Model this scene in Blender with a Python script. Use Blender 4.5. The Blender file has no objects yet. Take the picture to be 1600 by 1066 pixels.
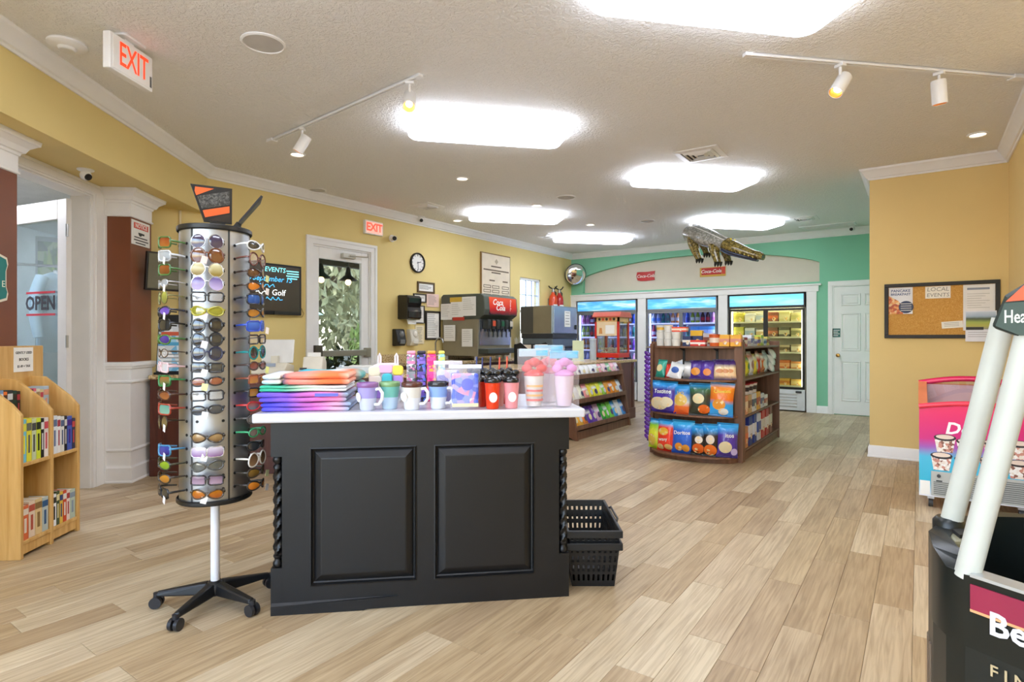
import bpy, bmesh, math, random
from mathutils import Vector, Matrix, Euler
S = bpy.context.scene
C = S.collection
PI = math.pi
RN = random.Random(11)
# ------------------------------------------------------------------ camera, world, sun, exposure
YAW = math.radians(35.1)
cam_d = bpy.data.cameras.new('camera')
cam_d.sensor_width = 36.0
cam_d.lens = 905 / 1600 * 36.0
cam_d.shift_y = -5 / 1600
cam_d.clip_start = 0.03
cam = bpy.data.objects.new('camera', cam_d)
C.objects.link(cam)
cam.location = (0, 0, 1.23)
cam.rotation_euler = (PI / 2, 0, YAW)
S.camera = cam
S.view_settings.view_transform = 'Standard'
S.view_settings.look = 'None'
S.view_settings.gamma = 1.0
S.view_settings.use_curve_mapping = False
S.view_settings.exposure = 0.82
W = bpy.data.worlds.new('world')
S.world = W
W.use_nodes = True
wn = W.node_tree.nodes
wl = W.node_tree.links
bg = wn.get('Background') or wn.new('ShaderNodeBackground')
wo = wn.get('World Output') or wn.new('ShaderNodeOutputWorld')
sky = wn.new('ShaderNodeTexSky')
sky.sky_type = 'NISHITA'
sky.sun_disc = False
sky.sun_elevation = math.radians(55)
sky.sun_rotation = math.radians(200)
wl.new(sky.outputs[0], bg.inputs[0])
wl.new(bg.outputs[0], wo.inputs[0])
bg.inputs[1].default_value = 0.8
sd = bpy.data.lights.new('sun', 'SUN')
sd.energy = 3.0
sd.angle = math.radians(2)
sun = bpy.data.objects.new('sun', sd)
C.objects.link(sun)
sun.rotation_euler = Vector((-.6, -.35, -.72)).to_track_quat('-Z', 'Y').to_euler()
LAMP = 6.5           # strength of the ceiling diffusers

# ------------------------------------------------------------------ colours and materials
def lin(h):
    if isinstance(h, (tuple, list)):
        return tuple(h[:3])
    h = h.lstrip('#')
    v = [int(h[i:i + 2], 16) / 255 for i in (0, 2, 4)]
    return tuple(c / 12.92 if c <= 0.04045 else ((c + 0.055) / 1.055) ** 2.4 for c in v)

MATS = {}
def newmat(name):
    m = bpy.data.materials.new(name)
    m.use_nodes = True
    nt = m.node_tree
    b = nt.nodes.get('Principled BSDF')
    return m, nt, b

def M(col, rough=0.5, metal=0.0, var=0.06, scale=6.0, spec=0.5, coat=0.0, alpha=None, bump=0.0, bscale=60.0):
    """procedural paint: a base colour with a little noise in it"""
    key = (col, rough, metal, var, scale, spec, coat, alpha, bump, bscale)
    if key in MATS:
        return MATS[key]
    m, nt, b = newmat('paint_%s' % (col if isinstance(col, str) else len(MATS)))
    n = nt.nodes; l = nt.links
    c = lin(col)
    tc = n.new('ShaderNodeTexCoord')
    nz = n.new('ShaderNodeTexNoise'); nz.inputs['Scale'].default_value = scale; nz.inputs['Detail'].default_value = 3
    l.new(tc.outputs['Object'], nz.inputs['Vector'])
    rp = n.new('ShaderNodeValToRGB')
    rp.color_ramp.elements[0].position = 0.3; rp.color_ramp.elements[1].position = 0.7
    rp.color_ramp.elements[0].color = (*[max(0, x * (1 - var)) for x in c], 1)
    rp.color_ramp.elements[1].color = (*[min(1, x * (1 + var)) for x in c], 1)
    l.new(nz.outputs[0], rp.inputs[0])
    l.new(rp.outputs[0], b.inputs['Base Color'])
    b.inputs['Roughness'].default_value = rough
    b.inputs['Metallic'].default_value = metal
    b.inputs['Specular IOR Level'].default_value = spec
    b.inputs['Coat Weight'].default_value = coat
    if alpha is not None:
        b.inputs['Alpha'].default_value = alpha
    if bump:
        n2 = n.new('ShaderNodeTexNoise'); n2.inputs['Scale'].default_value = bscale; n2.inputs['Detail'].default_value = 4
        l.new(tc.outputs['Object'], n2.inputs['Vector'])
        bp = n.new('ShaderNodeBump'); bp.inputs['Strength'].default_value = bump; bp.inputs['Distance'].default_value = 0.01
        l.new(n2.outputs[0], bp.inputs['Height']); l.new(bp.outputs[0], b.inputs['Normal'])
    MATS[key] = m
    return m

def MEMIT(col, strength):
    key = ('emit', col, strength)
    if key in MATS: return MATS[key]
    m, nt, b = newmat('light_%s' % col)
    b.inputs['Base Color'].default_value = (*lin(col), 1)
    b.inputs['Emission Color'].default_value = (*lin(col), 1)
    b.inputs['Emission Strength'].default_value = strength
    MATS[key] = m
    return m

def MGLASS(tint='ffffff', refl=0.08, rough=0.02):
    """clear pane: transparent with a little mirror"""
    key = ('glass', tint, refl, rough)
    if key in MATS: return MATS[key]
    m, nt, b = newmat('glass_%s' % tint)
    n = nt.nodes; l = nt.links
    out = n.get('Material Output')
    t = n.new('ShaderNodeBsdfTransparent'); t.inputs[0].default_value = (*lin(tint), 1)
    g = n.new('ShaderNodeBsdfGlossy'); g.inputs['Roughness'].default_value = rough
    mx = n.new('ShaderNodeMixShader')
    lw = n.new('ShaderNodeLayerWeight'); lw.inputs['Blend'].default_value = 0.25
    mp = n.new('ShaderNodeMapRange')
    mp.inputs['To Min'].default_value = refl * 0.5; mp.inputs['To Max'].default_value = min(1, refl * 5)
    l.new(lw.outputs['Fresnel'], mp.inputs[0]); l.new(mp.outputs[0], mx.inputs[0])
    l.new(t.outputs[0], mx.inputs[1]); l.new(g.outputs[0], mx.inputs[2]); l.new(mx.outputs[0], out.inputs[0])
    n.remove(b)
    MATS[key] = m
    return m

def MFILM(col, a, rough=0.15):
    """clear plastic film / tinted plastic"""
    key = ('film', col, a, rough)
    if key in MATS: return MATS[key]
    m, nt, b = newmat('film_%s' % col)
    n = nt.nodes; l = nt.links
    tc = n.new('ShaderNodeTexCoord')
    nz = n.new('ShaderNodeTexNoise'); nz.inputs['Scale'].default_value = 40; nz.inputs['Detail'].default_value = 2
    l.new(tc.outputs['Object'], nz.inputs[0])
    bp = n.new('ShaderNodeBump'); bp.inputs['Strength'].default_value = 0.4; bp.inputs['Distance'].default_value = 0.01
    l.new(nz.outputs[0], bp.inputs['Height']); l.new(bp.outputs[0], b.inputs['Normal'])
    b.inputs['Base Color'].default_value = (*lin(col), 1)
    b.inputs['Roughness'].default_value = rough
    b.inputs['Alpha'].default_value = a
    MATS[key] = m
    return m

def MWOOD(c1, c2, scale=1.0, axis=2, rough=0.45, name='wood'):
    key = ('wood', c1, c2, scale, axis, rough)
    if key in MATS: return MATS[key]
    m, nt, b = newmat('%s_%s' % (name, c1))
    n = nt.nodes; l = nt.links
    tc = n.new('ShaderNodeTexCoord'); mp = n.new('ShaderNodeMapping')
    sc = [14 * scale] * 3; sc[axis] = 1.1 * scale
    mp.inputs['Scale'].default_value = sc
    l.new(tc.outputs['Object'], mp.inputs[0])
    nz = n.new('ShaderNodeTexNoise'); nz.inputs['Scale'].default_value = 2.2; nz.inputs['Detail'].default_value = 8; nz.inputs['Distortion'].default_value = 0.6
    l.new(mp.outputs[0], nz.inputs[0])
    rp = n.new('ShaderNodeValToRGB')
    rp.color_ramp.elements[0].position = 0.32; rp.color_ramp.elements[1].position = 0.68
    rp.color_ramp.elements[0].color = (*lin(c1), 1); rp.color_ramp.elements[1].color = (*lin(c2), 1)
    l.new(nz.outputs[0], rp.inputs[0]); l.new(rp.outputs[0], b.inputs['Base Color'])
    bp = n.new('ShaderNodeBump'); bp.inputs['Strength'].default_value = 0.12; bp.inputs['Distance'].default_value = 0.004
    l.new(nz.outputs[0], bp.inputs['Height']); l.new(bp.outputs[0], b.inputs['Normal'])
    b.inputs['Roughness'].default_value = rough
    MATS[key] = m
    return m

def MSPECK(c, specks, scale=90, rough=0.25):
    """granite or dense print: voronoi cells of several colours"""
    key = ('speck', c, tuple(specks), scale, rough)
    if key in MATS: return MATS[key]
    m, nt, b = newmat('speckle_%s' % c)
    n = nt.nodes; l = nt.links
    tc = n.new('ShaderNodeTexCoord')
    nz = n.new('ShaderNodeTexNoise'); nz.inputs['Scale'].default_value = scale * 0.6; nz.inputs['Detail'].default_value = 2
    mxv = n.new('ShaderNodeVectorMath'); mxv.operation = 'MULTIPLY_ADD'
    mxv.inputs[1].default_value = (0.02, 0.02, 0.02)
    l.new(tc.outputs['Object'], nz.inputs[0]); l.new(nz.outputs[1], mxv.inputs[0]); l.new(tc.outputs['Object'], mxv.inputs[2])
    vo = n.new('ShaderNodeTexVoronoi'); vo.inputs['Scale'].default_value = scale
    l.new(mxv.outputs[0], vo.inputs['Vector'])
    sp = n.new('ShaderNodeSeparateColor'); l.new(vo.outputs['Color'], sp.inputs[0])
    rp = n.new('ShaderNodeValToRGB'); rp.color_ramp.interpolation = 'CONSTANT'
    cols = [c] + list(specks)
    el = rp.color_ramp.elements
    el[0].position = 0; el[0].color = (*lin(cols[0]), 1)
    el[1].position = 1.0 / len(cols) if len(cols) > 1 else 1; el[1].color = (*lin(cols[1 % len(cols)]), 1)
    for i in range(2, len(cols)):
        e = el.new(i / len(cols)); e.color = (*lin(cols[i]), 1)
    l.new(sp.outputs[0], rp.inputs[0]); l.new(rp.outputs[0], b.inputs['Base Color'])
    b.inputs['Roughness'].default_value = rough
    MATS[key] = m
    return m

def MBAND(stops, axis=2, rough=0.35, lo=0.0, hi=1.0, wob=0.0, interp='LINEAR', metal=0.0, nscale=8):
    """colour bands printed along an object axis; stops = [(pos, colour)] over lo..hi in object units"""
    key = ('band', tuple(stops), axis, rough, lo, hi, wob, interp, metal, nscale)
    if key in MATS: return MATS[key]
    m, nt, b = newmat('printed_bands')
    n = nt.nodes; l = nt.links
    tc = n.new('ShaderNodeTexCoord'); sx = n.new('ShaderNodeSeparateXYZ'); l.new(tc.outputs['Object'], sx.inputs[0])
    mr = n.new('ShaderNodeMapRange'); mr.inputs['From Min'].default_value = lo; mr.inputs['From Max'].default_value = hi
    l.new(sx.outputs[axis], mr.inputs[0])
    src = mr.outputs[0]
    if wob:
        nz = n.new('ShaderNodeTexNoise'); nz.inputs['Scale'].default_value = nscale; nz.inputs['Detail'].default_value = 2
        l.new(tc.outputs['Object'], nz.inputs[0])
        ma = n.new('ShaderNodeMath'); ma.operation = 'MULTIPLY_ADD'; ma.inputs[1].default_value = wob; ma.inputs[2].default_value = -wob / 2
        l.new(nz.outputs[0], ma.inputs[0])
        ad = n.new('ShaderNodeMath'); ad.operation = 'ADD'; l.new(ma.outputs[0], ad.inputs[0]); l.new(src, ad.inputs[1])
        src = ad.outputs[0]
    rp = n.new('ShaderNodeValToRGB'); rp.color_ramp.interpolation = interp
    el = rp.color_ramp.elements
    el[0].position = stops[0][0]; el[0].color = (*lin(stops[0][1]), 1)
    el[1].position = stops[-1][0]; el[1].color = (*lin(stops[-1][1]), 1)
    for p, c in stops[1:-1]:
        e = el.new(p); e.color = (*lin(c), 1)
    l.new(src, rp.inputs[0]); l.new(rp.outputs[0], b.inputs['Base Color'])
    b.inputs['Roughness'].default_value = rough; b.inputs['Metallic'].default_value = metal
    MATS[key] = m
    return m

def plank_material():
    m, nt, b = newmat('vinyl_plank')
    n = nt.nodes; l = nt.links
    tc = n.new('ShaderNodeTexCoord'); oi = n.new('ShaderNodeObjectInfo'); ge = n.new('ShaderNodeNewGeometry')
    ad = n.new('ShaderNodeMath'); ad.operation = 'ADD'
    l.new(oi.outputs['Random'], ad.inputs[0]); l.new(ge.outputs['Random Per Island'], ad.inputs[1])
    fr = n.new('ShaderNodeMath'); fr.operation = 'FRACT'; l.new(ad.outputs[0], fr.inputs[0])
    # offset the grain for each plank
    cx = n.new('ShaderNodeCombineXYZ'); mu = n.new('ShaderNodeMath'); mu.operation = 'MULTIPLY'; mu.inputs[1].default_value = 40
    l.new(fr.outputs[0], mu.inputs[0]); l.new(mu.outputs[0], cx.inputs[2]); l.new(mu.outputs[0], cx.inputs[1])
    va = n.new('ShaderNodeVectorMath'); va.operation = 'ADD'; l.new(tc.outputs['Object'], va.inputs[0]); l.new(cx.outputs[0], va.inputs[1])
    mp = n.new('ShaderNodeMapping'); mp.inputs['Scale'].default_value = (44, 1.8, 1); l.new(va.outputs[0], mp.inputs[0])
    nz = n.new('ShaderNodeTexNoise'); nz.inputs['Scale'].default_value = 1.6; nz.inputs['Detail'].default_value = 9; nz.inputs['Distortion'].default_value = 0.9
    l.new(mp.outputs[0], nz.inputs[0])
    mp2 = n.new('ShaderNodeMapping'); mp2.inputs['Scale'].default_value = (5, 1.2, 1); l.new(va.outputs[0], mp2.inputs[0])
    nz2 = n.new('ShaderNodeTexNoise'); nz2.inputs['Scale'].default_value = 1.5; nz2.inputs['Detail'].default_value = 3
    l.new(mp2.outputs[0], nz2.inputs[0])
    base = n.new('ShaderNodeValToRGB'); e = base.color_ramp.elements
    e[0].position = 0.0; e[0].color = (*lin('b59d79'), 1)
    e[1].position = 1.0; e[1].color = (*lin('cdbb9a'), 1)
    for p, c in ((0.25, 'bfa883'), (0.5, 'ab9270'), (0.7, 'c6b190')):
        x = e.new(p); x.color = (*lin(c), 1)
    l.new(fr.outputs[0], base.inputs[0])
    gr = n.new('ShaderNodeValToRGB'); e = gr.color_ramp.elements
    e[0].position = 0.3; e[0].color = (*lin('a08a70'), 1); e[1].position = 0.62; e[1].color = (1, 1, 1, 1)
    l.new(nz.outputs[0], gr.inputs[0])
    mx = n.new('ShaderNodeMixRGB'); mx.blend_type = 'MULTIPLY'; mx.inputs[0].default_value = 0.5
    l.new(base.outputs[0], mx.inputs[1]); l.new(gr.outputs[0], mx.inputs[2])
    mx2 = n.new('ShaderNodeMixRGB'); mx2.blend_type = 'SOFT_LIGHT'; mx2.inputs[0].default_value = 0.55
    l.new(mx.outputs[0], mx2.inputs[1]); l.new(nz2.outputs[0], mx2.inputs[2])
    l.new(mx2.outputs[0], b.inputs['Base Color'])
    b.inputs['Roughness'].default_value = 0.42
    bp = n.new('ShaderNodeBump'); bp.inputs['Strength'].default_value = 0.15; bp.inputs['Distance'].default_value = 0.003
    l.new(nz.outputs[0], bp.inputs['Height']); l.new(bp.outputs[0], b.inputs['Normal'])
    return m

def ceiling_material():
    m, nt, b = newmat('knockdown_ceiling')
    n = nt.nodes; l = nt.links
    tc = n.new('ShaderNodeTexCoord')
    nz = n.new('ShaderNodeTexNoise'); nz.inputs['Scale'].default_value = 42; nz.inputs['Detail'].default_value = 5; nz.inputs['Distortion'].default_value = 0.7
    l.new(tc.outputs['Object'], nz.inputs[0])
    rp = n.new('ShaderNodeValToRGB'); rp.color_ramp.elements[0].position = 0.4; rp.color_ramp.elements[1].position = 0.6
    l.new(nz.outputs[0], rp.inputs[0])
    bp = n.new('ShaderNodeBump'); bp.inputs['Strength'].default_value = 0.55; bp.inputs['Distance'].default_value = 0.012
    l.new(rp.outputs[0], bp.inputs['Height']); l.new(bp.outputs[0], b.inputs['Normal'])
    b.inputs['Base Color'].default_value = (*lin('f3f2ef'), 1)
    b.inputs['Roughness'].default_value = 0.75
    return m

# ------------------------------------------------------------------ mesh builder
class MB:
    def __init__(s):
        s.v = []; s.f = []; s.mi = []; s.cur = 0
    def add(s, vs, fs, mtx=None):
        o = len(s.v)
        s.v += [tuple(mtx @ Vector(p)) if mtx else tuple(p) for p in vs]
        s.f += [tuple(i + o for i in f) for f in fs]
        s.mi += [s.cur] * len(fs)
        return s
    def box(s, x0, x1, y0, y1, z0, z1, mtx=None):
        return s.add([(x0, y0, z0), (x1, y0, z0), (x1, y1, z0), (x0, y1, z0), (x0, y0, z1), (x1, y0, z1), (x1, y1, z1), (x0, y1, z1)],
                     [(0, 3, 2, 1), (4, 5, 6, 7), (0, 1, 5, 4), (1, 2, 6, 5), (2, 3, 7, 6), (3, 0, 4, 7)], mtx)
    def cbox(s, c, d, mtx=None):
        return s.box(c[0] - d[0] / 2, c[0] + d[0] / 2, c[1] - d[1] / 2, c[1] + d[1] / 2, c[2] - d[2] / 2, c[2] + d[2] / 2, mtx)
    def prism(s, poly, a, b, axis=2, mtx=None):
        """extrude a 2D polygon (counter-clockwise) between a and b along an axis"""
        n = len(poly)
        def p3(p, t):
            return (p[0], p[1], t) if axis == 2 else ((p[0], t, p[1]) if axis == 1 else (t, p[0], p[1]))
        vs = [p3(p, a) for p in poly] + [p3(p, b) for p in poly]
        fs = [tuple(range(n))[::-1], tuple(range(n, 2 * n))] + [(i, (i + 1) % n, n + (i + 1) % n, n + i) for i in range(n)]
        if axis == 1:
            fs = [f[::-1] for f in fs]
        return s.add(vs, fs, mtx)
    def lathe(s, prof, n=16, c=(0, 0, 0), mtx=None, a0=0.0, a1=None, cap=True, sx=1.0, sy=1.0):
        full = a1 is None
        a1 = a0 + 2 * PI if full else a1
        k = n if full else n + 1
        vs = []; fs = []
        for r, z in prof:
            for i in range(k):
                a = a0 + (a1 - a0) * i / n
                vs.append((c[0] + r * math.cos(a) * sx, c[1] + r * math.sin(a) * sy, c[2] + z))
        for j in range(len(prof) - 1):
            for i in range(n):
                i2 = (i + 1) % k
                fs.append((j * k + i, j * k + i2, (j + 1) * k + i2, (j + 1) * k + i))
        if cap:
            if prof[0][0] > 1e-6: fs.append(tuple(range(k))[::-1])
            if prof[-1][0] > 1e-6: fs.append(tuple(range((len(prof) - 1) * k, len(prof) * k)))
        return s.add(vs, fs, mtx)
    def cyl(s, p0, p1, r0, r1=None, n=12):
        r1 = r0 if r1 is None else r1
        p0 = Vector(p0); p1 = Vector(p1); d = p1 - p0
        q = d.to_track_quat('Z', 'Y').to_matrix().to_4x4()
        return s.lathe([(r0, 0), (r1, d.length)], n, mtx=Matrix.Translation(p0) @ q)
    def tube(s, pts, r, n=8, closed=False):
        P = [Vector(p) for p in pts]; k = len(P); vs = []; fs = []
        up = None
        for i, p in enumerate(P):
            if closed: d = P[(i + 1) % k] - P[i - 1]
            else: d = (P[min(i + 1, k - 1)] - P[max(i - 1, 0)])
            d.normalize()
            if up is None:
                up = d.orthogonal().normalized()
            up = (up - d * up.dot(d)); up = up.normalized() if up.length > 1e-6 else d.orthogonal().normalized()
            b = d.cross(up)
            rr = r[i] if isinstance(r, (list, tuple)) else r
            for j in range(n):
                a = 2 * PI * j / n
                vs.append(p + (up * math.cos(a) + b * math.sin(a)) * rr)
        for i in range(k if closed else k - 1):
            for j in range(n):
                i2 = (i + 1) % k
                fs.append((i * n + j, i * n + (j + 1) % n, i2 * n + (j + 1) % n, i2 * n + j))
        if not closed:
            fs.append(tuple(range(n))[::-1]); fs.append(tuple(range((k - 1) * n, k * n)))
        return s.add(vs, fs)
    def sph(s, c, r, n=12, m=8, mtx=None):
        rx, ry, rz = (r, r, r) if not isinstance(r, (tuple, list)) else r
        prof = [(math.sin(PI * i / m), -math.cos(PI * i / m)) for i in range(m + 1)]
        prof[0] = (0.0, -1.0); prof[-1] = (0.0, 1.0)
        mt = Matrix.Translation(c) @ Matrix.Diagonal((rx, ry, rz, 1))
        return s.lathe(prof, n, mtx=(mtx @ mt) if mtx else mt)
    def mesh(s, name='m', smooth=None):
        me = bpy.data.meshes.new(name)
        me.from_pydata(s.v, [], s.f)
        me.update()
        if any(s.mi): me.polygons.foreach_set('material_index', s.mi)
        if smooth is not None:
            me.polygons.foreach_set('use_smooth', [True] * len(me.polygons))
            me.set_sharp_from_angle(angle=math.radians(smooth))
        return me
    def ob(s, name, mat, parent=None, loc=(0, 0, 0), rot=(0, 0, 0), smooth=None, bevel=0, seg=2, label=None):
        return place(name, s.mesh(name, smooth), mat, parent, loc, rot, bevel, seg, label)

def place(name, me, mat=None, parent=None, loc=(0, 0, 0), rot=(0, 0, 0), bevel=0, seg=2, label=None):
    if mat is not None and not me.materials:
        for mm in (mat if isinstance(mat, (list, tuple)) else [mat]):
            me.materials.append(mm)
    o = bpy.data.objects.new(name, me)
    C.objects.link(o)
    o.location = loc
    o.rotation_euler = rot if isinstance(rot, (tuple, list, Euler)) else (0, 0, rot)
    if parent: o.parent = parent
    if bevel:
        bm = o.modifiers.new('bevel', 'BEVEL'); bm.width = bevel; bm.segments = seg; bm.limit_method = 'ANGLE'; bm.angle_limit = math.radians(50)
    if label: o['label'] = label
    return o

def thing(name, label, cat, loc=(0, 0, 0), rz=0, group=None, rot=None):
    o = bpy.data.objects.new(name, None)
    o.empty_display_size = 0.05
    C.objects.link(o)
    o.location = loc
    o.rotation_euler = rot if rot else (0, 0, rz)
    o['label'] = label; o['category'] = cat
    if group: o['group'] = group
    return o

def tag(o, label, cat, group=None):
    o['label'] = label; o['category'] = cat
    if group: o['group'] = group
    return o

def struct(o, label=None):
    o['kind'] = 'structure'
    if label: o['label'] = label
    return o

TXT = {}
def text_mesh(s, size=0.1, align='CENTER', ext=0.0006, shear=0.0, bold=0.0, spacing=1.0):
    k = (s, size, align, ext, shear, bold, spacing)
    if k in TXT: return TXT[k].copy()
    cu = bpy.data.curves.new('lettering', 'FONT')
    cu.body = s; cu.size = size; cu.align_x = align; cu.align_y = 'CENTER'; cu.extrude = ext; cu.shear = shear; cu.offset = bold
    cu.space_character = spacing; cu.resolution_u = 2
    o = bpy.data.objects.new('lettering', cu)
    C.objects.link(o)
    dg = bpy.context.evaluated_depsgraph_get()
    me = bpy.data.meshes.new_from_object(o.evaluated_get(dg))
    me.name = 'lettering'
    C.objects.unlink(o); bpy.data.objects.remove(o); bpy.data.curves.remove(cu)
    me.materials.clear()
    TXT[k] = me
    return me.copy()

def text(s, mat, parent, loc, rot=(PI / 2, 0, 0), size=0.1, name='lettering', **kw):
    """lettering laid on a face; default orientation faces local -Y"""
    return place(name, text_mesh(s, size, **kw), mat, parent, loc, rot)

def copy_thing(o, loc=None, rz=None, label=None, group=None):
    r = o.copy(); C.objects.link(r)
    if loc is not None: r.location = loc
    if rz is not None: r.rotation_euler = (r.rotation_euler[0], r.rotation_euler[1], rz)
    if label: r['label'] = label
    if group: r['group'] = group
    for ch in list(o.children):
        c = ch.copy(); C.objects.link(c); c.parent = r
        for g in ch.children:
            d = g.copy(); C.objects.link(d); d.parent = c
    return r

U = Vector((-0.652, 0.758, 0)); NN = Vector((0.758, 0.652, 0))
def un(u, n, z=0.0):
    p = U * u + NN * n
    return Vector((p.x, p.y, z))
RU = math.atan2(-0.758, 0.652)      # rz that turns local +X onto -U (screen right to left reversed); local -Y then faces away from the room
RN_ = math.atan2(0.652, 0.758)      # rz that turns local +X onto N

WHITE = M('f2f1ef', 0.45, var=0.02)
TRIMW = M('f3f2f0', 0.4, var=0.02)
YELLOW = M('e6cf8a', 0.7, var=0.03, scale=1.5)
YELLOW2 = M('e6c987', 0.7, var=0.03, scale=1.5)
TEAL = M('86c9a6', 0.7, var=0.03, scale=1.5)
CREAM = M('ddd3c0', 0.7, var=0.02)
BLACK = M('141517', 0.45, var=0.1)
BLACKP = M('131416', 0.4, var=0.08)
DGREY = M('3a3b3c', 0.5)
STEEL = M('b9bbbd', 0.28, 1.0, var=0.05)
CHROME = M('d8dadc', 0.12, 1.0, var=0.02)
GRANITE = MSPECK('c9ab7a', ('b08f5f', 'd8c093', '8a6a44', 'cdb283', 'e0cda6'), 110)
MAHOG = MWOOD('4a2016', '63301f', 0.8, 2, 0.35, 'mahogany')
WALNUT = MWOOD('694631', '845c44', 0.8, 2, 0.45, 'walnut')
OAK = MWOOD('c9974f', 'e2b873', 0.9, 2, 0.45, 'oak')
INK = M('1d1d1f', 0.6)
PAPER = M('f1efe9', 0.7, var=0.02)
# ================================================================== the room shell
XL, XR, YB, YBUL, ZC = -5.95, 0.68, 10.62, 7.05, 2.97
XBUL = -0.42
T = 0.15
# ---- floor with planks
fl = struct(MB().box(-7.6, 2.6, -2.8, 12.0, -0.12, -0.007).ob('floor', M('8d7a63', 0.8)), 'light oak vinyl plank floor')
PLK = plank_material()
PW, PL = 0.152, 0.914
pm = bpy.data.meshes.new('floor_plank')
b_ = MB(); w_, l_ = PW / 2 - 0.0006, PL / 2 - 0.0006
b_.add([(-w_, -l_, -0.007), (w_, -l_, -0.007), (w_, l_, -0.007), (-w_, l_, -0.007), (-w_, -l_, -0.001), (w_, -l_, -0.001), (w_, l_, -0.001), (-w_, l_, -0.001),
        (-w_ + .0015, -l_ + .0015, 0), (w_ - .0015, -l_ + .0015, 0), (w_ - .0015, l_ - .0015, 0), (-w_ + .0015, l_ - .0015, 0)],
       [(0, 1, 5, 4), (1, 2, 6, 5), (2, 3, 7, 6), (3, 0, 4, 7), (4, 5, 9, 8), (5, 6, 10, 9), (6, 7, 11, 10), (7, 4, 8, 11), (8, 9, 10, 11)])
pm = b_.mesh('floor_plank'); pm.materials.append(PLK)
cand = []
rr = random.Random(5)
nx = int((2.4 - XL) / PW)
for i in range(nx):
    x = XL + PW * (i + 0.5)
    y0 = -2.6 - rr.random() * PL
    while y0 < YB:
        a, b2 = max(y0, -2.6), min(y0 + PL, YB)
        y0 += PL
        if b2 - a < 0.05: continue
        if x > XBUL and a > YBUL: continue
        yc = (a + b2) / 2
        d = -x * math.sin(YAW) + yc * math.cos(YAW); s_ = x * math.cos(YAW) + yc * math.sin(YAW)
        vis = d > 0.9 and abs(s_ / d) < 0.98 and 1.23 / d < 0.72
        # inside the counter block or under the island: not seen
        if x < -3.75 and yc > 4.6: vis = False
        cand.append((1.0 / max(d, .1) ** 3 if vis else 0, x, yc, (b2 - a) / PL))
cand.sort(reverse=True)
for k, (w, x, y, s_) in enumerate(cand[:300]):
    o = place('floor_plank', pm, None, fl, (x, y, 0)); o.scale = (1, s_, 1)
rest = MB()
for w, x, y, s_ in cand[300:]:
    rest.add([(px + x, py * s_ + y, pz) for px, py, pz in b_.v], b_.f)
o = rest.ob('floor_planks', PLK, fl); o['kind'] = 'stuff'

# ---- ceiling
ce = struct(MB().box(-6.3, 2.6, -2.8, 10.9, ZC, ZC + 0.15).ob('ceiling', ceiling_material()), 'textured off-white ceiling')

def wall_y(name, x, y0, y1, z0, z1, holes, mat, t=T, side=-1):
    """wall in the plane X = x, thickness towards side, with rectangular holes (ya, yb, za, zb)"""
    m = MB(); xs = sorted((x, x + side * t))
    ys = sorted({y0, y1, *[h[0] for h in holes], *[h[1] for h in holes]})
    for a, b in zip(ys, ys[1:]):
        hs = [h for h in holes if h[0] <= a + 1e-6 and h[1] >= b - 1e-6]
        zz = z0
        for h in sorted(hs, key=lambda q: q[2]):
            if h[2] > zz: m.box(*xs, a, b, zz, h[2])
            zz = h[3]
        if zz < z1: m.box(*xs, a, b, zz, z1)
    return struct(m.ob(name, mat))
def wall_x(name, y, x0, x1, z0, z1, holes, mat, t=T):
    m = MB()
    xs = sorted({x0, x1, *[h[0] for h in holes], *[h[1] for h in holes]})
    for a, b in zip(xs, xs[1:]):
        hs = [h for h in holes if h[0] <= a + 1e-6 and h[1] >= b - 1e-6]
        zz = z0
        for h in sorted(hs, key=lambda q: q[2]):
            if h[2] > zz: m.box(a, b, y, y + t, zz, h[2])
            zz = h[3]
        if zz < z1: m.box(a, b, y, y + t, zz, z1)
    return struct(m.ob(name, mat))

# left wall with the glazed patio door and the sash window
DY0, DY1, DZ = 4.30, 5.20, 2.36
WY0, WY1, WZ0, WZ1 = 8.72, 9.42, 1.02, 2.34
wall_y('wall_left', XL, 2.30, YB, 0, ZC, [(DY0, DY1, 0, DZ), (WY0, WY1, WZ0, WZ1)], YELLOW)['label'] = 'yellow wall with patio door'
# diagonal entry wall, n = -2.97, door opening u 4.10..5.05
def un_box(m, u0, u1, n0, n1, z0, z1):
    ps = [un(u0, n0), un(u1, n0), un(u1, n1), un(u0, n1)]
    return m.prism([(p.x, p.y) for p in ps][::1], z0, z1)
NW = -2.97
m = MB()
un_box(m, 2.0, 4.10, NW - 0.15, NW, 0, 2.49); un_box(m, 5.06, 6.06, NW - 0.15, NW, 0, 2.49); un_box(m, 4.10, 5.06, NW - 0.15, NW, 2.40, 2.49)
struct(m.ob('wall_entry', YELLOW), 'yellow diagonal wall holding the entrance door')
# soffit beam in front of the entry
m = MB(); un_box(m, 2.0, 6.16, NW - 0.15, -2.52, 2.49, ZC)
struct(m.ob('trim_1', YELLOW), 'yellow dropped beam above the entrance')

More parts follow.
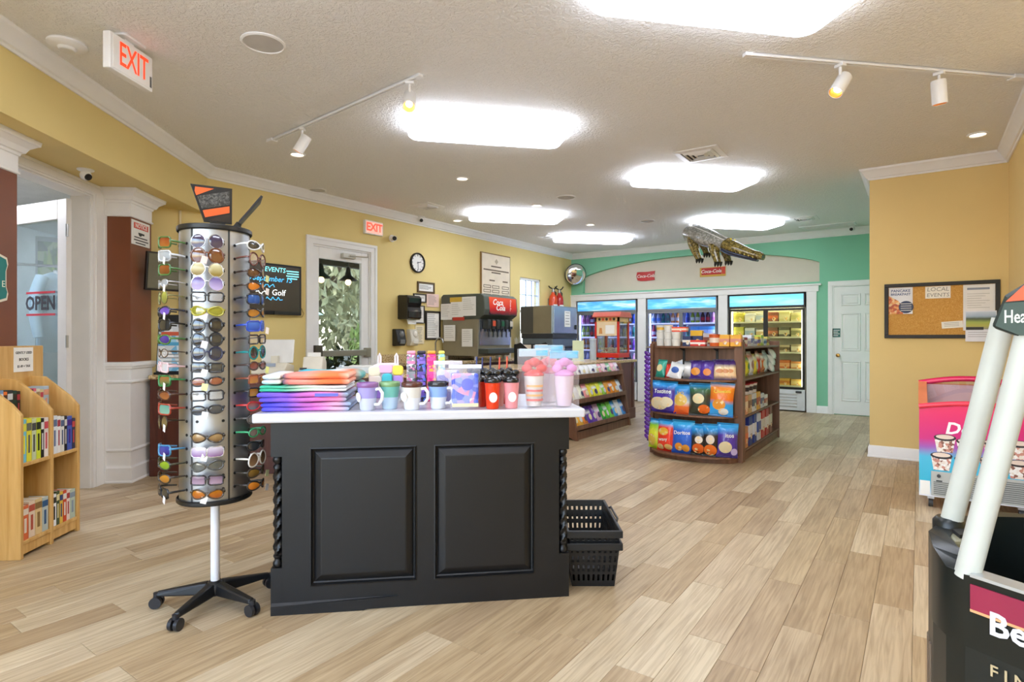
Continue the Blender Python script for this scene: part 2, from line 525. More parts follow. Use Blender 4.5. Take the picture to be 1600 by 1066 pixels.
# back wall (teal) with arched niche and a long opening for the three coolers
CX0, CX1, CZ = -5.86, -1.50, 2.02
NX0, NX1, NZ0, NZS, NZA = -5.68, -1.33, 2.15, 2.47, 2.75       # niche: sill, springing, crown
m = MB()
m.box(CX1, XBUL + 0.3, YB, YB + T, 0, NZ0)
m.box(XL, CX0, YB, YB + T, 0, NZ0)
m.box(CX0, CX1, YB, YB + T, CZ, NZ0)
m.box(XL, NX0, YB, YB + T, NZ0, ZC); m.box(NX1, XBUL + 0.3, YB, YB + T, NZ0, ZC)
n_ = 40
def arch(t):
    return NZS + (NZA - NZS) * (1 - (2 * t - 1) ** 2) ** 0.8
for i in range(n_):
    t0, t1 = i / n_, (i + 1) / n_
    xa, xb = NX0 + (NX1 - NX0) * t0, NX0 + (NX1 - NX0) * t1
    za, zb = arch(t0), arch(t1)
    m.add([(xa, YB, za), (xb, YB, zb), (xb, YB, ZC), (xa, YB, ZC), (xa, YB + .1, za), (xb, YB + .1, zb)], [(0, 1, 2, 3), (4, 5, 1, 0)])
wb = struct(m.ob('wall_back', TEAL), 'teal back wall with arched niche')
MB().box(NX0 - .05, NX1 + .05, YB + 0.10, YB + 0.14, NZ0 - .05, ZC).ob('niche_back', CREAM, wb, label='cream arched niche panel')
# bulletin board wall, short right wall, far right return
m = MB(); m.box(XBUL, XR, YBUL, YBUL + T, 0, ZC)
struct(m.ob('wall_board', YELLOW2), 'yellow wall carrying the cork board')
m = MB(); m.box(XBUL, XBUL + T, YBUL + T, YB, 0, ZC)
struct(m.ob('wall_recess', TEAL), 'side wall of the recess by the white door')
m = MB(); m.box(XR, XR + T, 4.8, YBUL + T, 0, ZC); m.box(XR + T, 2.45, 4.8, 4.8 + T, 0, ZC)
struct(m.ob('wall_right', YELLOW2), 'short yellow return wall beside the cork board')
m = MB(); m.box(2.3, 2.45, -2.8, 4.8, 0, ZC)
struct(m.ob('wall_side', YELLOW2), 'yellow side wall behind the freezer chest')
# unseen wall behind the viewer; its storefront window is added for fill light
wall_x('wall_front', -2.75, -4.2, 2.45, 0, ZC, [(-3.9, 2.0, 0.3, 2.7)], YELLOW)['label'] = 'unseen yellow wall with added storefront window'
wf = struct(MB().box(-3.9, 2.0, -2.68, -2.672, 0.3, 2.7).ob('window_2', MGLASS()), 'unseen storefront window added to let in fill light')
m = MB()
for x in (-3.9, -2.0, -.1, 1.94): m.box(x, x + .06, -2.72, -2.62, .3, 2.7)
m.box(-3.9, 2.0, -2.72, -2.62, .3, .36); m.box(-3.9, 2.0, -2.72, -2.62, 2.64, 2.7)
m.ob('window_frame', WHITE, wf)
m = MB(); m.box(-4.3, -4.15, -2.8, 0.0, 0, ZC)
m.prism([(-4.3, 0.0), (-4.15, 0.0), (-3.55, -0.55), (-3.7, -0.6)], 0, .001)
struct(m.ob('wall_corner', YELLOW), 'yellow wall near the book rack')

struct(MB().box(-20, 20, -30, -2.9, -.3, -.06).ob('bounce_ground', M('cfcbc2', .9)), 'unseen pale ground added to bounce light through the storefront')  # unseen pale ground, added to bounce sunlight up onto the ceiling
# ---- crown mouldings: profile swept along straight runs
CROWN = [(0, 0), (0.012, 0), (0.016, 0.016), (0.03, 0.022), (0.052, 0.06), (0.074, 0.085), (0.084, 0.092), (0.09, 0.11), (0, 0.11)]
def sweep(name, path, prof, z, mat=TRIMW, flip=1, parent=None, label=None):
    """path: list of XY points along the wall faces; prof: (out, up), mitred; out = left of travel * flip"""
    P = [Vector((p[0], p[1])) for p in path]; k = len(P); m = MB(); vs = []
    for i, p in enumerate(P):
        d0 = (P[i] - P[i - 1]).normalized() if i > 0 else None
        d1 = (P[i + 1] - P[i]).normalized() if i < k - 1 else None
        n0 = Vector((-d0.y, d0.x)) if d0 else None; n1 = Vector((-d1.y, d1.x)) if d1 else None
        if n0 and n1:
            b = (n0 + n1).normalized(); s_ = 1 / max(0.2, b.dot(n1))
        else:
            b = n0 or n1; s_ = 1
        for o_, u_ in prof:
            q = p + b * (o_ * s_ * flip); vs.append((q.x, q.y, z + u_))
    n = len(prof); fs = []
    for i in range(k - 1):
        for j in range(n):
            j2 = (j + 1) % n
            f = (i * n + j, (i + 1) * n + j, (i + 1) * n + j2, i * n + j2)
            fs.append(f if flip > 0 else f[::-1])
    fs.append(tuple(range(n))); fs.append(tuple(range((k - 1) * n, k * n))[::-1])
    m.add(vs, fs)
    me = m.mesh(name, 25)
    bm = bmesh.new(); bm.from_mesh(me); bmesh.ops.recalc_face_normals(bm, faces=bm.faces); bm.to_mesh(me); bm.free()
    o = place(name, me, mat, parent)
    if not parent: struct(o, label)
    return o
a = un(2.0, -2.52); b = un(6.0, -2.52)
# where the beam meets the left wall
tmeet = (XL + 2.52 * 0.758) / -0.652
c = un(tmeet, -2.52)
sweep('trim_2', [(a.x, a.y), (XL, c.y), (XL, YB), (XBUL, YB)], CROWN, ZC - 0.11, flip=-1, label='white crown moulding along the yellow and teal walls')
sweep('trim_3', [(XBUL, YB), (XBUL, YBUL), (XR, YBUL), (XR, 4.8), (2.3, 4.8), (2.3, -2.7)], CROWN, ZC - 0.11, flip=-1, label='white crown moulding around the cork board corner')
BASE = [(0, 0), (0.02, 0), (0.02, 0.012), (0.014, 0.018), (0.014, 0.10), (0.008, 0.118), (0, 0.12)]
sweep('baseboard_right', [(XBUL, 10.6), (XBUL, YBUL), (XR, YBUL), (XR, 4.8), (2.3, 4.8)], BASE, 0, flip=-1, label='white baseboard under the cork board')
sweep('baseboard_back', [(-1.37, YB), (-1.19, YB)], BASE, 0, flip=-1, label='white baseboard on the teal wall')

# ---- back wall: header trim with cornice, posts
m = MB(); m.box(-5.95, -1.34, YB - 0.03, YB, CZ - .03, CZ + 0.07); m.box(-5.95, -1.30, YB - 0.05, YB, CZ + 0.07, CZ + .095)
struct(m.ob('trim_4', TRIMW, bevel=.004), 'cream header trim over the coolers')
for i, (x0, x1) in enumerate(((-5.95, -5.82), (-4.47, -4.30), (-2.94, -2.78), (-1.52, -1.37))):
    struct(MB().box(x0, x1, YB - 0.025, YB + .12, 0, CZ - .03).ob('trim_%d' % (5 + i), TRIMW, bevel=.004), 'white upright trim board between the coolers')
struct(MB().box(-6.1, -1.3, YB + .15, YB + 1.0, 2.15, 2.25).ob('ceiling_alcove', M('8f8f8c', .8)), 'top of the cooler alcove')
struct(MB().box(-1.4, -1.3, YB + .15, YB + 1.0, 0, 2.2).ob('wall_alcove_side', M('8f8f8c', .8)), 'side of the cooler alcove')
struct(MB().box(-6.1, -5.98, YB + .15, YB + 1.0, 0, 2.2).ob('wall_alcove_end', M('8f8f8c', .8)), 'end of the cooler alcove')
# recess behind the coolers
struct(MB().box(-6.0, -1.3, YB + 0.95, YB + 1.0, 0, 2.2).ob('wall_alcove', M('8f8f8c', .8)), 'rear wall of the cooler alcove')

# ---- white six panel door in the back wall
DX0, DX1 = -1.12, -0.34
d = MB().box(DX0, DX1, YB - 0.022, YB - 0.002, 0.012, 2.045).ob('door_1', WHITE); struct(d, 'white six panel door in the teal wall')
def panel_relief(name, x0, x1, z0, z1, y, parent, mat, w=0.028, d=0.012):
    """raised panel: moulded frame and field on a face looking to -Y"""
    m = MB()
    r = [(0, 0), (w * .35, d), (w, d * .2), (w * 1.6, d * .9)]
    vs = []; fs = []
    for o_, h in r:
        vs += [(x0 + o_, y - h, z0 + o_), (x1 - o_, y - h, z0 + o_), (x1 - o_, y - h, z1 - o_), (x0 + o_, y - h, z1 - o_)]
    for j in range(len(r) - 1):
        for i in range(4):
            fs.append((j * 4 + i, j * 4 + (i + 1) % 4, (j + 1) * 4 + (i + 1) % 4, (j + 1) * 4 + i))
    k = (len(r) - 1) * 4
    fs.append((k, k + 1, k + 2, k + 3))
    m.add(vs, fs)
    return m.ob(name, mat, parent)
for x0, x1 in ((-1.02, -0.75), (-0.70, -0.43)):
    for z0, z1 in ((0.22, 0.86), (1.02, 1.62), (1.74, 1.93)):
        panel_relief('door_panel', x0, x1, z0, z1, YB - 0.022, d, WHITE)
m = MB(); m.box(DX0 - 0.085, DX0, YB - 0.03, YB, 0, 2.05); m.box(DX0 - 0.085, XBUL, YB - 0.03, YB, 2.05, 2.14)
m.box(DX0 - 0.07, DX0 - .02, YB - 0.038, YB - .0302, 0, 2.065); m.box(DX0 - 0.07, XBUL, YB - 0.038, YB - .0302, 2.0652, 2.12)
m.ob('door_casing', WHITE, d, bevel=.004)
k = MB().lathe([(0.028, 0), (0.028, 0.006), (0.011, 0.012), (0.011, 0.035), (0.026, 0.045), (0.03, 0.06), (0.022, 0.072), (0, 0.075)], 16, mtx=Matrix.Translation((-1.06, YB - .022, 0.95)) @ Matrix.Rotation(PI / 2, 4, 'X'))
k.ob('door_knob', M('b28a4a', .25, 1.0), d, smooth=40, label='brass door knob')
s_ = MB().box(-1.14, -1.03, YB - 0.03, YB - 0.022, 1.24, 1.38).ob('door_plaque', M('1f6b66', .4), d, label='small dark teal door plaque')
[MB().box(-1.13, -1.04 - .02 * (i % 2), YB - .0312, YB - .03, 1.345 - i * .028, 1.355 - i * .028).ob('print_line', PAPER, s_) for i in range(4)]
# thermostat and small wall box at the recess corner
o = tag(MB().box(XBUL - .02, XBUL, 8.2, 8.3, 2.38, 2.52).ob('wall_speaker', WHITE, bevel=.006), 'small white box high on the recess wall', 'wall box')
# ================================================================== ceiling fixtures
def rounded(w, h, r, n=6):
    pts = []
    for cx, cy, a0 in ((w - r, h - r, 0), (-w + r, h - r, 90), (-w + r, -h + r, 180), (w - r, -h + r, 270)):
        for i in range(n + 1):
            a = math.radians(a0 + 90 * i / n); pts.append((cx + r * math.cos(a), cy + r * math.sin(a)))
    return pts
DIFF = MEMIT('e9f0ff', LAMP)
def ceiling_light(x, y, label, rz=math.radians(46)):
    t = thing('ceiling_light', label, 'ceiling light', (x, y, ZC), rz, 'fluorescent ceiling lights')
    MB().prism([(p[0] * .97, p[1] * .92) for p in rounded(0.65, 0.25, .06)], -0.03, -0.0005).ob('housing', WHITE, t)
    m = MB(); rings = []
    for s_, z in ((1.0, -0.03), (1.0, -0.05), (0.99, -0.07), (0.95, -0.085), (0.86, -0.09)):
        rings.append([(p[0] * (1 - (1 - s_) * .5), p[1] * s_, z) for p in rounded(0.65, 0.26, .09)])
    k = len(rings[0]); vs = sum(rings, []); fs = [tuple(range(k))]
    for j in range(len(rings) - 1):
        for i in range(k):
            fs.append((j * k + i, (j + 1) * k + i, (j + 1) * k + (i + 1) % k, j * k + (i + 1) % k))
    fs.append(tuple(range((len(rings) - 1) * k, len(rings) * k))[::-1])
    m.add(vs, fs).ob('diffuser', DIFF, t, smooth=40, label='glowing white acrylic diffuser')
    return t
for x, y, lb in ((-2.87, 3.76, 'glowing ceiling light beside the bare end of the track with a copper spot'),
                 (-1.98, 6.22, 'glowing ceiling light next to the square louvred vent'),
                 (-4.62, 6.68, 'glowing ceiling light nearest the clock wall'),
                 (-4.58, 8.92, 'glowing ceiling light nearest the convex mirror'),
                 (-2.21, 8.92, 'glowing ceiling light above the inflatable alligator'),
                 (-0.77, 2.93, 'large glowing ceiling light beside the track over the freezers'),
                 (-2.35, 1.02, 'glowing ceiling light near the round speaker above the sunglasses rack'),
                 (0.1, 0.2, 'glowing ceiling light over the entrance side of the shop'),  # this and the next two are unseen lights added for fill
                 (-1.4, -1.4, 'glowing ceiling light beside the storefront window'),
                 (1.6, 3.6, 'glowing ceiling light over the freezer chest')):
    ceiling_light(x, y, lb)

# ---- track lights
COPPER = M('c9803e', .3, .8)
SPOTE = MEMIT('ffd9a8', 9)
def track(p0, p1, heads, label, spots):
    p0 = Vector(p0); p1 = Vector(p1); d = p1 - p0; rz = math.atan2(d.y, d.x)
    t = thing('track_rail', label, 'light track', (p0.x, p0.y, ZC), rz)
    L = d.length
    m = MB(); m.box(0, L, -.018, -.006, -.02, -.0005); m.box(0, L, .006, .018, -.02, -.0005); m.box(0, L, -.018, .018, -.008, -.0005); m.ob('rail', WHITE, t)
    MB().box(-.02, 0.03, -.02, .02, -.022, -.0005).ob('end_cap', WHITE, t, bevel=.003)
    MB().box(L - .03, L + .06, -.03, .03, -.026, -.0005).ob('feed_box', WHITE, t, bevel=.003)
    for (f, tilt, az), lb in zip(heads, spots):
        q = p0 + d * f
        h = thing('track_spotlight', lb, 'spotlight', (q.x, q.y, ZC - .02), az, 'track spotlights')
        MB().box(-.03, .03, -.018, .018, -.02, -.0005).ob('adapter', WHITE, h, bevel=.003)
        MB().cyl((0, 0, -.02), (0, 0, -.085), .009, n=10).ob('stem', WHITE, h, smooth=40)
        R_ = Matrix.Translation((0, 0, -.13)) @ Matrix.Rotation(tilt, 4, 'X')
        MB().lathe([(.0, .075), (.04, .075), (.043, .07), (.043, -.075), (.039, -.075), (.039, -.05)], 20, mtx=R_, cap=False).ob('cylinder', WHITE, h, smooth=40)
        MB().lathe([(.0385, -.074), (.034, -.055), (.024, -.04)], 20, mtx=R_, cap=False).ob('reflector', COPPER, h, smooth=40, label='copper reflector')
        MB().lathe([(.024, -.045), (.018, -.05), (0, -.052)], 16, mtx=R_, cap=False).ob('bulb', SPOTE, h, smooth=40)
track((-2.70, 2.775, 0), (-4.62, 2.94, 0), ((.05, math.radians(40), math.radians(-140)), (.75, math.radians(32), math.radians(125))),
      'white ceiling light track above the counter and sunglasses rack',
      ('white track spotlight with copper mouth beside the ceiling light', 'white track spotlight turned towards the yellow wall'))
track((-0.86, 3.72, 0), (0.52, 5.06, 0), ((.33, math.radians(38), math.radians(150)), (.70, math.radians(10), math.radians(-20))),
      'white ceiling light track in front of the cork board wall',
      ('white track spotlight showing its copper mouth, on the track before the cork board', 'white track spotlight seen from its closed back near the cork board'))

# ---- recessed downlights, speakers, smoke detector, vents, cameras
def downlight(x, y, label, r=.075):
    t = thing('downlight', label, 'downlight', (x, y, ZC), 0, 'recessed downlights')
    MB().lathe([(r, -.0005), (r, -.008), (r * .8, -.010), (r * .74, -.004)], 24, cap=False).ob('trim_ring', WHITE, t, smooth=40)
    MB().lathe([(r * .78, -.0008), (r * .6, -.003), (0, -.004)], 20, cap=False).ob('lens', MEMIT('fff1dc', 3.0), t, smooth=40)
for x, y, lb in ((-4.82, 3.32, 'recessed downlight beside the far end of the left track'), (-4.08, 4.86, 'recessed downlight between the track and the louvred vents'),
                 (-4.11, 6.41, 'recessed downlight near the round ceiling speaker over the counter'), (-5.6, 6.56, 'recessed downlight close to the wall above the framed papers'),
                 (-4.13, 7.97, 'recessed downlight between the two farthest counter ceiling lights'), (0.41, 6.34, 'recessed downlight in front of the cork board'),
                 (-4.75, 9.75, 'recessed downlight close to the convex mirror'), (-3.2, 9.9, 'recessed downlight in front of the arched niche')):
    downlight(x, y, lb)
def speaker(x, y, r, label):
    t = thing('ceiling_speaker', label, 'speaker', (x, y, ZC), 0, 'ceiling speakers')
    MB().lathe([(r, -.0005), (r, -.006), (r * .9, -.012), (r * .88, -.006)], 32, cap=False).ob('rim', WHITE, t, smooth=40)
    MB().lathe([(r * .89, -.006), (0, -.009)], 32, cap=False).ob('grille', M('c9c8c6', .7), t, smooth=40)
speaker(-3.16, 1.95, .125, 'large round white ceiling speaker near the exit sign')
speaker(-3.57, 6.24, .12, 'round white ceiling speaker far over the counter')
speaker(-5.78, 4.25, .10, 'round white ceiling speaker close to the crown moulding')
speaker(-3.3, 8.2, .11, 'round white ceiling speaker behind the alligator')
t = thing('smoke_detector', 'round white smoke detector on the ceiling beside the exit sign', 'smoke detector', (-4.12, 1.29, ZC))
MB().lathe([(.10, -.0005), (.10, -.012), (.085, -.022), (.05, -.028), (.042, -.04), (0, -.042)], 28, cap=False).ob('body', WHITE, t, smooth=35)
MB().lathe([(.043, -.0385), (.038, -.044), (0, -.046)], 24, cap=False).ob('sensor_cap', M('dddcd8', .5), t, smooth=35)
def square_vent(x, y, s_, label, rz=0.0):
    t = thing('ceiling_vent', label, 'vent', (x, y, ZC), rz, 'ceiling air vents')
    MB().box(-s_ * .8, s_ * .8, -s_ * .8, s_ * .8, -.003, -.0005).ob('duct', M('4a4a4a', .8), t)
    for i, f in enumerate((1.0, .7, .5, .3)):
        m = MB(); a = s_ * f; w = s_ * (.26 if i == 0 else .10)
        for k in range(4):
            q = Matrix.Rotation(k * PI / 2, 4, 'Z')
            m.add([(-a, -a, -.008), (a, -a, -.008), (a - w, -a + w, -.014 - .012 * (i > 0)), (-a + w, -a + w, -.014 - .012 * (i > 0)),
                   (-a, -a, -.001), (a, -a, -.001), (a - w, -a + w, -.007), (-a + w, -a + w, -.007)],
                  [(0, 3, 2, 1), (4, 5, 6, 7), (0, 1, 5, 4), (2, 3, 7, 6)], q)
        m.ob('frame' if i == 0 else 'louvre', WHITE, t)
square_vent(-1.69, 5.51, .2, 'square louvred ceiling vent in front of the middle ceiling light')
square_vent(-5.3, 5.6, .16, 'square louvred ceiling vent above the clock')
square_vent(-5.2, 8.36, .16, 'square louvred ceiling vent near the convex mirror')
square_vent(-1.36, 9.34, .17, 'square louvred ceiling vent over the white door')
t = thing('return_grille', 'long narrow air return grille along the teal wall', 'vent', (-1.16, 10.15, ZC), 0, 'ceiling air vents')
MB().box(-.35, .35, -.1, .1, -.003, -.0005).ob('duct', M('6a6a68', .8), t)
m = MB(); m.box(-.38, .38, -.13, -.1, -.012, -.0005); m.box(-.38, .38, .1, .13, -.012, -.0005); m.box(-.38, -.35, -.1, .1, -.012, -.0005); m.box(.35, .38, -.1, .1, -.012, -.0005); m.ob('frame', WHITE, t)
for i in range(8): MB().box(-.35, .35, -.09 + i * .025, -.082 + i * .025, -.011, -.003).ob('slat', WHITE, t)
def dome_camera(loc, face, label, up=False):
    """small white turret camera; face = direction of the lens"""
    t = thing('security_camera', label, 'camera', loc, 0, 'small white security cameras')
    f = Vector(face).normalized(); q = f.to_track_quat('Z', 'Y').to_matrix().to_4x4()
    MB().lathe([(.055, -.0005), (.055, -.008), (.045, -.014), (.03, -.018)], 20).ob('base', WHITE, t, smooth=40)
    c_ = Vector((0, 0, -.045))
    MB().sph(c_, .038, 16, 10).ob('ball', WHITE, t, smooth=60)
    MB().lathe([(.026, .024), (.024, .037), (0, .040)], 16, mtx=Matrix.Translation(c_) @ q, cap=False).ob('lens', BLACK, t, smooth=40, label='black camera lens')
p = un(4.62, -2.75)
dome_camera((p.x, p.y, 2.49), (.8, .3, -.5), 'small white camera under the yellow beam at the entrance')
dome_camera((-5.85, 6.05, ZC), (1, -.6, -.6), 'small white camera on the ceiling above the paper towel dispenser')
dome_camera((-0.85, 10.4, ZC), (-.4, -1, -.4), 'small white camera on the ceiling over the white door')
# wall camera beside the small exit sign
t = thing('security_camera', 'small white bullet camera on the wall beside the red exit sign', 'camera', (XL, 5.58, 2.60), 0, 'small white security cameras')
MB().lathe([(.05, 0), (.05, .012), (.03, .02)], 18, mtx=Matrix.Rotation(PI / 2, 4, 'Y')).ob('base', WHITE, t, smooth=40)
MB().cyl((.01, 0, 0), (.13, -.07, -.02), .034, .036, 16).ob('barrel', WHITE, t, smooth=40)
MB().cyl((.128, -.069, -.0197), (.137, -.0745, -.0215), .03, .028, 16).ob('lens', BLACK, t, smooth=40)

# ---- ceiling exit sign by the entrance, double sided
REDE = MEMIT('ff3b14', .7)
e0 = Vector((-3.715, 1.325)); e1 = Vector((-3.875, 1.60)); d = e1 - e0
rz = math.atan2(d.y, d.x)
t = thing('exit_sign', 'white EXIT sign with orange letters hanging from the ceiling by the entrance', 'exit sign', (e0.x, e0.y, ZC), rz)
L_ = d.length + .02
MB().prism(rounded(.09, .05, .02), -.012, -.0005, mtx=Matrix.Translation((.17, -.02, 0))).ob('canopy', WHITE, t)
MB().box(.13, .20, -.03, -.01, -.03, -.01).ob('bracket', WHITE, t)
bd = MB().box(0, L_, -.045, 0, -.235, -.028).ob('housing', WHITE, t, bevel=.006)
m = MB(); m.box(.02, L_ - .02, -.048, -.0445, -.225, -.04); m.ob('face_panel', M('f4f2ee', .4), t)
text('EXIT', REDE, t, (L_ / 2 + .01, -.0485, -.13), (PI / 2, 0, 0), size=.19, name='lettering', bold=.0015, spacing=.95).scale = (.62, 1, 1)
MB().box(L_ - .03, L_ - .015, -.0485, -.047, -.215, -.15).ob('test_button', M('55524e', .5), t)
# ---- wall exit sign over the patio door
t = thing('exit_sign', 'small white EXIT sign with glowing red letters above the patio door', 'exit sign', (XL, 5.23, 2.685), 0)
t.rotation_euler = (0, 0, PI / 2)
# local +X = world +Y, local -Y = world +X
MB().box(-.155, .155, -.045, 0, -.09, .09).ob('housing', WHITE, t, bevel=.006)
MB().box(-.135, .135, -.048, -.0445, -.075, .075).ob('face_panel', MEMIT('f6b7a5', .35), t)
text('EXIT', MEMIT('ff2d18', 1.8), t, (0, -.0485, 0), size=.145, bold=.003, spacing=.9)

# lamp added to brighten the vestibule behind the door glass
p = un(5.2, -4.4)
t = thing('vestibule_fill_lamp', 'round white ceiling lamp in the vestibule', 'ceiling light', (p.x, p.y, 2.62))
MB().lathe([(.2, -.0005), (.2, -.03), (0, -.03)], 28, cap=False).ob('housing', WHITE, t, smooth=40)
MB().lathe([(.19, -.03), (.18, -.06), (.1, -.08), (0, -.085)], 28, cap=False).ob('diffuser', MEMIT('f2f4ff', 60), t, smooth=40)
# ================================================================== entrance: columns, door, vestibule
BROWN = M('7e4627', .4, var=.08, scale=3)
def un_mat(u, n, z=0):
    """local frame: +X along U, -Y towards the room (N), Z up"""
    p = un(u, n, z)
    m = Matrix(((U.x, -NN.x, 0, p.x), (U.y, -NN.y, 0, p.y), (0, 0, 1, p.z), (0, 0, 0, 1)))
    return m
# In this frame (right handed check: X x Y = U x -N) columns are built from rings
def ring_column(name, u0, u1, label, idx):
    NF = -2.75
    t = thing(name, label, 'column', un((u0 + u1) / 2, (NF + NW) / 2, 0), 0)
    w = (u1 - u0) / 2; dd = (NF - NW) / 2
    base = un((u0 + u1) / 2, (NF + NW) / 2, 0)
    def loft(prof):
        m = MB(); k = 4; vs = []; fs = []
        for off, z in prof:
            for su, sn in ((-1, -1), (-1, 1), (1, 1), (1, -1)):
                q = U * (su * (w + off)) + NN * (dd + off if sn > 0 else -dd)
                vs.append((q.x, q.y, z))
        for j in range(len(prof) - 1):
            for i in range(4):
                fs.append((j * 4 + i, j * 4 + (i + 1) % 4, (j + 1) * 4 + (i + 1) % 4, (j + 1) * 4 + i))
        fs.append((0, 3, 2, 1)); e = (len(prof) - 1) * 4; fs.append((e, e + 1, e + 2, e + 3))
        m.add(vs, fs)
        me = m.mesh(); bm = bmesh.new(); bm.from_mesh(me); bmesh.ops.recalc_face_normals(bm, faces=bm.faces); bm.to_mesh(me); bm.free()
        return me
    place('shaft', loft([(0, 1.0), (0, 2.27)]), BROWN, t, label='brown painted shaft')
    cr = WHITE
    place('capital', loft([(0.004, 2.26), (0.012, 2.265), (0.012, 2.275), (0.004, 2.28), (0.004, 2.375), (.012, 2.38), (.016, 2.395), (.03, 2.40), (.045, 2.43), (.075, 2.455), (.085, 2.46), (.09, 2.4895)]), cr, t)
    place('pedestal', loft([(0.03, 0), (0.03, 0.012), (0.022, 0.02), (0.022, 0.125), (0.008, 0.14), (0.006, .15), (0.006, 0.26), (0.02, 0.27), (0.02, 0.28), (0.006, 0.29),
                            (0.006, 0.84), (0.022, 0.85), (0.022, 0.862), (.006, .87), (.006, .96), (.022, .97), (.024, .985), (.034, .99), (.034, 1.01), (.028, 1.02), (0, 1.025)]), TRIMW, t)
    return t
c1 = ring_column('entry_column', 3.58, 3.94, 'brown entrance column carrying the teal shield sign', 1)
c2 = ring_column('entry_column', 5.22, 5.56, 'brown entrance column with the NOTICE sign and white pedestal', 2)

def wall_thing(name, label, cat, u, n, z, group=None):
    """Empty whose local -Y looks into the room off the diagonal wall, local +X runs to screen right (+U)"""
    t = thing(name, label, cat, un(u, n, z), 0, group)
    # X -> U, Y -> -N : rotation by angle of U (U x -N must be +Z)
    t.rotation_euler = (0, 0, math.atan2(U.y, U.x))
    return t
# check handedness: rotating +X to U turns +Y to (-U.y, U.x) = (-.758,-.652) = -N, so -Y looks to +N
t = wall_thing('notice_sign', 'white NOTICE sign with red heading high on the brown column', 'sign', 5.375, -2.75, 2.14)
MB().box(-.145, .145, -.008, -.0005, -.105, .105).ob('board', PAPER, t, bevel=.002)
MB().box(-.115, .115, -.0095, -.0075, .035, .085).ob('heading_band', M('d2402f', .5), t)
text('NOTICE', PAPER, t, (0, -.0097, .06), size=.052, bold=.001)
MB().lathe([(.03, 0), (.03, .002)], 12, mtx=Matrix.Translation((-.015, -.008, .005)) @ Matrix.Rotation(PI / 2, 4, 'X'), a0=PI, a1=2 * PI).ob('camera_symbol', INK, t)
MB().box(.0, .05, -.0095, -.0075, -.012, .004).ob('symbol_arm', INK, t)
for i, (a, b) in enumerate(((-.11, .10), (-.115, .115), (-.09, .07))): MB().box(a, b, -.0092, -.0075, -.045 - i * .024, -.034 - i * .024).ob('print_line', M('5b5754', .6), t)

t = wall_thing('shield_sign', 'teal shield shaped sign with cream border on the brown column', 'sign', 3.70, -2.75, 1.59)
poly = [(-.16, -.15), (-.06, -.15), (0, -.17), (.06, -.15), (.13, -.13), (.14, -.09), (.125, -.05), (.125, .05), (.14, .09), (.13, .13), (.06, .15), (0, .17), (-.06, .15), (-.16, .15)]
MB().prism(poly, -.02, -.0005, axis=1).ob('border', M('efe6cf', .5), t)
MB().prism([(x * .9, z * .9) for x, z in poly], -.024, -.019, axis=1).ob('field', M('157a74', .5), t)
text('E', M('eef3d8', .5), t, (.095, -.0245, -.035), size=.055)

# ---- entrance door: casing, leaf swung outwards
d1 = struct(MB().box(-0.08, 0, 0, 0, 0, 0).ob('door_2', WHITE), 'white glazed entrance door swung open')
bpy.data.objects.remove(d1)
dt = thing('door_2', 'x', 'door', un(5.06, NW, 0)); del dt['label']; del dt['category']; dt['kind'] = 'structure'; dt['label'] = 'white glazed entrance door standing open with OPEN lettering'
dt.rotation_euler = (0, 0, math.atan2(U.y, U.x))
m = MB()
# stepped casing on the room side; local x from 0 to +.17 beyond opening, head above
for a, b, y in ((0, .17, -.018), (.03, .17, -.026), (.13, .175, -.034)):
    y1_ = {-.018: 0, -.026: -.0182, -.034: -.0262}[y]; m.box(a, b, y, y1_, 0, 2.40 + a * .5 - .0002); m.box(-1.10, b, y, y1_, 2.40 + a * .5, 2.40 + b * .5)
m.box(-.012, 0, 0, .15, 0, 2.40); m.box(-.96, 0, 0, .15, 2.388, 2.40); m.box(-.96, -.948, 0, .15, 0, 2.4)
m.box(-1.13, -.96, -.02, 0, 0, 2.485)
m.ob('door_casing', WHITE, dt)
# leaf: hinge at (u 5.04, n -3.12); direction (-.978,-.206)
hp = un(5.035, NW - .15, 0)
leaf = bpy.data.objects.new('door_leaf', None); C.objects.link(leaf); leaf.parent = dt
la = math.atan2(-.206, -.978)
leaf.matrix_parent_inverse = Matrix.Identity(4)
inv = (Matrix.Translation(un(5.06, NW, 0)) @ Matrix.Rotation(math.atan2(U.y, U.x), 4, 'Z')).inverted()
leaf.matrix_local = inv @ (Matrix.Translation(hp) @ Matrix.Rotation(la, 4, 'Z'))
WL = .93
m = MB(); m.box(0, .12, -.022, .022, .01, 2.36); m.box(WL - .12, WL, -.022, .022, .01, 2.36); m.box(.12, WL - .12, -.022, .022, 2.2, 2.36); m.box(.12, WL - .12, -.022, .022, .01, .26)
m.ob('leaf_frame', WHITE, leaf, bevel=.004)
MB().box(.12, WL - .12, -.004, .004, .26, 2.2).ob('glass', MGLASS('eef5f4', .07), leaf)
for z in (.25, 1.15, 2.05): MB().cyl((-.012, .024, z), (-.012, .024, z + .1), .011, n=10).ob('hinge', STEEL, leaf, smooth=40)
MB().box(WL - .08, WL - .04, .022, .035, 1.0, 1.2).ob('lock_plate', STEEL, leaf)
MB().tube([(WL - .06, .03, .95), (WL - .06, .07, .97), (WL - .06, .07, 1.2), (WL - .06, .03, 1.22)], .009).ob('pull_handle', STEEL, leaf, smooth=40)
# OPEN lettering on the pane. Camera sees the +Y or -Y side? use both directions resolved by facing the room
text('OPEN', M('1c1c2c', .5), leaf, (.38, .008, 1.515), (PI / 2, 0, PI), size=.16, bold=.005)
for z in (1.60, 1.415): MB().box(.18, .58, .005, .008, z, z + .018).ob('sign_stripe', M('c8263f', .5), leaf)

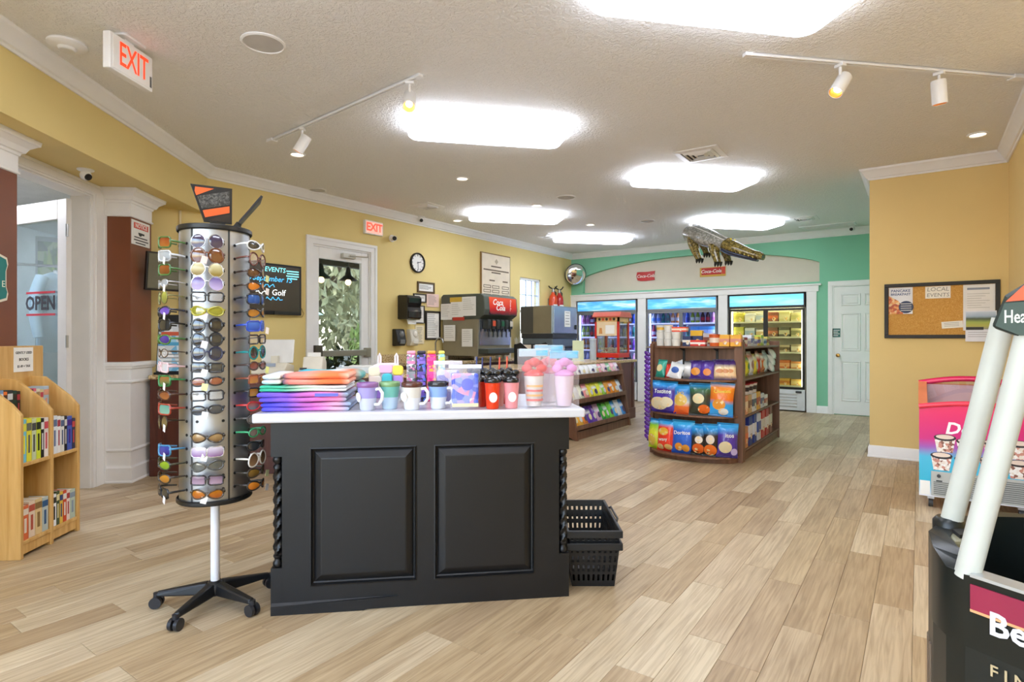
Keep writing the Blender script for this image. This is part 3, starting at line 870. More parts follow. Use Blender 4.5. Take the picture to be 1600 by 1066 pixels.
# ---- vestibule beyond
struct(MB().prism([tuple(un(1.0, -5.4).xy), tuple(un(10.5, -5.4).xy), tuple(un(10.5, NW - .15).xy), tuple(un(1.0, NW - .15).xy)], 2.62, 2.7).ob('ceiling_vestibule', M('cfcdc9', .8, bump=.3)), 'textured vestibule ceiling')
struct(MB().prism([tuple(un(1.0, -5.5).xy), tuple(un(10.5, -5.5).xy), tuple(un(10.5, -5.4).xy), tuple(un(1.0, -5.4).xy)], 0, 2.7).ob('wall_vestibule', M('dfe3ea', .7)), 'pale vestibule wall')
struct(MB().prism([tuple(un(1.0, -5.4).xy), tuple(un(1.1, -5.4).xy), tuple(un(1.1, NW - .15).xy), tuple(un(1.0, NW - .15).xy)], 0, 2.7).ob('wall_vestibule_side', M('dfe3ea', .7)), 'pale vestibule side wall')
t = thing('clothes_rail', 'chrome clothes rail beyond the entrance door', 'clothes rail', un(6.57, -4.2, -.004), 1.276)
for x in (-.42, .42):
    MB().cyl((x, 0, .03), (x, 0, 2.0), .014, n=12).ob('upright', STEEL, t, smooth=40); MB().box(x - .02, x + .02, -.22, .22, 0, .03).ob('foot', STEEL, t, bevel=.004)
MB().cyl((-.43, 0, 1.99), (.43, 0, 1.99), .014, n=12).ob('rail', STEEL, t, smooth=40)
JK = un(6.57, -4.2, 0) + Vector((.29, .957, 0)) * .16
for k, (dx, c, c2, lb) in enumerate(((-.15, 'a8c6e0', 'e6ebf0', 'pale blue jacket hanging on the clothes rail'), (.20, '7a9cc4', '4d668c', 'denim blue jacket hanging on the clothes rail'))):
    p = JK + Vector((math.cos(1.276), math.sin(1.276), 0)) * dx
    j = thing('hanging_jacket', lb, 'jacket', (p.x, p.y, 1.975), 1.276 + .75, 'jackets on the clothes rail')
    MB().tube([(0, 0, .01), (.012, 0, .03), (0, 0, .045), (-.014, 0, .03), (0, 0, -.03), (0, 0, -.06)], .003, 6).ob('hanger_hook', STEEL, j)
    vs = []; fs = []; n = 16
    rows = [(-.05, .05, .035), (-.09, .15, .06), (-.16, .21, .075), (-.35, .20, .08), (-.60, .21, .085), (-.86, .23, .08), (-.90, .225, .06)]
    for z, rx, ry in rows:
        for i in range(n):
            a_ = 2 * PI * i / n; vs.append((rx * math.cos(a_), ry * math.sin(a_) * (1 + .12 * math.sin(3 * a_ + z * 9)), z))
    for q in range(len(rows) - 1):
        for i in range(n): fs.append((q * n + i, (q + 1) * n + i, (q + 1) * n + (i + 1) % n, q * n + (i + 1) % n))
    fs.append(tuple(range(n)))
    MB().add(vs, fs).ob('jacket_body', M(c, .8), j, smooth=60)
    for s_ in (-1, 1): MB().tube([(s_ * .17, 0, -.12), (s_ * .25, -.01, -.3), (s_ * .27, -.03, -.55), (s_ * .26, -.06, -.74)], [.06, .058, .052, .045], 12).ob('sleeve', M(c, .8), j, smooth=60)
    MB().box(-.008, .008, -.10, -.07, -.85, -.12).ob('zip_strip', M(c2, .6), j); MB().tube([(-.06, -.03, -.06), (0, -.07, -.10), (.06, -.03, -.06), (0, .04, -.04)], .016, 8, closed=True).ob('collar', M(c2, .7), j, smooth=60)
t = thing('display_banner', 'tall grey banner with a green plant picture beyond the entrance', 'banner', un(7.85, -5.0, -.004), 1.276)
MB().box(-.24, .24, -.06, .06, 0, .04).ob('base', STEEL, t, bevel=.006); MB().box(-.22, .22, .012, .022, .04, 2.5).ob('panel', M('9aa6a6', .6), t)
MB().box(-.2, .2, .006, .012, 1.95, 2.44).ob('picture', MSPECK('6f8f5e', ('8aa86e', '4d6a48', 'a9bd8a', 'c7d0c0'), 9, .5), t)
for i in range(7):
    a = -.8 + i * .27
    MB().add([(0, .004, 2.0), (.16 * math.sin(a) - .03, .002, 2.12 + .05 * math.cos(a)), (.18 * math.sin(a), .004, 2.2 + .2 * math.cos(a)), (.16 * math.sin(a) + .03, .002, 2.12 + .05 * math.cos(a))], [(0, 1, 2, 3)]).ob('painted_leaf', M(('7fa94a', 'a5c262', '5d8746')[i % 3], .6), t)

struct(MB().prism([tuple(un(1.0, -5.4).xy), tuple(un(10.5, -5.4).xy), tuple(un(10.5, NW - .15).xy), tuple(un(1.0, NW - .15).xy)], -.3, -.004).ob('floor_vestibule', M('b9b4ab', .8)), 'pale vestibule floor')
# ================================================================== left wall: patio door, window, pictures, dispensers
def lw(name, label, cat, y, z, group=None, x=None):
    """thing on the left wall: local -Y looks into the room, local +X runs along world +Y"""
    t = thing(name, label, cat, (XL if x is None else x, y, z), 0, group)
    t.rotation_euler = (0, 0, PI / 2)
    return t
def lines(parent, x0, x1, y, z1, n, dz, mat=None, h=.006, seed=1):
    r = random.Random(seed)
    for i in range(n):
        MB().box(x0, x0 + (x1 - x0) * r.uniform(.6, 1.0), y - .0008, y, z1 - i * dz - h, z1 - i * dz).ob('print_line', mat or M('7b7874', .7), parent)
# ---- patio door (structure)
d = lw('door_3', 'x', 'x', DY0, 0); del d['category']; d['kind'] = 'structure'; d['label'] = 'white glazed patio door with push bar'
DW = DY1 - DY0
m = MB(); m.box(-.09, 0, -.022, 0, 0, DZ); m.box(DW, DW + .09, -.022, 0, 0, DZ); m.box(-.09, DW + .09, -.022, 0, DZ + .0002, DZ + .09)
m.box(-.095, -.06, -.032, -.0222, 0, DZ + .06); m.box(DW + .06, DW + .095, -.032, -.0222, 0, DZ + .06); m.box(-.095, DW + .095, -.032, -.0222, DZ + .0602, DZ + .095)
m.box(0, .02, .001, .13, 0, DZ - .0202); m.box(DW - .02, DW, .001, .13, 0, DZ - .0202); m.box(0, DW, .001, .13, DZ - .02, DZ - .0002)
m.ob('door_casing', WHITE, d)
m = MB(); m.box(.022, .105, .01, .055, .01, DZ - .022); m.box(DW - .14, DW - .022, .01, .055, .01, DZ - .022); m.box(.105, DW - .14, .01, .055, 2.2, DZ - .022); m.box(.105, DW - .14, .01, .055, .01, .3)
m.ob('leaf_frame', WHITE, d, bevel=.004)
MB().box(.1, DW - .135, .03, .036, .29, 2.21).ob('glass', MGLASS('f4f7f2', .05), d)
PB = M('a9a596', .4, .6)
MB().box(.03, DW - .03, -.05, -.005, 1.0, 1.075).ob('push_bar', PB, d, bevel=.006)
MB().box(.02, .11, -.06, .008, .94, 1.14).ob('latch_box', M('5f5a4d', .4, .5), d, bevel=.006)
MB().box(DW - .11, DW - .03, -.055, .008, .98, 1.10).ob('bar_end', PB, d, bevel=.006)
MB().box(.42, .62, -.05, .008, 2.235, 2.295).ob('door_closer', M('c7c3b8', .4, .4), d, bevel=.006)
MB().tube([(.52, -.06, 2.265), (.75, -.12, 2.27), (.84, -.03, 2.33)], .009).ob('closer_arm', M('c7c3b8', .4, .4), d)
# ---- sash window (structure)
w = lw('window_1', 'x', 'x', WY0, 0); del w['category']; w['kind'] = 'structure'; w['label'] = 'white sash window with muntins'
WW = WY1 - WY0
m = MB(); m.box(0, WW, .02, .08, WZ0, WZ0 + .04); m.box(0, WW, .02, .08, WZ1 - .04, WZ1); m.box(0, .04, .02, .08, WZ0, WZ1); m.box(WW - .04, WW, .02, .08, WZ0, WZ1); m.box(0, WW, .02, .07, 1.7, 1.74)
m.ob('window_frame', WHITE, w, bevel=.003)
for x in (.25, .45): MB().box(x - .008, x + .008, .035, .055, WZ0 + .04, WZ1 - .04).ob('muntin', M('b9c6d8', .5), w)
for z in (1.37, 2.03): MB().box(.04, WW - .04, .035, .055, z - .008, z + .008).ob('muntin', M('b9c6d8', .5), w)
MB().box(.03, WW - .03, .042, .047, WZ0 + .03, WZ1 - .03).ob('pane', MGLASS('f0f5ff', .05), w)
MB().box(-.03, WW + .03, -.04, .02, WZ0 - .03, WZ0).ob('window_sill', WHITE, w, bevel=.004)

# ---- outdoors behind the door and window
struct(MB().box(-40, -6.11, -14, 40, -.3, -.05).ob('patio_ground', M('9a948a', .9, bump=.3)), 'pale patio paving outside')
def foliage(center, rad, n, mat, parent, size=.09, seed=1, name='foliage'):
    r = random.Random(seed); m = MB()
    for i in range(n):
        while True:
            p = Vector((r.uniform(-1, 1), r.uniform(-1, 1), r.uniform(-1, 1)))
            if .35 < p.length < 1: break
        p = Vector((p.x * rad[0], p.y * rad[1], p.z * rad[2])) + Vector(center)
        q = Euler((r.uniform(0, 6), r.uniform(0, 6), r.uniform(0, 6))).to_matrix()
        s_ = size * r.uniform(.6, 1.4)
        a, b, c_, e_ = [p + q @ Vector(v) for v in ((-s_, 0, 0), (0, -s_ * .45, .01), (s_, 0, 0), (0, s_ * .45, .01))]
        m.add([a, b, c_, e_], [(0, 1, 2, 3)])
    o = m.ob(name, mat, parent)
    return o
LEAF1 = M('a09a78', .8, var=.3, scale=3); LEAF2 = M('84904f', .8, var=.25, scale=3); BARK = M('6b5a4a', .9, bump=.4)
t = thing('oak_tree', 'spreading grey green oak outside the patio door', 'tree', (-15.5, 10.6, -.05))
MB().tube([(0, 0, 0), (.1, 0, .9), (0, .1, 1.8), (.2, .3, 2.6)], [.42, .34, .36, .25], 10).ob('trunk', BARK, t, smooth=60)
for i, (dx, dy, dz) in enumerate(((1.6, .6, 3.6), (-1.5, .9, 3.7), (.6, -1.8, 3.5), (.4, 2.0, 3.9), (-.4, -.5, 4.4))):
    MB().tube([(0, .1, 1.7), (dx * .45, dy * .45, 2.5), (dx, dy, dz)], [.2, .13, .05], 8).ob('branch', BARK, t, smooth=60)
foliage((0, 0, 4.7), (4.8, 4.8, 2.9), 9000, LEAF1, t, .17, 3)
for i, (x, y, h, lb) in enumerate(((-14.0, 8.6, 1.5, 'bright green shrub left of the oak trunk outside'), (-13.2, 11.9, 1.7, 'broad leaved green shrub right of the oak trunk outside'), (-13.6, 6.4, 1.2, 'low green shrub behind the turquoise parasol'))):
    t = thing('garden_shrub', lb, 'shrub', (x, y, -.05), 0, 'shrubs outside the patio door')
    MB().tube([(0, 0, 0), (.05, 0, h * .6)], [.05, .03], 6).ob('stem', BARK, t)
    foliage((0, 0, h * .62), (.9, .9, h * .55), 700, LEAF2, t, .15, 20 + i)
for i, (x, y, h, rx, lb) in enumerate(((-26, 6.0, 6.8, 3.7, 'tall grey green tree far left behind the oak'), (-26, 13.9, 7.0, 3.9, 'tall grey green tree straight behind the oak'), (-25, 22.0, 6.8, 3.9, 'tall grey green tree far right behind the oak'))):
    t = thing('hedge_tree', lb, 'tree', (x, y, -.05), 0, 'trees behind the patio')
    MB().tube([(0, 0, 0), (.1, .1, h * .5)], [.25, .15], 8).ob('trunk', BARK, t, smooth=60)
    foliage((0, 0, h * .5), (rx, rx, h * .52), 4200, (LEAF1, LEAF2)[i % 2], t, .26, 70 + i)
t = thing('palm_shrub', 'arching palm fronds outside the patio door', 'palm', (-12.0, 9.6, -.05), 0)
for i in range(13):
    a = i * 2.4; l_ = 1.3 + .1 * (i % 4)
    pts = [Vector((math.cos(a) * l_ * f, math.sin(a) * l_ * f, .5 + 1.2 * f - 1.0 * f * f)) for f in (0, .3, .6, .85, 1)]
    m = MB(); m.tube(pts, .008, 5)
    for p, q in zip(pts, pts[1:]):
        for k in range(4):
            c_ = p.lerp(q, k / 4); side_ = Vector((-math.sin(a), math.cos(a), -.4))
            for s_ in (1, -1):
                m.add([c_, c_ + Vector((side_.x * s_ * .22, side_.y * s_ * .22, -.1)) + (q - p) * .4, c_ + (q - p) * .2], [(0, 1, 2)])
    m.ob('frond', LEAF2, t)
MB().lathe([(.06, 0), (.05, .5)], 8).ob('stem', BARK, t)
t = thing('patio_parasol', 'turquoise patio parasol outside the glazed door', 'parasol', (-10.2, 6.1, -.05))
MB().lathe([(.25, 0), (.25, .06), (.04, .08)], 16).ob('base', DGREY, t); MB().cyl((0, 0, .06), (0, 0, 2.4), .022).ob('pole', M('d8d5cc', .4), t)
MB().lathe([(1.25, 1.72), (1.0, 1.86), (.4, 2.2), (0, 2.4)], 8, cap=False).ob('canopy', M('9fd8dc', .7), t)
# pergola roof edge with two pendant lamps
t = thing('pergola_roof', 'dark slatted porch roof above the patio door outside', 'roof', (-6.2, 3.2, 0))
m = MB(); m.box(-2.2, 0, 0, .1, 2.48, 2.60); m.box(-2.2, -2.1, 0, 4.2, 2.48, 2.60); m.ob('beam', M('4a4038', .7), t)
for i in range(15): MB().box(-2.2, 0, .05 + i * .28, .16 + i * .28, 2.56, 2.60).ob('slat', M('5a4e44', .7), t)
MB().box(-2.2, 0, 0, 4.2, 2.60, 2.66).ob('deck', M('6b6259', .8), t)
for i, (y, lb) in enumerate(((5.77, ''), (6.30, ''))):
    t = thing('pendant_lamp', ('black cone pendant lamp under the porch roof, above the parasol', 'black cone pendant lamp under the porch roof, before the oak crown')[i], 'lamp', (-7.75, y, 2.60), 0, 'pendant lamps under the porch roof')
    MB().cyl((0, 0, -.2), (0, 0, .002), .006, n=6).ob('cord', BLACK, t)
    MB().lathe([(.15, -.42), (.13, -.40), (.05, -.33), (.03, -.2), (.012, -.19)], 20, cap=False).ob('lamp_shade', M('2a2622', .5), t, smooth=40)
    MB().sph((0, 0, -.45), .05, 10, 8).ob('bulb', MEMIT('ffd9a0', 4), t, smooth=60)
# patio table and chairs, dark planters
t = thing('patio_table', 'white topped patio table outside the glazed door', 'table', (-9.0, 7.2, -.05))
MB().lathe([(.55, .70), (.55, .73)], 20).ob('table_top', WHITE, t); MB().lathe([(.25, 0), (.05, .04), (.04, .70)], 14).ob('pedestal', DGREY, t, smooth=40)
def patio_chair(x, y, rz, lb, col):
    t = thing('patio_chair', lb, 'chair', (x, y, -.05), rz, 'patio chairs outside')
    mt = M(col, .6)
    MB().box(-.24, .24, -.24, .24, .42, .46).ob('seat', mt, t, bevel=.01); MB().box(-.24, .24, .22, .26, .46, .92).ob('backrest', mt, t, bevel=.01)
    for sx in (-1, 1):
        for sy in (-1, 1): MB().cyl((sx * .21, sy * .21, 0), (sx * .21, sy * .21, .42), .018, n=8).ob('leg', DGREY, t)
patio_chair(-8.5, 7.9, .4, 'white patio chair beside the round patio table', 'eceae4'); patio_chair(-9.8, 7.6, -1.2, 'dark patio chair beside the round patio table', '4b4a48'); patio_chair(-8.3, 6.6, 2.6, 'dark patio chair close to the glazed door', '3c3b3a')
for i, (x, y, lb) in enumerate(((-7.6, 6.0, 'black planter of dark foliage just outside the patio door'), (-7.7, 5.2, 'black planter outside beside the door latch'), (-8.5, 5.6, 'black planter standing behind the other planters outside'))):
    t = thing('planter_box', lb, 'planter', (x, y, -.05), .3 * i, 'planters outside the patio door')
    MB().lathe([(.2, 0), (.26, .55), (.27, .57), (.24, .57), (.22, .5), (0, .5)], 4, cap=False).ob('pot', BLACK, t)
    foliage((0, 0, .8), (.34, .34, .34), 260, M('3f4a36', .8, var=.3), t, .07, 40 + i)

# ---- event screen
t = lw('event_screen', 'black framed screen with blue handwritten event notes beside the patio door', 'screen', 3.65, 1.775)
MB().box(-.47, .47, -.05, -.012, -.285, .285).ob('bezel', BLACKP, t, bevel=.005)
MB().box(-.445, .445, -.0525, -.0495, -.245, .262).ob('display', M('4f463c', .25, var=.1, scale=2), t)
MB().box(.12, .45, -.06, -.045, -.285, -.245).ob('control_strip', M('232322', .4), t)
CY, BL, WT = MEMIT('7fe0e8', .9), MEMIT('49b3f2', .9), MEMIT('e9efef', .9)
text('EVENTS', CY, t, (.13, -.0532, .215), size=.075, shear=.15); text('September 15', BL, t, (.1, -.0532, .11), size=.085, shear=.3)
text('Golf', WT, t, (.17, -.0532, -.04), size=.095, shear=.1)
for x0, x1, z, mt, f in ((-.06, .12, .035, BL, 90), (-.1, .04, -.045, WT, 80), (.02, .22, -.11, BL, 95), (-.3, -.14, .11, BL, 85)):
    MB().tube([(x0 + (x1 - x0) * k / 40, -.0545, z + .014 * math.sin(f * (x1 - x0) * k / 40) + .006 * math.sin(k * .9)) for k in range(41)], .0035, 5).ob('handwritten_line', mt, t)
for i in range(4): MB().box(.27 + .01 * (i % 2), .43 - .02 * (i == 3), -.0535, -.0525, .21 - i * .028, .222 - i * .028).ob('print_line', CY, t)
MB().tube([(-.2, -.02, -.285), (-.1, -.03, -.31), (.2, -.03, -.30), (.5, -.02, -.3), (.53, -.01, -.26), (.5, -.01, -.2)], .006, 6).ob('cable', M('c7b070', .6), t)

# ---- clock
t = lw('wall_clock', 'round white wall clock with thin black rim', 'clock', 6.07, 2.315)
RX = Matrix.Rotation(PI / 2, 4, 'X')
MB().lathe([(.145, .0005), (.145, .03), (.135, .04), (.125, .03), (.125, .012)], 40, mtx=RX, cap=False).ob('rim', BLACK, t, smooth=35)
MB().lathe([(.128, .014), (0, .015)], 40, mtx=RX, cap=False).ob('dial', PAPER, t)
for i in range(12):
    a = i * PI / 6
    m = MB(); m.box(-.004, .004, -.0175, -.0155, .095, .115 if i % 3 else .12, Matrix.Rotation(a, 4, 'Y')); m.ob('hour_mark', INK, t)
MB().box(-.005, .005, -.02, -.018, -.015, .07, Matrix.Rotation(math.radians(75), 4, 'Y')).ob('hour_hand', INK, t)
MB().box(-.0035, .0035, -.023, -.021, -.02, .105, Matrix.Rotation(math.radians(177), 4, 'Y')).ob('minute_hand', INK, t)

# ---- frames and papers
def frame(label, y0, y1, z0, z1, fc, fw=.02, paper='f1efe9', n=6, group='framed papers above the counter', name='framed_certificate', seed=1):
    t = lw(name, label, 'framed paper', (y0 + y1) / 2, (z0 + z1) / 2, group)
    a, b = (y1 - y0) / 2, (z1 - z0) / 2
    if fc:
        m = MB(); m.box(-a, a, -.02, -.0005, -b, -b + fw); m.box(-a, a, -.02, -.0005, b - fw, b); m.box(-a, -a + fw, -.02, -.0005, -b + fw, b - fw); m.box(a - fw, a, -.02, -.0005, -b + fw, b - fw)
        m.ob('frame', M(fc, .5), t)
    f = fw * .9 if fc else 0
    MB().box(-a + f, a - f, -.008, -.001, -b + f, b - f).ob('sheet', M(paper, .7), t)
    lines(t, -a + f + .025, a - f - .025, -.008, b - f - .03, n, (2 * b - 2 * f - .05) / max(n, 1), seed=seed)
    return t
frame('small dark wooden framed certificate at the top of the framed papers', 6.07, 6.43, 1.89, 2.05, '5a4320', .025, n=4)
frame('small black framed paper just above the towel dispenser', 5.99, 6.25, 1.745, 1.87, '2b2620', .015, n=3, seed=2)
frame('frameless pink notice between the framed papers', 6.27, 6.53, 1.69, 1.885, None, 0, 'e8c9bd', 7, seed=3)
frame('tall black framed certificate with white mat', 6.235, 6.56, 1.20, 1.63, '1f1a17', .028, n=12, seed=4)
frame('thin black framed sheet half behind the towel dispenser', 6.0, 6.215, 1.44, 1.70, '2b2620', .012, n=7, seed=5)
frame('cream sheet of small print under the towel dispenser', 6.03, 6.21, 1.14, 1.41, None, 0, 'efe3c2', 10, seed=6)
# menu board
t = lw('menu_board', 'tall cream beverage menu board with rows of outlined boxes', 'menu board', 7.955, 2.0)
MB().box(-.415, .415, -.03, -.0005, -.66, .66).ob('backing', M('8a6a3a', .5), t)
MB().box(-.395, .395, -.034, -.0295, -.64, .64).ob('panel', M('ecdcc4', .6), t)
BRN = M('6d5a44', .6)
MB().lathe([(.05, 0), (.05, .0012)], 4, mtx=Matrix.Translation((.0, -.0345, .53)) @ RX).ob('emblem', M('b9a68a', .6), t)
for x0, x1, z in ((-.15, .14, .43), (-.36, .36, .365), (-.14, .12, .325), (-.2, -.05, .19), (.18, .33, .19)): MB().box(x0, x1, -.036, -.0335, z, z + .022).ob('print_line', BRN, t)
for i in range(10):
    for x0 in (-.36, -.12, .16):
        z = .12 - i * .075; m = MB(); a, b = x0, x0 + .2
        m.box(a, b, -.036, -.0335, z - .05, z - .04); m.box(a, b, -.036, -.0335, z - .01, z); m.box(a, a + .012, -.036, -.0335, z - .04, z - .01); m.box(b - .012, b, -.036, -.0335, z - .04, z - .01)
        m.ob('drink_box', BRN, t)
# ---- dispensers
t = lw('towel_dispenser', 'glossy black paper towel dispenser with a hanging sheet', 'towel dispenser', 5.83, 1.655)
prof = [(0, -.17), (.17, -.17), (.2, -.15), (.205, -.06), (.185, 0), (.205, .06), (.205, .13), (.17, .165), (0, .175)]
GB = M('17181a', .15, coat=.5)
m = MB(); m.prism([(-p[0], p[1]) for p in prof][::-1], -.13, .13, axis=0); m.ob('cover', GB, t, bevel=.012)
MB().box(-.14, -.125, -.19, -.0005, -.165, .165).ob('side_plate', M('24221c', .4), t, bevel=.006)
MB().add([(-.09, -.13, -.17), (.08, -.13, -.17), (.085, -.14, -.235), (-.085, -.15, -.235), (-.09, -.135, -.17), (.08, -.135, -.17), (.085, -.145, -.235), (-.085, -.155, -.235)], [(0, 3, 2, 1), (4, 5, 6, 7), (0, 1, 5, 4), (2, 3, 7, 6), (1, 2, 6, 5), (3, 0, 4, 7)]).ob('paper_sheet', PAPER, t)
def soap(y, label, c1, c2, w=.085):
    t = lw('soap_dispenser', label, 'soap dispenser', y, 1.235, 'soap dispensers')
    m = MB(); m.prism([(0, .12), (0, -.12), (-.09, -.115), (-.115, -.06), (-.1, .02), (-.075, .115)], -w, w, axis=0); m.ob('body', M(c1, .3), t, bevel=.014)
    MB().sph((.01, -.09, .045), (.045, .035, .05), 12, 8).ob('window', M(c2, .15, coat=.5), t, smooth=60)
    MB().box(-.04, .05, -.125, -.08, -.09, -.03).ob('push_lever', M(c2, .3), t, bevel=.008)
soap(5.67, 'black soap dispenser below the towel dispenser', '1b1b1c', '6f7173'); soap(5.93, 'cream soap dispenser below the towel dispenser', 'd6cfbf', 'efeadf', .075)
# ---- fire extinguishers
for i, (y, c, lb) in enumerate(((9.72, 'd9481f', 'orange red fire extinguisher on the wall by the convex mirror'), (9.96, 'b82422', 'deep red fire extinguisher on the wall by the convex mirror'))):
    t = lw('fire_extinguisher', lb, 'fire extinguisher', y, 1.5, 'wall fire extinguishers')
    MB().lathe([(0, 0), (.075, .0), (.085, .02), (.085, .46), (.07, .54), (.035, .59), (.03, .62)], 20, (0, -.1, 0)).ob('cylinder', M(c, .25, coat=.3), t, smooth=40)
    MB().lathe([(.028, .61), (.032, .66), (.02, .69)], 12, (0, -.1, 0)).ob('valve', M('9d9a92', .3, .8), t, smooth=40)
    m = MB(); m.tube([(0, -.1, .67), (0, -.16, .70), (0, -.19, .74)], .012); m.tube([(0, -.1, .68), (0, -.02, .72), (0, .0, .75)], .012); m.ob('lever', BLACK, t, smooth=50)
    MB().tube([(.03, -.1, .65), (.10, -.1, .62), (.105, -.1, .4), (.1, -.1, .2)], .013, 8).ob('hose', BLACK, t, smooth=50)
    MB().lathe([(.0865, .18), (.0865, .38)], 10, (0, -.1, 0), a0=-PI * .8, a1=-PI * .2, cap=False).ob('label_sticker', PAPER, t)
    MB().box(-.04, .04, -.02, -.0005, .3, .5).ob('bracket', STEEL, t)
# ---- convex mirror in the corner
t = thing('convex_mirror', 'round convex security mirror in the corner by the teal wall', 'mirror', (-5.72, 10.38, 2.52))
R_ = Matrix.Rotation(math.radians(44), 4, 'Z') @ Matrix.Rotation(math.radians(105), 4, 'X')
MB().lathe([(.22, -.002), (.22, .008), (.205, .014)], 40, mtx=R_).ob('rim', BLACK, t, smooth=40)
MB().lathe([(.21 * math.sin(a * PI / 2 / 9) if a else 0.0, .012 + .075 * math.cos(a * PI / 2 / 9)) for a in range(9, -1, -1)], 40, mtx=R_, cap=False).ob('mirror_dome', M('f4f5f6', .02, 1.0, var=0), t, smooth=80)
MB().cyl((0, 0, 0), (-.2, .2, .02), .012).ob('arm', STEEL, t)
# ================================================================== service counter, back counter and what stands there
A_ = Vector((-5.592, 2.360)); N2 = Vector((NN.x, NN.y)); U2 = Vector((U.x, U.y))
B_ = Vector((-3.60, A_.y + (A_.x * -1 - 3.60) * (.652 / .758)))
YE = 8.42
def prism_w(name, pts, z0, z1, mat, parent=None, bevel=0, org=(0, 0)):
    return MB().prism([(p[0] - org[0], p[1] - org[1]) for p in pts], z0, z1).ob(name, mat, parent, bevel=bevel)
def counter_unit(label, p0, p1, q1, q0, front_n, stile=True, end=False):
    """p0-p1 front line, q0-q1 back line (world XY)"""
    t = thing('counter_cabinet', label, 'counter', (p0[0], p0[1], 0), 0, 'mahogany counter cabinets')
    o = (p0[0], p0[1])
    poly = [p0, p1, q1, q0]
    ar = sum(poly[i][0] * poly[(i + 1) % 4][1] - poly[(i + 1) % 4][0] * poly[i][1] for i in range(4))
    if ar < 0: poly = poly[::-1]
    prism_w('body', poly, 0, .858, MAHOG, t, org=o)
    d = (Vector(p1) - Vector(p0)); L = d.length; d.normalize(); n = Vector(front_n)
    def strip(name, a, b, z0, z1, th):
        c0 = d * a; c1 = d * b
        pl = [c0 - n * .002, c1 - n * .002, c1 + n * th, c0 + n * th]
        ar = sum(pl[i][0] * pl[(i + 1) % 4][1] - pl[(i + 1) % 4][0] * pl[i][1] for i in range(4))
        if ar < 0: pl = pl[::-1]
        return MB().prism([tuple(v) for v in pl], z0, z1).ob(name, MAHOG, t, bevel=.004)
    strip('plinth', 0.002, L - .002, 0.001, .16, .018)
    for x in (.06, L - .10): strip('stile', x, x + .04, .165, .85, .010)
    return t
nd = (-U2.x, -U2.y)
L1 = (B_ - A_).length
cuts = [0, .62, 1.3, 2.0, L1]
for i in range(4):
    p0, p1 = A_ + N2 * (cuts[i] + .001), A_ + N2 * (cuts[i + 1] - .001)
    q0, q1 = p0 + U2 * .53, p1 + U2 * .53
    if i == 3: q1 = Vector((-4.2 - .002, B_.y + .275))
    counter_unit(('mahogany counter cabinet against the white column pedestal', 'mahogany counter cabinet behind the sunglasses rack', 'mahogany counter cabinet under the till', 'mahogany corner counter cabinet at the bend')[i], tuple(p0), tuple(p1), tuple(q1), tuple(q0), nd)
ys = [B_.y, 5.15, 6.2, 7.3, YE]
for i in range(4):
    y0, y1 = ys[i] + .002, ys[i + 1] - .002
    counter_unit(('mahogany counter cabinet just past the bend', 'mahogany counter cabinet before the snack rack', 'mahogany counter cabinet behind the slanted snack rack', 'mahogany counter end cabinet below the popcorn machine')[i],
                 (-3.6, y0), (-3.6, y1), (-4.2, y1), (-4.2, y0 + (.275 if i == 0 else 0)), (1, 0))
ov = .03
a0 = A_ - U2 * ov; kk = (B_.x + ov - a0.x) / N2.x; bb = a0 + N2 * kk
ct = prism_w('countertop', [tuple(a0), tuple(bb), (-3.6 + ov, YE + ov), (-4.23, YE + ov), (-4.23, B_.y + .29), tuple(A_ + U2 * .54)], .86, .90, GRANITE, bevel=.006)
tag(ct, 'speckled tan granite top of the bent service counter', 'countertop')
# back counter
for i, (y0, y1) in enumerate(((5.42, 6.4), (6.4, 7.35), (7.35, 8.3))):
    t = thing('counter_cabinet', ('mahogany back cabinet below the framed papers', 'mahogany back cabinet below the soda fountain', 'mahogany back cabinet below the menu board')[i], 'counter', (XL, y0, 0), 0, 'mahogany counter cabinets')
    t.rotation_euler = (0, 0, PI / 2); L = y1 - y0
    MB().box(.002, L - .002, -.65, -.002, 0, .858).ob('body', MAHOG, t)
    for x0 in (.03, L / 2 + .01):
        dd = MB().box(x0, x0 + L / 2 - .04, -.668, -.651, .12, .83).ob('door', MAHOG, t, bevel=.004)
        MB().box(x0 + .06, x0 + L / 2 - .10, -.674, -.667, .18, .77).ob('door_panel', MAHOG, dd, bevel=.004)
        MB().cyl((x0 + L / 2 - .08, -.669, .72), (x0 + L / 2 - .08, -.69, .72), .012).ob('knob', STEEL, dd, smooth=40)
tag(MB().box(XL + .002, -5.25, 5.40, 8.32, .86, .90).ob('back_countertop', GRANITE, bevel=.006), 'speckled tan granite top along the clock wall', 'countertop')
tag(MB().box(XL + .002, XL + .022, 5.40, 8.32, .9005, 1.0).ob('backsplash', GRANITE, bevel=.004), 'low granite backsplash along the clock wall', 'backsplash')
ZT = .9005
# ---- faucet
t = thing('faucet', 'brushed gooseneck faucet below the framed certificate', 'faucet', (-5.78, 6.28, ZT))
MB().lathe([(.028, 0), (.028, .02), (.018, .03), (.016, .08)], 16).ob('base', STEEL, t, smooth=40)
MB().tube([(0, 0, .07), (0, 0, .26), (.03, 0, .31), (.08, 0, .33), (.13, 0, .31), (.15, 0, .26)], .012, 10).ob('spout', STEEL, t, smooth=60)
MB().tube([(0, .015, .06), (.01, .08, .09)], .008, 8).ob('lever', STEEL, t, smooth=60)
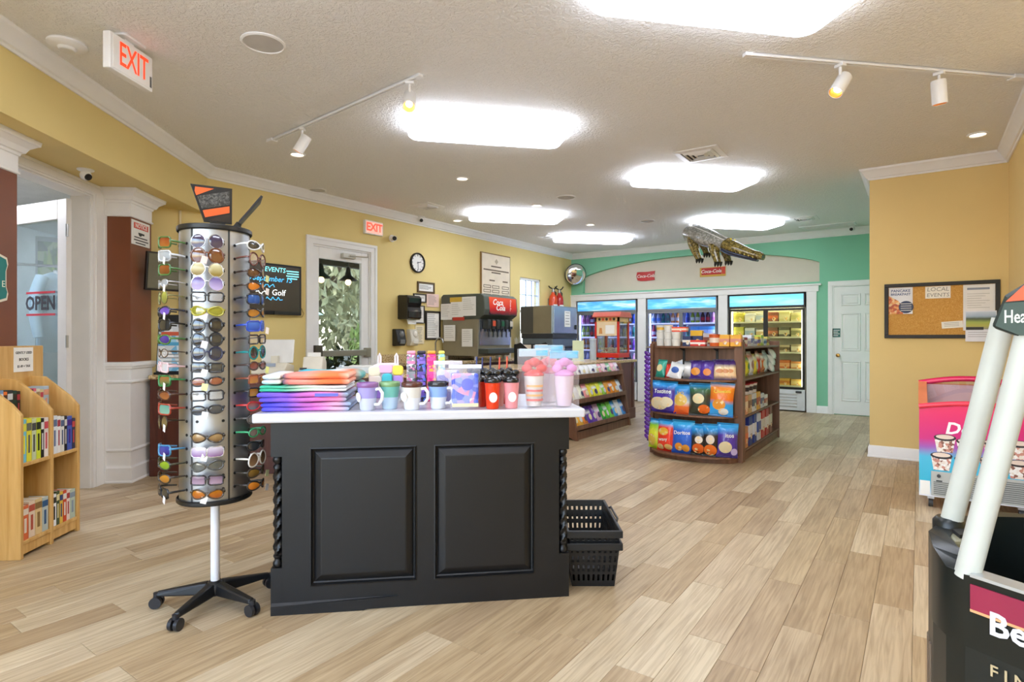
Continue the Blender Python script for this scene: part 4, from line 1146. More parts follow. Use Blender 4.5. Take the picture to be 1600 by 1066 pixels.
# ---- soda fountain
t = thing('soda_fountain', 'grey soda fountain with red brand panel and taped papers', 'soda fountain', (-5.9, 6.57, ZT))
CASE = M('8f866e', .5, var=.05); DARKG = M('50564c', .45)
m = MB(); m.box(.0, .68, 0, .80, .06, .62); m.ob('cabinet', CASE, t, bevel=.01)
for x in (.04, .60):
    for y in (.05, .75): MB().lathe([(.025, 0), (.02, .06)], 10, (x, y, 0)).ob('foot', M('c9c6bd', .4), t)
m = MB(); m.prism([(-.02, .60), (.70, .60), (.80, .66), (.82, .74), (.80, .93), (.74, .97), (.02, .98), (-.02, .95)], -.015, .815, axis=1); m.ob('hood', DARKG, t, bevel=.012)
pn = MB().add([(.827, .10, .67), (.827, .78, .67), (.807, .78, .925), (.807, .10, .925), (.81, .10, .67), (.81, .78, .67), (.79, .78, .925), (.79, .10, .925)], [(0, 1, 2, 3), (7, 6, 5, 4), (0, 4, 5, 1), (2, 6, 7, 3), (1, 5, 6, 2), (0, 3, 7, 4)]).ob('brand_panel', MBAND([(0, '3a1020'), (.3, 'c2181f'), (.5, 'e0301e'), (1, 'f2603a')], 2, .25, .67, .93, .25), t, label='red brand panel')
pq = math.atan2(.02, .255)
for s_, y, z, sz in (('Coca', .30, .85, .12), ('Cola', .36, .77, .12)):
    text(s_, PAPER, t, (.822 - (z - .67) * .0784 + .006, y, z), (PI / 2 - pq, 0, PI / 2), size=sz, shear=.35, bold=.002)
text('Coca-Cola', PAPER, t, (.826 - .12 * .0784 + .004, .62, .80), (0, PI / 2, 0) if False else (PI / 2 - pq, PI / 2, PI / 2), size=.05, shear=.3)
MB().box(.68, .70, .02, .78, .22, .60).ob('splash_panel', M('aab0bd', .2, .9), t)
MB().box(.66, .86, .01, .79, .10, .17).ob('drip_tray', M('3f443e', .5), t, bevel=.008)
MB().box(.69, .85, .03, .77, .17, .175).ob('tray_grid', M('8a8f92', .3, .8), t)
for i, c in enumerate(('2f332e', 'd9532c', '2f332e', '1d5d3c', '2f332e', 'd9cfc0')):
    y = .12 + i * .11
    v = MB().box(.70, .80, y - .04, y + .04, .46, .60).ob('valve', M('2b2e2b', .4), t, bevel=.012)
    MB().box(.798, .808, y - .035, y + .035, .50, .58).ob('flavour_tag', M(c, .4), v, bevel=.004)
    MB().cyl((.76, y, .46), (.76, y, .42), .014, .010).ob('nozzle', BLACK, v, smooth=40)
    MB().box(.78, .786, y - .012, y + .012, .34, .46).ob('push_lever', BLACK, v)
for i, (x0, x1, z0, z1, tl) in enumerate(((-.02, .2, .60, .84, .03), (.18, .42, .63, .86, .0), (.40, .66, .65, .93, .0), (.05, .27, .28, .52, 0), (.40, .60, .20, .46, 0))):
    sh = MB().box(x0, x1, -.020 - .002 * i, -.0165 - .002 * i, z0, z1).ob('taped_paper', PAPER, t)
    lines(sh, x0 + .02, x1 - .02, -.020 - .002 * i, z1 - .03, 6, .03, M('b5b2ab', .7), .005, 30 + i)
MB().box(.22, .44, -.023, -.0165, .585, .635).ob('red_sticker', M('c9402e', .5), t); MB().box(.16, .40, -.0185, -.0160, .86, .93).ob('yellow_note', M('d6b13f', .5), t)
# ---- cup stacks and straws beside the soda fountain
def cup_stack(x, y, r, h, c, lb, z=ZT, n=4):
    t = thing('cup_stack', lb, 'cups', (x, y, z), 0, 'cup stacks beside the soda fountain')
    for i in range(n):
        MB().lathe([(r * .75, 0), (r, h * .45), (r * 1.05, h * .45), (r * 1.05, h * .47), (r * .95, h * .46), (r * .72, .01)], 16, (0, 0, i * h * .18), cap=False).ob('cup', MFILM(c, .75), t, smooth=40)
cup_stack(-5.55, 7.50, .05, .3, 'e9ecec', 'stack of clear plastic cups beside the soda fountain'); cup_stack(-5.42, 7.62, .045, .36, 'f4f1e8', 'taller stack of white cups beside the soda fountain'); cup_stack(-5.60, 7.72, .055, .4, 'efe9d8', 'stack of cream paper cups next to the clear cups')
t = thing('straw_jar', 'jar of white straws beside the cups', 'straw jar', (-5.38, 7.82, ZT))
MB().lathe([(.05, 0), (.055, .16), (.05, .16), (.045, .01)], 16, cap=False).ob('jar', MFILM('d5dde0', .4), t, smooth=40)
for i in range(12):
    a = i * 2.4; MB().cyl((.02 * math.cos(a), .02 * math.sin(a), .015), (.055 * math.cos(a), .055 * math.sin(a), .3 + .02 * (i % 3)), .0035, n=6).ob('straw', M('e8e4da', .5), t)
# ---- ice machine
t = thing('ice_machine', 'stainless ice machine with a paper notice on its door', 'ice machine', (-5.70, 8.42, 0))
MB().box(0, .62, 0, .84, .02, 1.22).ob('bin', M('6f7c86', .4, .5), t, bevel=.01)
MB().box(-.02, .62, -.01, .85, 1.30, 1.78).ob('head_unit', M('a8b0b6', .3, .85), t, bevel=.008)
MB().box(-.02, .60, -.016, -.009, 1.31, 1.77).ob('side_panel', M('8f8468', .4, .3), t); MB().box(-.02, .24, -.02, -.015, 1.31, 1.77).ob('dark_vent_panel', M('4d4b42', .5), t)  # tan of the side panel paints in a reflection
MB().box(-.01, .63, -.005, .845, 1.22, 1.30).ob('black_band', M('2f3234', .5), t)
MB().box(.62, .635, .02, .82, 1.32, 1.76).ob('front_door', M('b4bcc4', .28, .85), t, bevel=.005)
n_ = MB().box(.636, .64, .38, .58, 1.42, 1.70).ob('paper_notice', PAPER, t)
for i in range(5): MB().box(.6402, .641, .41, .55 - .02 * (i % 2), 1.665 - i * .05, 1.675 - i * .05).ob('print_line', M('8d8a86', .6), n_)
MB().box(.636, .655, .74, .79, 1.38, 1.46).ob('latch', BLACK, t, bevel=.004); MB().box(.62, .66, .05, .8, 1.05, 1.09).ob('bin_handle', BLACK, t, bevel=.008)
# ---- popcorn machine
RED = M('cf2a1d', .3, coat=.3)
t = thing('popcorn_machine', 'red popcorn machine with glass sides and pale roof', 'popcorn machine', (-4.06, 7.98, ZT))
pw, pd = .40, .38
for x in (.03, pw - .03):
    for y in (.03, pd - .03): MB().lathe([(.018, 0), (.015, .03)], 8, (x, y, 0)).ob('foot', BLACK, t)
MB().box(0, pw, 0, pd, .03, .10).ob('base', RED, t, bevel=.006)
for x in (0, pw - .03):
    for y in (0, pd - .03): MB().box(x, x + .03, y, y + .03, .10, .64).ob('post', RED, t)
m = MB(); m.box(0, pw, 0, .012, .57, .64); m.box(0, pw, pd - .012, pd, .57, .64); m.box(0, .012, 0, pd, .57, .64); m.box(pw - .012, pw, 0, pd, .57, .64); m.ob('header', M('d9b071', .4), t)
for i in range(5): MB().lathe([(.022, 0), (.022, .003)], 10, mtx=Matrix.Translation((.08 + i * .06, -.001, .61)) @ RX).ob('header_print', M(('3a2a1e', 'c8452a')[i % 2], .5), t)
m = MB(); R2 = [(-.03, .64), (-.03, .66), (.02, .72), (pd - .02, .72), (pd + .03, .66), (pd + .03, .64)]; m.prism([(y, z) for y, z in R2][::-1], -.03, pw + .03, axis=0); m.ob('roof', M('d86a58', .4), t, bevel=.006)
gl = MGLASS('f2f6f6', .1)
for a in ((.03, pw - .03, .008, .012, .10, .57), (.03, pw - .03, pd - .012, pd - .008, .10, .57), (.008, .012, .03, pd - .03, .10, .57), (pw - .012, pw - .008, .03, pd - .03, .10, .57)): MB().box(*a).ob('glass_pane', gl, t)
pn = MB().box(.035, pw - .035, -.002, .006, .36, .57).ob('sign_panel', M('e8cfa8', .5), t)
MB().box(.18, pw - .07, -.005, -.002, .39, .52).ob('price_card', PAPER, pn); MB().lathe([(.03, 0), (.02, .09)], 10, mtx=Matrix.Translation((.1, -.002, .39)), sy=.15).ob('popcorn_print', M('c98b4e', .5), pn)
MB().lathe([(.07, .40), (.085, .42), (.085, .48), (.02, .49), (.012, .57)], 18, (pw / 2, pd / 2, 0)).ob('kettle', STEEL, t, smooth=40)
m = MB(); r = random.Random(4)
for i in range(160): m.sph((r.uniform(.05, pw - .05), r.uniform(.05, pd - .05), .105 + r.random() ** 2 * .07), r.uniform(.009, .014), 5, 4)
o = m.ob('popcorn', M('efe3c4', .8), t, smooth=80); o['kind'] = 'stuff'
# ---- leaflet stand, clear tumbler
t = thing('leaflet_stand', 'pale green leaflet leaning in a stand on the counter', 'leaflet', (-3.95, 7.25, ZT), .5)
MB().box(-.09, .09, -.01, .05, 0, .012).ob('stand_base', M('d8dbd8', .4), t); MB().box(-.08, .08, -.003, .003, .01, .30, Matrix.Rotation(math.radians(-14), 4, 'X')).ob('sheet', M('d7dfb4', .6), t)
t = thing('clear_cylinder', 'tall clear plastic cylinder beside the popcorn machine', 'container', (-3.92, 7.65, ZT))
MB().lathe([(.05, 0), (.052, .3), (.048, .3), (.046, .01)], 20, cap=False).ob('wall', MFILM('dfe9ef', .35), t, smooth=40); MB().lathe([(.054, .3), (.054, .32), (0, .325)], 20, cap=False).ob('lid', MFILM('dfe9ef', .6), t, smooth=40)
# ---- condiment organizer
t = thing('condiment_organizer', 'black condiment organizer filled with paper packets', 'organizer', (-4.0, 6.25, ZT), PI / 2)
m = MB(); m.prism([(-.15, 0), (.15, 0), (.15, .24), (.05, .27), (-.15, .12)], -.30, -.29, axis=0); m.prism([(-.15, 0), (.15, 0), (.15, .24), (.05, .27), (-.15, .12)], .29, .30, axis=0)
m.box(-.29, .29, .14, .15, 0, .25); m.box(-.29, .29, -.15, .14, 0, .01)
for x in (-.1, .1): m.box(x - .004, x + .004, -.15, .14, .01, .2)
m.ob('case', BLACKP, t)
for i, (x, c) in enumerate(((-.2, 'e6dccb'), (0, 'e9e3d6'), (.2, 'e8d5c2'), (-.2, 'd9c6ae'), (.2, 'efe9de'))):
    b_y = -.08 if i < 3 else .06
    k = MB().box(x - .08, x + .08, b_y - .05, b_y + .05, .012, .16 + (.08 if i > 2 else 0)).ob('packet_box', M(c, .6), t, bevel=.004)
    for j in range(3): MB().box(x - .06, x + .04, b_y - .0515, b_y - .0495, .12 - j * .03, .13 - j * .03).ob('print_line', M('b98f7d', .6), k)
# ---- poster stand near the column, small screen on an arm
t = thing('poster_stand', 'tilted event poster in a black frame on the counter beside the column', 'poster', (-5.50, 2.50, ZT), RN_)
m = MB(); m.box(-.14, .14, -.03, .05, 0, .02); m.ob('foot', BLACK, t, bevel=.004)
P2 = Matrix.Rotation(math.radians(-6), 4, 'X')
MB().box(-.13, .13, -.008, .008, .02, .54, P2).ob('frame', BLACK, t)
MB().box(-.122, .122, -.0105, -.0075, .03, .46, P2).ob('poster', MSPECK('cfe6f2', ('9fd0ea', 'eef4f6', '6fb6dd', 'ffffff', 'd8dfe3'), 16, .5), t)
MB().box(-.10, .08, -.012, -.0102, .35, .385, P2).ob('poster_heading', M('d9603f', .5), t); MB().box(-.06, .10, -.012, -.0102, .26, .29, P2).ob('poster_band', M('4fa9d6', .5), t)
for i in range(5): MB().box(-.10 + .03 * (i % 2), .09, -.012, -.0102, .08 + i * .032, .09 + i * .032, P2).ob('print_line', M('8f9496', .6), t)
t = thing('counter_screen', 'dark tilted monitor on a black wall arm by the column', 'screen', un(5.50, -2.55, 1.82)); t.rotation_euler = (math.radians(8), 0, math.atan2(U.y, U.x) - .75)
MB().box(-.21, .21, -.02, .02, -.17, .17).ob('bezel', BLACKP, t, bevel=.005)
MB().box(-.195, .195, -.0225, -.0195, -.15, .155).ob('display', M('67675a', .15, var=.15, scale=5), t)
MB().box(-.06, .06, .02, .05, -.06, .06).ob('mount_plate', BLACK, t)
MB().tube([(0, .05, 0), (-.06, .12, 0), (.02, .17, 0)], .02).ob('arm', BLACK, t)
# ---- till, card reader, printer and tray on the counter
BEIGE = M('ddd6c4', .45)
t = thing('till_screen', 'white point of sale screen on the counter beside the sunglasses rack', 'till', (-4.91, 3.13, ZT), RN_)
m = MB(); m.prism([(-.16, 0), (.14, 0), (.14, .07), (-.08, .10), (-.16, .05)], -.15, .15, axis=0); m.ob('base', BEIGE, t, bevel=.01)
MB().box(-.145, .145, .02, .045, .10, .33, Matrix.Translation((0, .06, 0)) @ Matrix.Rotation(math.radians(-14), 4, 'X')).ob('screen', M('e6e4e0', .4), t, bevel=.008)
MB().box(-.03, .03, .02, .08, .07, .16).ob('neck', BEIGE, t)
MB().box(-.10, .06, -.165, -.155, .015, .045, Matrix.Rotation(math.radians(-20), 4, 'X')).ob('badge_plate', M('9aa4b5', .4), t)
t = thing('receipt_printer', 'white receipt printer beside the till', 'printer', (-4.70, 3.42, ZT), RN_)
m = MB(); m.prism([(-.12, 0), (.12, 0), (.12, .10), (.06, .15), (-.04, .15), (-.09, .02)], -.09, .09, axis=0); m.ob('body', M('e7e1d2', .45), t, bevel=.01)
MB().box(-.06, .06, .0, .01, .15, .19).ob('receipt', PAPER, t)
t = thing('card_terminal', 'small white card terminal in front of the till', 'card terminal', (-4.60, 3.23, ZT), RN_ + .2)
m = MB(); m.prism([(-.06, 0), (.06, 0), (.06, .05), (-.06, .02)], -.04, .04, axis=0); m.ob('body', BEIGE, t, bevel=.006); MB().box(-.03, .03, .0, .03, .035, .055).ob('keypad', DGREY, t)
t = thing('paper_tray', 'clear tray holding a folded white paper on the counter', 'tray', (-4.30, 3.72, ZT), RN_)
m = MB(); m.box(-.26, .26, -.12, .12, 0, .008); m.box(-.26, .26, -.125, -.115, 0, .055); m.box(-.26, .26, .115, .125, 0, .055); m.box(-.265, -.255, -.12, .12, 0, .055); m.box(.255, .265, -.12, .12, 0, .055); m.ob('tray', MFILM('e6eef5', .6), t)
MB().box(-.22, .2, -.10, .10, .01, .052).ob('papers', PAPER, t); MB().box(-.16, .12, -.08, .08, .053, .068).ob('folded_sheet', M('e9e8e2', .6), t, bevel=.006)
# conduit on the wall under the beam
tag(MB().cyl((XL + .012, 2.78, .9), (XL + .012, 2.78, 2.48), .012, n=10).ob('wall_conduit', M('e8d9ae', .6), smooth=40), 'cream vertical conduit on the wall beside the column', 'conduit')
# ================================================================== black island
IA = math.atan2(.919, .987)
IP = Vector((-2.352, 1.489, 0))
EX = Vector((math.cos(IA), math.sin(IA), 0)); EY = Vector((-math.sin(IA), math.cos(IA), 0))
def il(x, y, z=0): return IP + EX * x + EY * y + Vector((0, 0, z))
IB = M('08090c', .42, var=.18, scale=2.5, bump=.05, bscale=30)
IW, ID = 1.349, .62
t = thing('display_island', 'black panelled display island with twisted rope corners', 'island', IP, IA)
MB().box(.05, IW - .05, .03, ID, .0, .858).ob('carcass', IB, t)
m = MB()   # front frame around two recessed panels
m.box(.045, .164, 0, .03, 0, .858); m.box(.639, .715, 0, .03, 0, .858); m.box(1.188, IW - .045, 0, .03, 0, .858)
for a, b in ((.164, .639), (.715, 1.188)): m.box(a, b, 0, .03, 0, .116); m.box(a, b, 0, .03, .738, .858)
m.ob('front_frame', IB, t)
for a, b in ((.164, .639), (.715, 1.188)):
    mm = MB(); x0, x1, z0, z1 = a, b, .116, .738
    r_ = [(0, -.002), (.006, -.004), (.011, .010), (.017, .014), (.023, .010), (.048, -.003), (.054, -.004)]
    vs = []; fs = []
    for o_, dpt in r_: vs += [(x0 + o_, dpt, z0 + o_), (x1 - o_, dpt, z0 + o_), (x1 - o_, dpt, z1 - o_), (x0 + o_, dpt, z1 - o_)]
    for j in range(len(r_) - 1):
        for i in range(4): fs.append((j * 4 + i, j * 4 + (i + 1) % 4, (j + 1) * 4 + (i + 1) % 4, (j + 1) * 4 + i))
    k = 4 * (len(r_) - 1); fs.append((k, k + 1, k + 2, k + 3)); mm.add(vs, fs); mm.ob('raised_panel', IB, t)
def rope(x, y):
    p = bpy.data.objects.new('corner_post', None); C.objects.link(p); p.parent = t; p.location = (x, y, 0)
    MB().box(-.025, .025, -.025, .025, .70, .858).ob('post_block', IB, p); MB().box(-.025, .025, -.025, .025, 0, .205).ob('post_block', IB, p)
    m = MB(); m.lathe([(.016, .205), (.022, .215), (.022, .225), (.012, .24), (.02, .25), (.02, .258)], 14); m.ob('turned_ring', IB, p, smooth=40); m = MB(); m.lathe([(.02, .645), (.02, .655), (.012, .665), (.022, .68), (.022, .69), (.016, .70)], 14); m.ob('turned_ring', IB, p, smooth=40)
    vs = []; fs = []; n, K = 16, 130
    for j in range(K + 1):
        z = .258 + (.645 - .258) * j / K
        for i in range(n):
            a = 2 * PI * i / n; r = .0165 + .005 * math.cos(3 * (a - z * 40)); vs.append((r * math.cos(a), r * math.sin(a), z))
    for j in range(K):
        for i in range(n): fs.append((j * n + i, j * n + (i + 1) % n, (j + 1) * n + (i + 1) % n, (j + 1) * n + i))
    MB().add(vs, fs).ob('rope_twist', IB, p, smooth=60)
for x, y in ((.022, .025), (IW - .022, .025), (.022, ID - .03), (IW - .022, ID - .03)): rope(x, y)
for a_, b_ in ((.0, .04), (IW - .04, IW)): MB().box(a_, b_, .05, ID - .06, 0, .858).ob('side_panel', IB, t)
m = MB(); m.add([(0, -.014, 0), (.40, -.014, 0), (.55, -.014, .055), (0, -.014, .04), (0, 0, 0), (.40, 0, 0), (.55, 0, .055), (0, 0, .05)], [(0, 1, 2, 3), (0, 4, 5, 1), (1, 5, 6, 2), (3, 2, 6, 7), (0, 3, 7, 4)]); m.ob('base_strip', IB, t, label='broken black base strip')
tp = tag(MB().box(-.066, IW + .066, -.062, ID + .06, .8585, .90).ob('island_top', M('d0d0d6', .22, var=.03, spec=.6), None, IP, IA, bevel=.008), 'white laminate top of the black display island', 'countertop')
IZ = .9005
def on(name, label, cat, x, y, rz=0, group=None, z=None):
    return thing(name, label, cat, il(x, y, IZ if z is None else z), IA + rz, group)
# ---- folded beach towels: soft slabs with rolled front folds
def towel(x0, x1, y0, y1, z0, z1, mat, label, seed=1, lay=2, tilt=0.0):
    t = on('beach_towel', label, 'towel', x0, y0, 0, 'folded beach towels', z=z0)
    w, d, h = x1 - x0, y1 - y0, z1 - z0
    r = random.Random(seed)
    for k in range(lay):
        za, zb = h * k / lay + .0004, h * (k + 1) / lay - .0004
        vs = []; fs = []
        ph = r.uniform(0, 6); ind = r.uniform(0, .010); er = (zb - za) * .6
        def grid(L, n):
            g = [er * (1 - math.cos(i * PI / 8)) for i in range(5)]
            return g + [er + (L - 2 * er) * i / n for i in range(1, n)] + [L - q_ for q_ in g[::-1]]
        gx, gy = grid(w - 2 * ind, 14), grid(d, 5); nx, ny = len(gx) - 1, len(gy) - 1
        def hf(v, L):
            t_ = min(1.0, min(v, L - v) / er); return max(0.0, 1 - (1 - t_) ** 2) ** .5
        for top in (0, 1):
            for y_ in gy:
                for x_ in gx:
                    e = min(hf(x_, w - 2 * ind), hf(y_, d)); hh = (zb - za) / 2 * e
                    wob = .0022 * math.sin(x_ * 28 + ph + y_ * 9) * e
                    vs.append((ind + x_, y_ - .005 * math.sin(x_ * 19 + ph), (za + zb) / 2 + (hh if top else -hh) + wob * (1 if top else .4)))
        q = (nx + 1) * (ny + 1)
        for j in range(ny):
            for i in range(nx):
                a = j * (nx + 1) + i
                fs.append((a, a + nx + 1, a + nx + 2, a + 1)); fs.append((q + a, q + a + 1, q + a + nx + 2, q + a + nx + 1))
        for i in range(nx):
            fs.append((i, i + 1, q + i + 1, q + i)); b2 = ny * (nx + 1) + i; fs.append((b2 + 1, b2, q + b2, q + b2 + 1))
        for j in range(ny):
            a = j * (nx + 1); fs.append((a + nx + 1, a, q + a, q + a + nx + 1)); b2 = a + nx; fs.append((b2, b2 + nx + 1, q + b2 + nx + 1, q + b2))
        MB().add(vs, fs).ob('fold', mat, t, smooth=60)
    return t
TB = lambda stops, hi: MBAND(stops, 0, .9, 0, hi, .25, nscale=9)
towel(-.05, .345, .00, .30, IZ, IZ + .04, TB([(0, '4a50d8'), (.3, '7a62dc'), (.6, 'd673c4'), (.85, 'eab3cf'), (1, '9fb3cf')], .39), 'violet to pale pink folded towel at the bottom of the stack', 1)
towel(-.06, .335, -.01, .29, IZ + .043, IZ + .085, TB([(0, '5d55d6'), (.35, '8d5ed6'), (.65, 'e77ac0'), (.88, 'f08cb8'), (1, '8f9fb5')], .39), 'violet to hot pink folded towel, second in the stack', 2)
o = MB().box(.0, .1, -.004, 0, 0, .014).ob('towel_tag', M('6a6fe0', .6), None, il(.19, -.018, IZ + .068), IA); tag(o, 'small blue paper tag hanging on the violet towel', 'tag')
towel(-.055, .33, .0, .29, IZ + .089, IZ + .116, TB([(0, '35b08d'), (.25, '4fc7a2'), (.5, 'c9e6cf'), (.75, 'efe9e4'), (1, 'e6ecef')], .39), 'mint green and white folded towel in the middle of the stack', 3)
towel(.05, .34, -.012, .22, IZ + .120, IZ + .170, TB([(0, '57556e'), (.1, 'ef8d80'), (.35, 'f59a86'), (.6, 'f7844e'), (.85, 'f2733f'), (1, 'f6b9a0')], .29), 'coral orange folded towel on top of the stack', 4)
towel(-.055, .044, .02, .29, IZ + .120, IZ + .165, TB([(0, 'b5d2ec'), (.4, 'e7e6e8'), (.8, 'efe6dd'), (1, 'e9a98c')], .10), 'pale blue and white folded towel beside the coral towel', 5)
towel(.02, .36, .31, .50, IZ, IZ + .165, TB([(0, '3fbcd2'), (.35, '59c9de'), (.6, 'e7e2dc'), (.8, 'd9784e'), (1, '5cc7c0')], .34), 'turquoise printed towel behind the coral towel', 6, 3)
# ---- two tone mugs
def mug(x, y, c_top, c_bot, rim, label, hz=0.0, badge=False):
    t = on('travel_mug', label, 'mug', x, y, hz, 'two tone mugs on the island')
    c = MBAND([(0, c_bot), (.44, c_bot), (.46, c_top), (1, c_top)], 2, .3, 0, .12, interp='CONSTANT')
    MB().lathe([(.030, 0), (.034, .004), (.046, .108), (.043, .108), (.032, .01), (0, .008)], 28, cap=False).ob('body', c, t, smooth=40)
    MB().lathe([(.0465, .104), (.049, .107), (.049, .122), (.046, .126), (.042, .126), (.042, .106)], 28, cap=False).ob('rim_lid', M(rim, .25, coat=.4), t, smooth=40)
    MB().lathe([(.0425, .120), (.02, .118), (0, .118)], 24, cap=False).ob('lid_disc', MFILM('d9d5d2', .5), t, smooth=40)
    MB().tube([(.042, 0, .095), (.062, 0, .098), (.076, 0, .08), (.075, 0, .05), (.058, 0, .028), (.037, 0, .026)], .0075, 10).ob('handle', M('e9e9ec', .3), t, smooth=60)
    if badge: MB().lathe([(.022, 0), (.022, .003), (0, .004)], 20, mtx=Matrix.Translation((-.025, -.034, .06)) @ Matrix.Rotation(math.radians(-32), 4, 'Z') @ Matrix.Rotation(PI / 2 + .12, 4, 'X')).ob('round_badge', M('f2f0ee', .4), t)
mug(.415, .02, 'a9a0e0', 'cfd4ea', '8d5f9c', 'lavender and pale blue mug with purple rim', -.45, True)
mug(.512, .055, '76c0b4', 'c3d9ee', '7fa772', 'mint and pale blue mug with green rim', .9)
mug(.615, .01, 'dfdcd6', 'e3e6ee', '5b332a', 'grey and white mug with brown rim', -.3, True)
mug(.735, .03, '8fb0ea', 'e2e6f0', '2b2d33', 'sky blue and white mug with black rim', -.35)
# ---- rainbow fidget backpack and printed tubes behind the mugs
t = on('fidget_backpack', 'pastel bubble fidget backpack standing behind the green mug', 'backpack', .475, .33)
def blob(w, h, z0, d, name, mat, y=0, x=0):
    pts = [(x + p[0], z0 + h / 2 + p[1]) for p in rounded(w / 2, h / 2, min(w, h) * .32)]
    return MB().prism(pts, y - d / 2, y + d / 2, axis=1).ob(name, mat, t, bevel=.006)
blob(.17, .20, 0, .07, 'bag_body', M('e9d3dd', .6))
for k, (x, z, w, h, c) in enumerate(((-.055, .135, .06, .05, 'efe2c3'), (.0, .15, .07, .045, 'f2b7d2'), (.06, .14, .055, .05, 'f0d94f'), (-.05, .08, .065, .06, 'f0ddcf'), (-.05, .025, .07, .05, '9a73cf'), (.03, .025, .075, .05, 'cf9be0'), (.06, .08, .05, .06, 'b78fd9'))): blob(w, h, z, .016, 'bubble_patch', M(c, .5), -.04, x)
blob(.05, .09, .06, .03, 'bubble_pocket', M('46c3cf', .5), -.05, .008)
for x in (-.04, .045): MB().tube([(x, 0, .19), (x, 0, .235), (x + .006, .0, .25), (x + .012, 0, .235), (x + .012, 0, .19)], .005, 8).ob('strap', M('efe4e6', .5), t, smooth=60)
for i, (c, sp, lb) in enumerate((('e7e3e6', ('9aa0a6', 'd97fb0', '5f646a'), 'tall printed tube with white and grey print behind the mugs'), ('1d1930', ('6a4fb0', '8d6bd0', '2a2444', '4b7bd0'), 'tall black and violet printed tube behind the mugs'),
                                 ('e8318f', ('f04fa0', 'e62a86', 'f5b04a'), 'tall hot pink printed tube behind the mugs'), ('a7d8c4', ('d9e07a', '8fc8d8', 'e6efc9'), 'tall mint and yellow printed tube behind the mugs'))):
    t = on('printed_tube', lb, 'tube', .60 + i * .052, .36 - .002 * i, 0, 'printed tubes behind the mugs')
    MB().box(-.024 if i < 3 else -.018, .024 if i < 3 else .018, -.024, .024, 0, .245).ob('sleeve', MSPECK(c, sp, 70, .3), t, bevel=.008, seg=3)
    MB().box(-.022 if i < 3 else -.016, .022 if i < 3 else .016, -.022, .022, .2455, .262).ob('cap', M(('f2a0b8', '2a2136', 'f0a63c', 'efe76a')[i], .4), t, bevel=.006)
    for k in range(4): MB().box(-.02 if i < 3 else -.015, .02 if i < 3 else .015, -.0255, -.0235, .03 + k * .055, .045 + k * .055).ob('print_band', M((sp[0], sp[1])[k % 2], .3), t)
# ---- clear pouch with blue print
def pouch(x, y, w, h, d, film, label, name='gift_pouch', a=.2, rz=0):
    t = on(name, label, 'pouch', x, y, rz)
    nx, nz = 12, 12; vs = []; fs = []
    for s_ in (-1, 1):
        for j in range(nz + 1):
            for i in range(nx + 1):
                u_, v_ = i / nx * 2 - 1, j / nz
                puff = (1 - abs(u_) ** 2.2) * (1 - v_ ** 2.5) ** .5 * (min(1, v_ * 8) * .5 + .5)
                vs.append((u_ * w / 2 * (1 - .03 * math.sin(v_ * 5)), s_ * (d / 2 * puff + .001), v_ * h + .004 * math.sin(u_ * 6) * (v_ > .9)))
    q = (nx + 1) * (nz + 1)
    for j in range(nz):
        for i in range(nx):
            a_ = j * (nx + 1) + i
            fs.append((a_, a_ + 1, a_ + nx + 2, a_ + nx + 1)); fs.append((q + a_, q + a_ + nx + 1, q + a_ + nx + 2, q + a_ + 1))
    MB().add(vs, fs).ob('bag_film', MFILM(film, a), t, smooth=60)
    return t
t = pouch(.858, -.005, .138, .205, .07, 'dfe6fa', 'clear zip pouch with blue and violet print on the island', a=.14)
MB().box(-.062, .062, -.018, .018, .012, .165).ob('printed_card', MSPECK('5f74dc', ('8f9cf0', '4b5ed0', 'b9a6ee', 'efe3f2', 'e79ac0'), 38, .4), t, bevel=.01)
MB().lathe([(.028, 0), (.028, .002), (0, .003)], 22, mtx=Matrix.Translation((.01, -.019, .115)) @ RX).ob('round_print', M('5560dd', .4), t)
MB().box(-.076, .076, -.004, .004, .188, .206).ob('zip_seal', MFILM('f2f4fb', .8), t); MB().box(-.06, .06, -.02, -.0175, .012, .028).ob('bottom_band', M('e9dcae', .5), t)
t = pouch(.785, .19, .14, .215, .06, 'e6e2ef', 'clear zip pouch standing behind the blue printed pouch', a=.2)
MB().box(-.055, .055, -.015, .015, .01, .17).ob('printed_card', MSPECK('b9a8d8', ('8f86c8', 'e3c3d2', 'd9d6ee'), 38, .4), t, bevel=.01); MB().box(-.07, .07, -.004, .004, .198, .216).ob('zip_seal', MFILM('f6eef2', .8), t)
# ---- tumblers with black domed bow lids
def tumbler(x, y, c, label, h=.125, a=.9, lid='191a1c', straw=None, rz=0):
    t = on('lidded_tumbler', label, 'tumbler', x, y, rz, 'tumblers with bow lids on the island')
    MB().lathe([(.026, 0), (.029, .003), (.037, h), (.035, h), (.027, .006), (0, .005)], 24, cap=False).ob('cup', MFILM(c, a, .12), t, smooth=40)
    MB().lathe([(.038, h - .004), (.04, h), (.04, h + .008), (.034, h + .02), (.02, h + .030), (.006, h + .034), (0, h + .034)], 24, cap=False).ob('dome_lid', M(lid, .15, coat=.5), t, smooth=40)
    for s_ in (-1, 1):
        MB().sph((s_ * .02, 0, h + .042), (.019, .008, .014), 12, 8, ).ob('bow_loop', M(lid, .2, coat=.4), t, smooth=60)
    MB().sph((0, -.002, h + .04), (.007, .009, .008), 8, 6).ob('bow_knot', M(lid, .2, coat=.4), t, smooth=60)
    if straw: MB().cyl((.004, .012, .02), (.012, .014, h + .11), .0042, n=8).ob('straw', M(straw, .4), t, smooth=60)
    if a > .7 and c in ('e8401c', 'ef9aa0'): MB().lathe([(.019, 0), (.019, .002), (0, .003)], 18, mtx=Matrix.Translation((0, -.0325, .055)) @ Matrix.Rotation(PI / 2 + .08, 4, 'X'), sy=1.25).ob('white_patch', M('f2e6e6', .5), t)
    return t
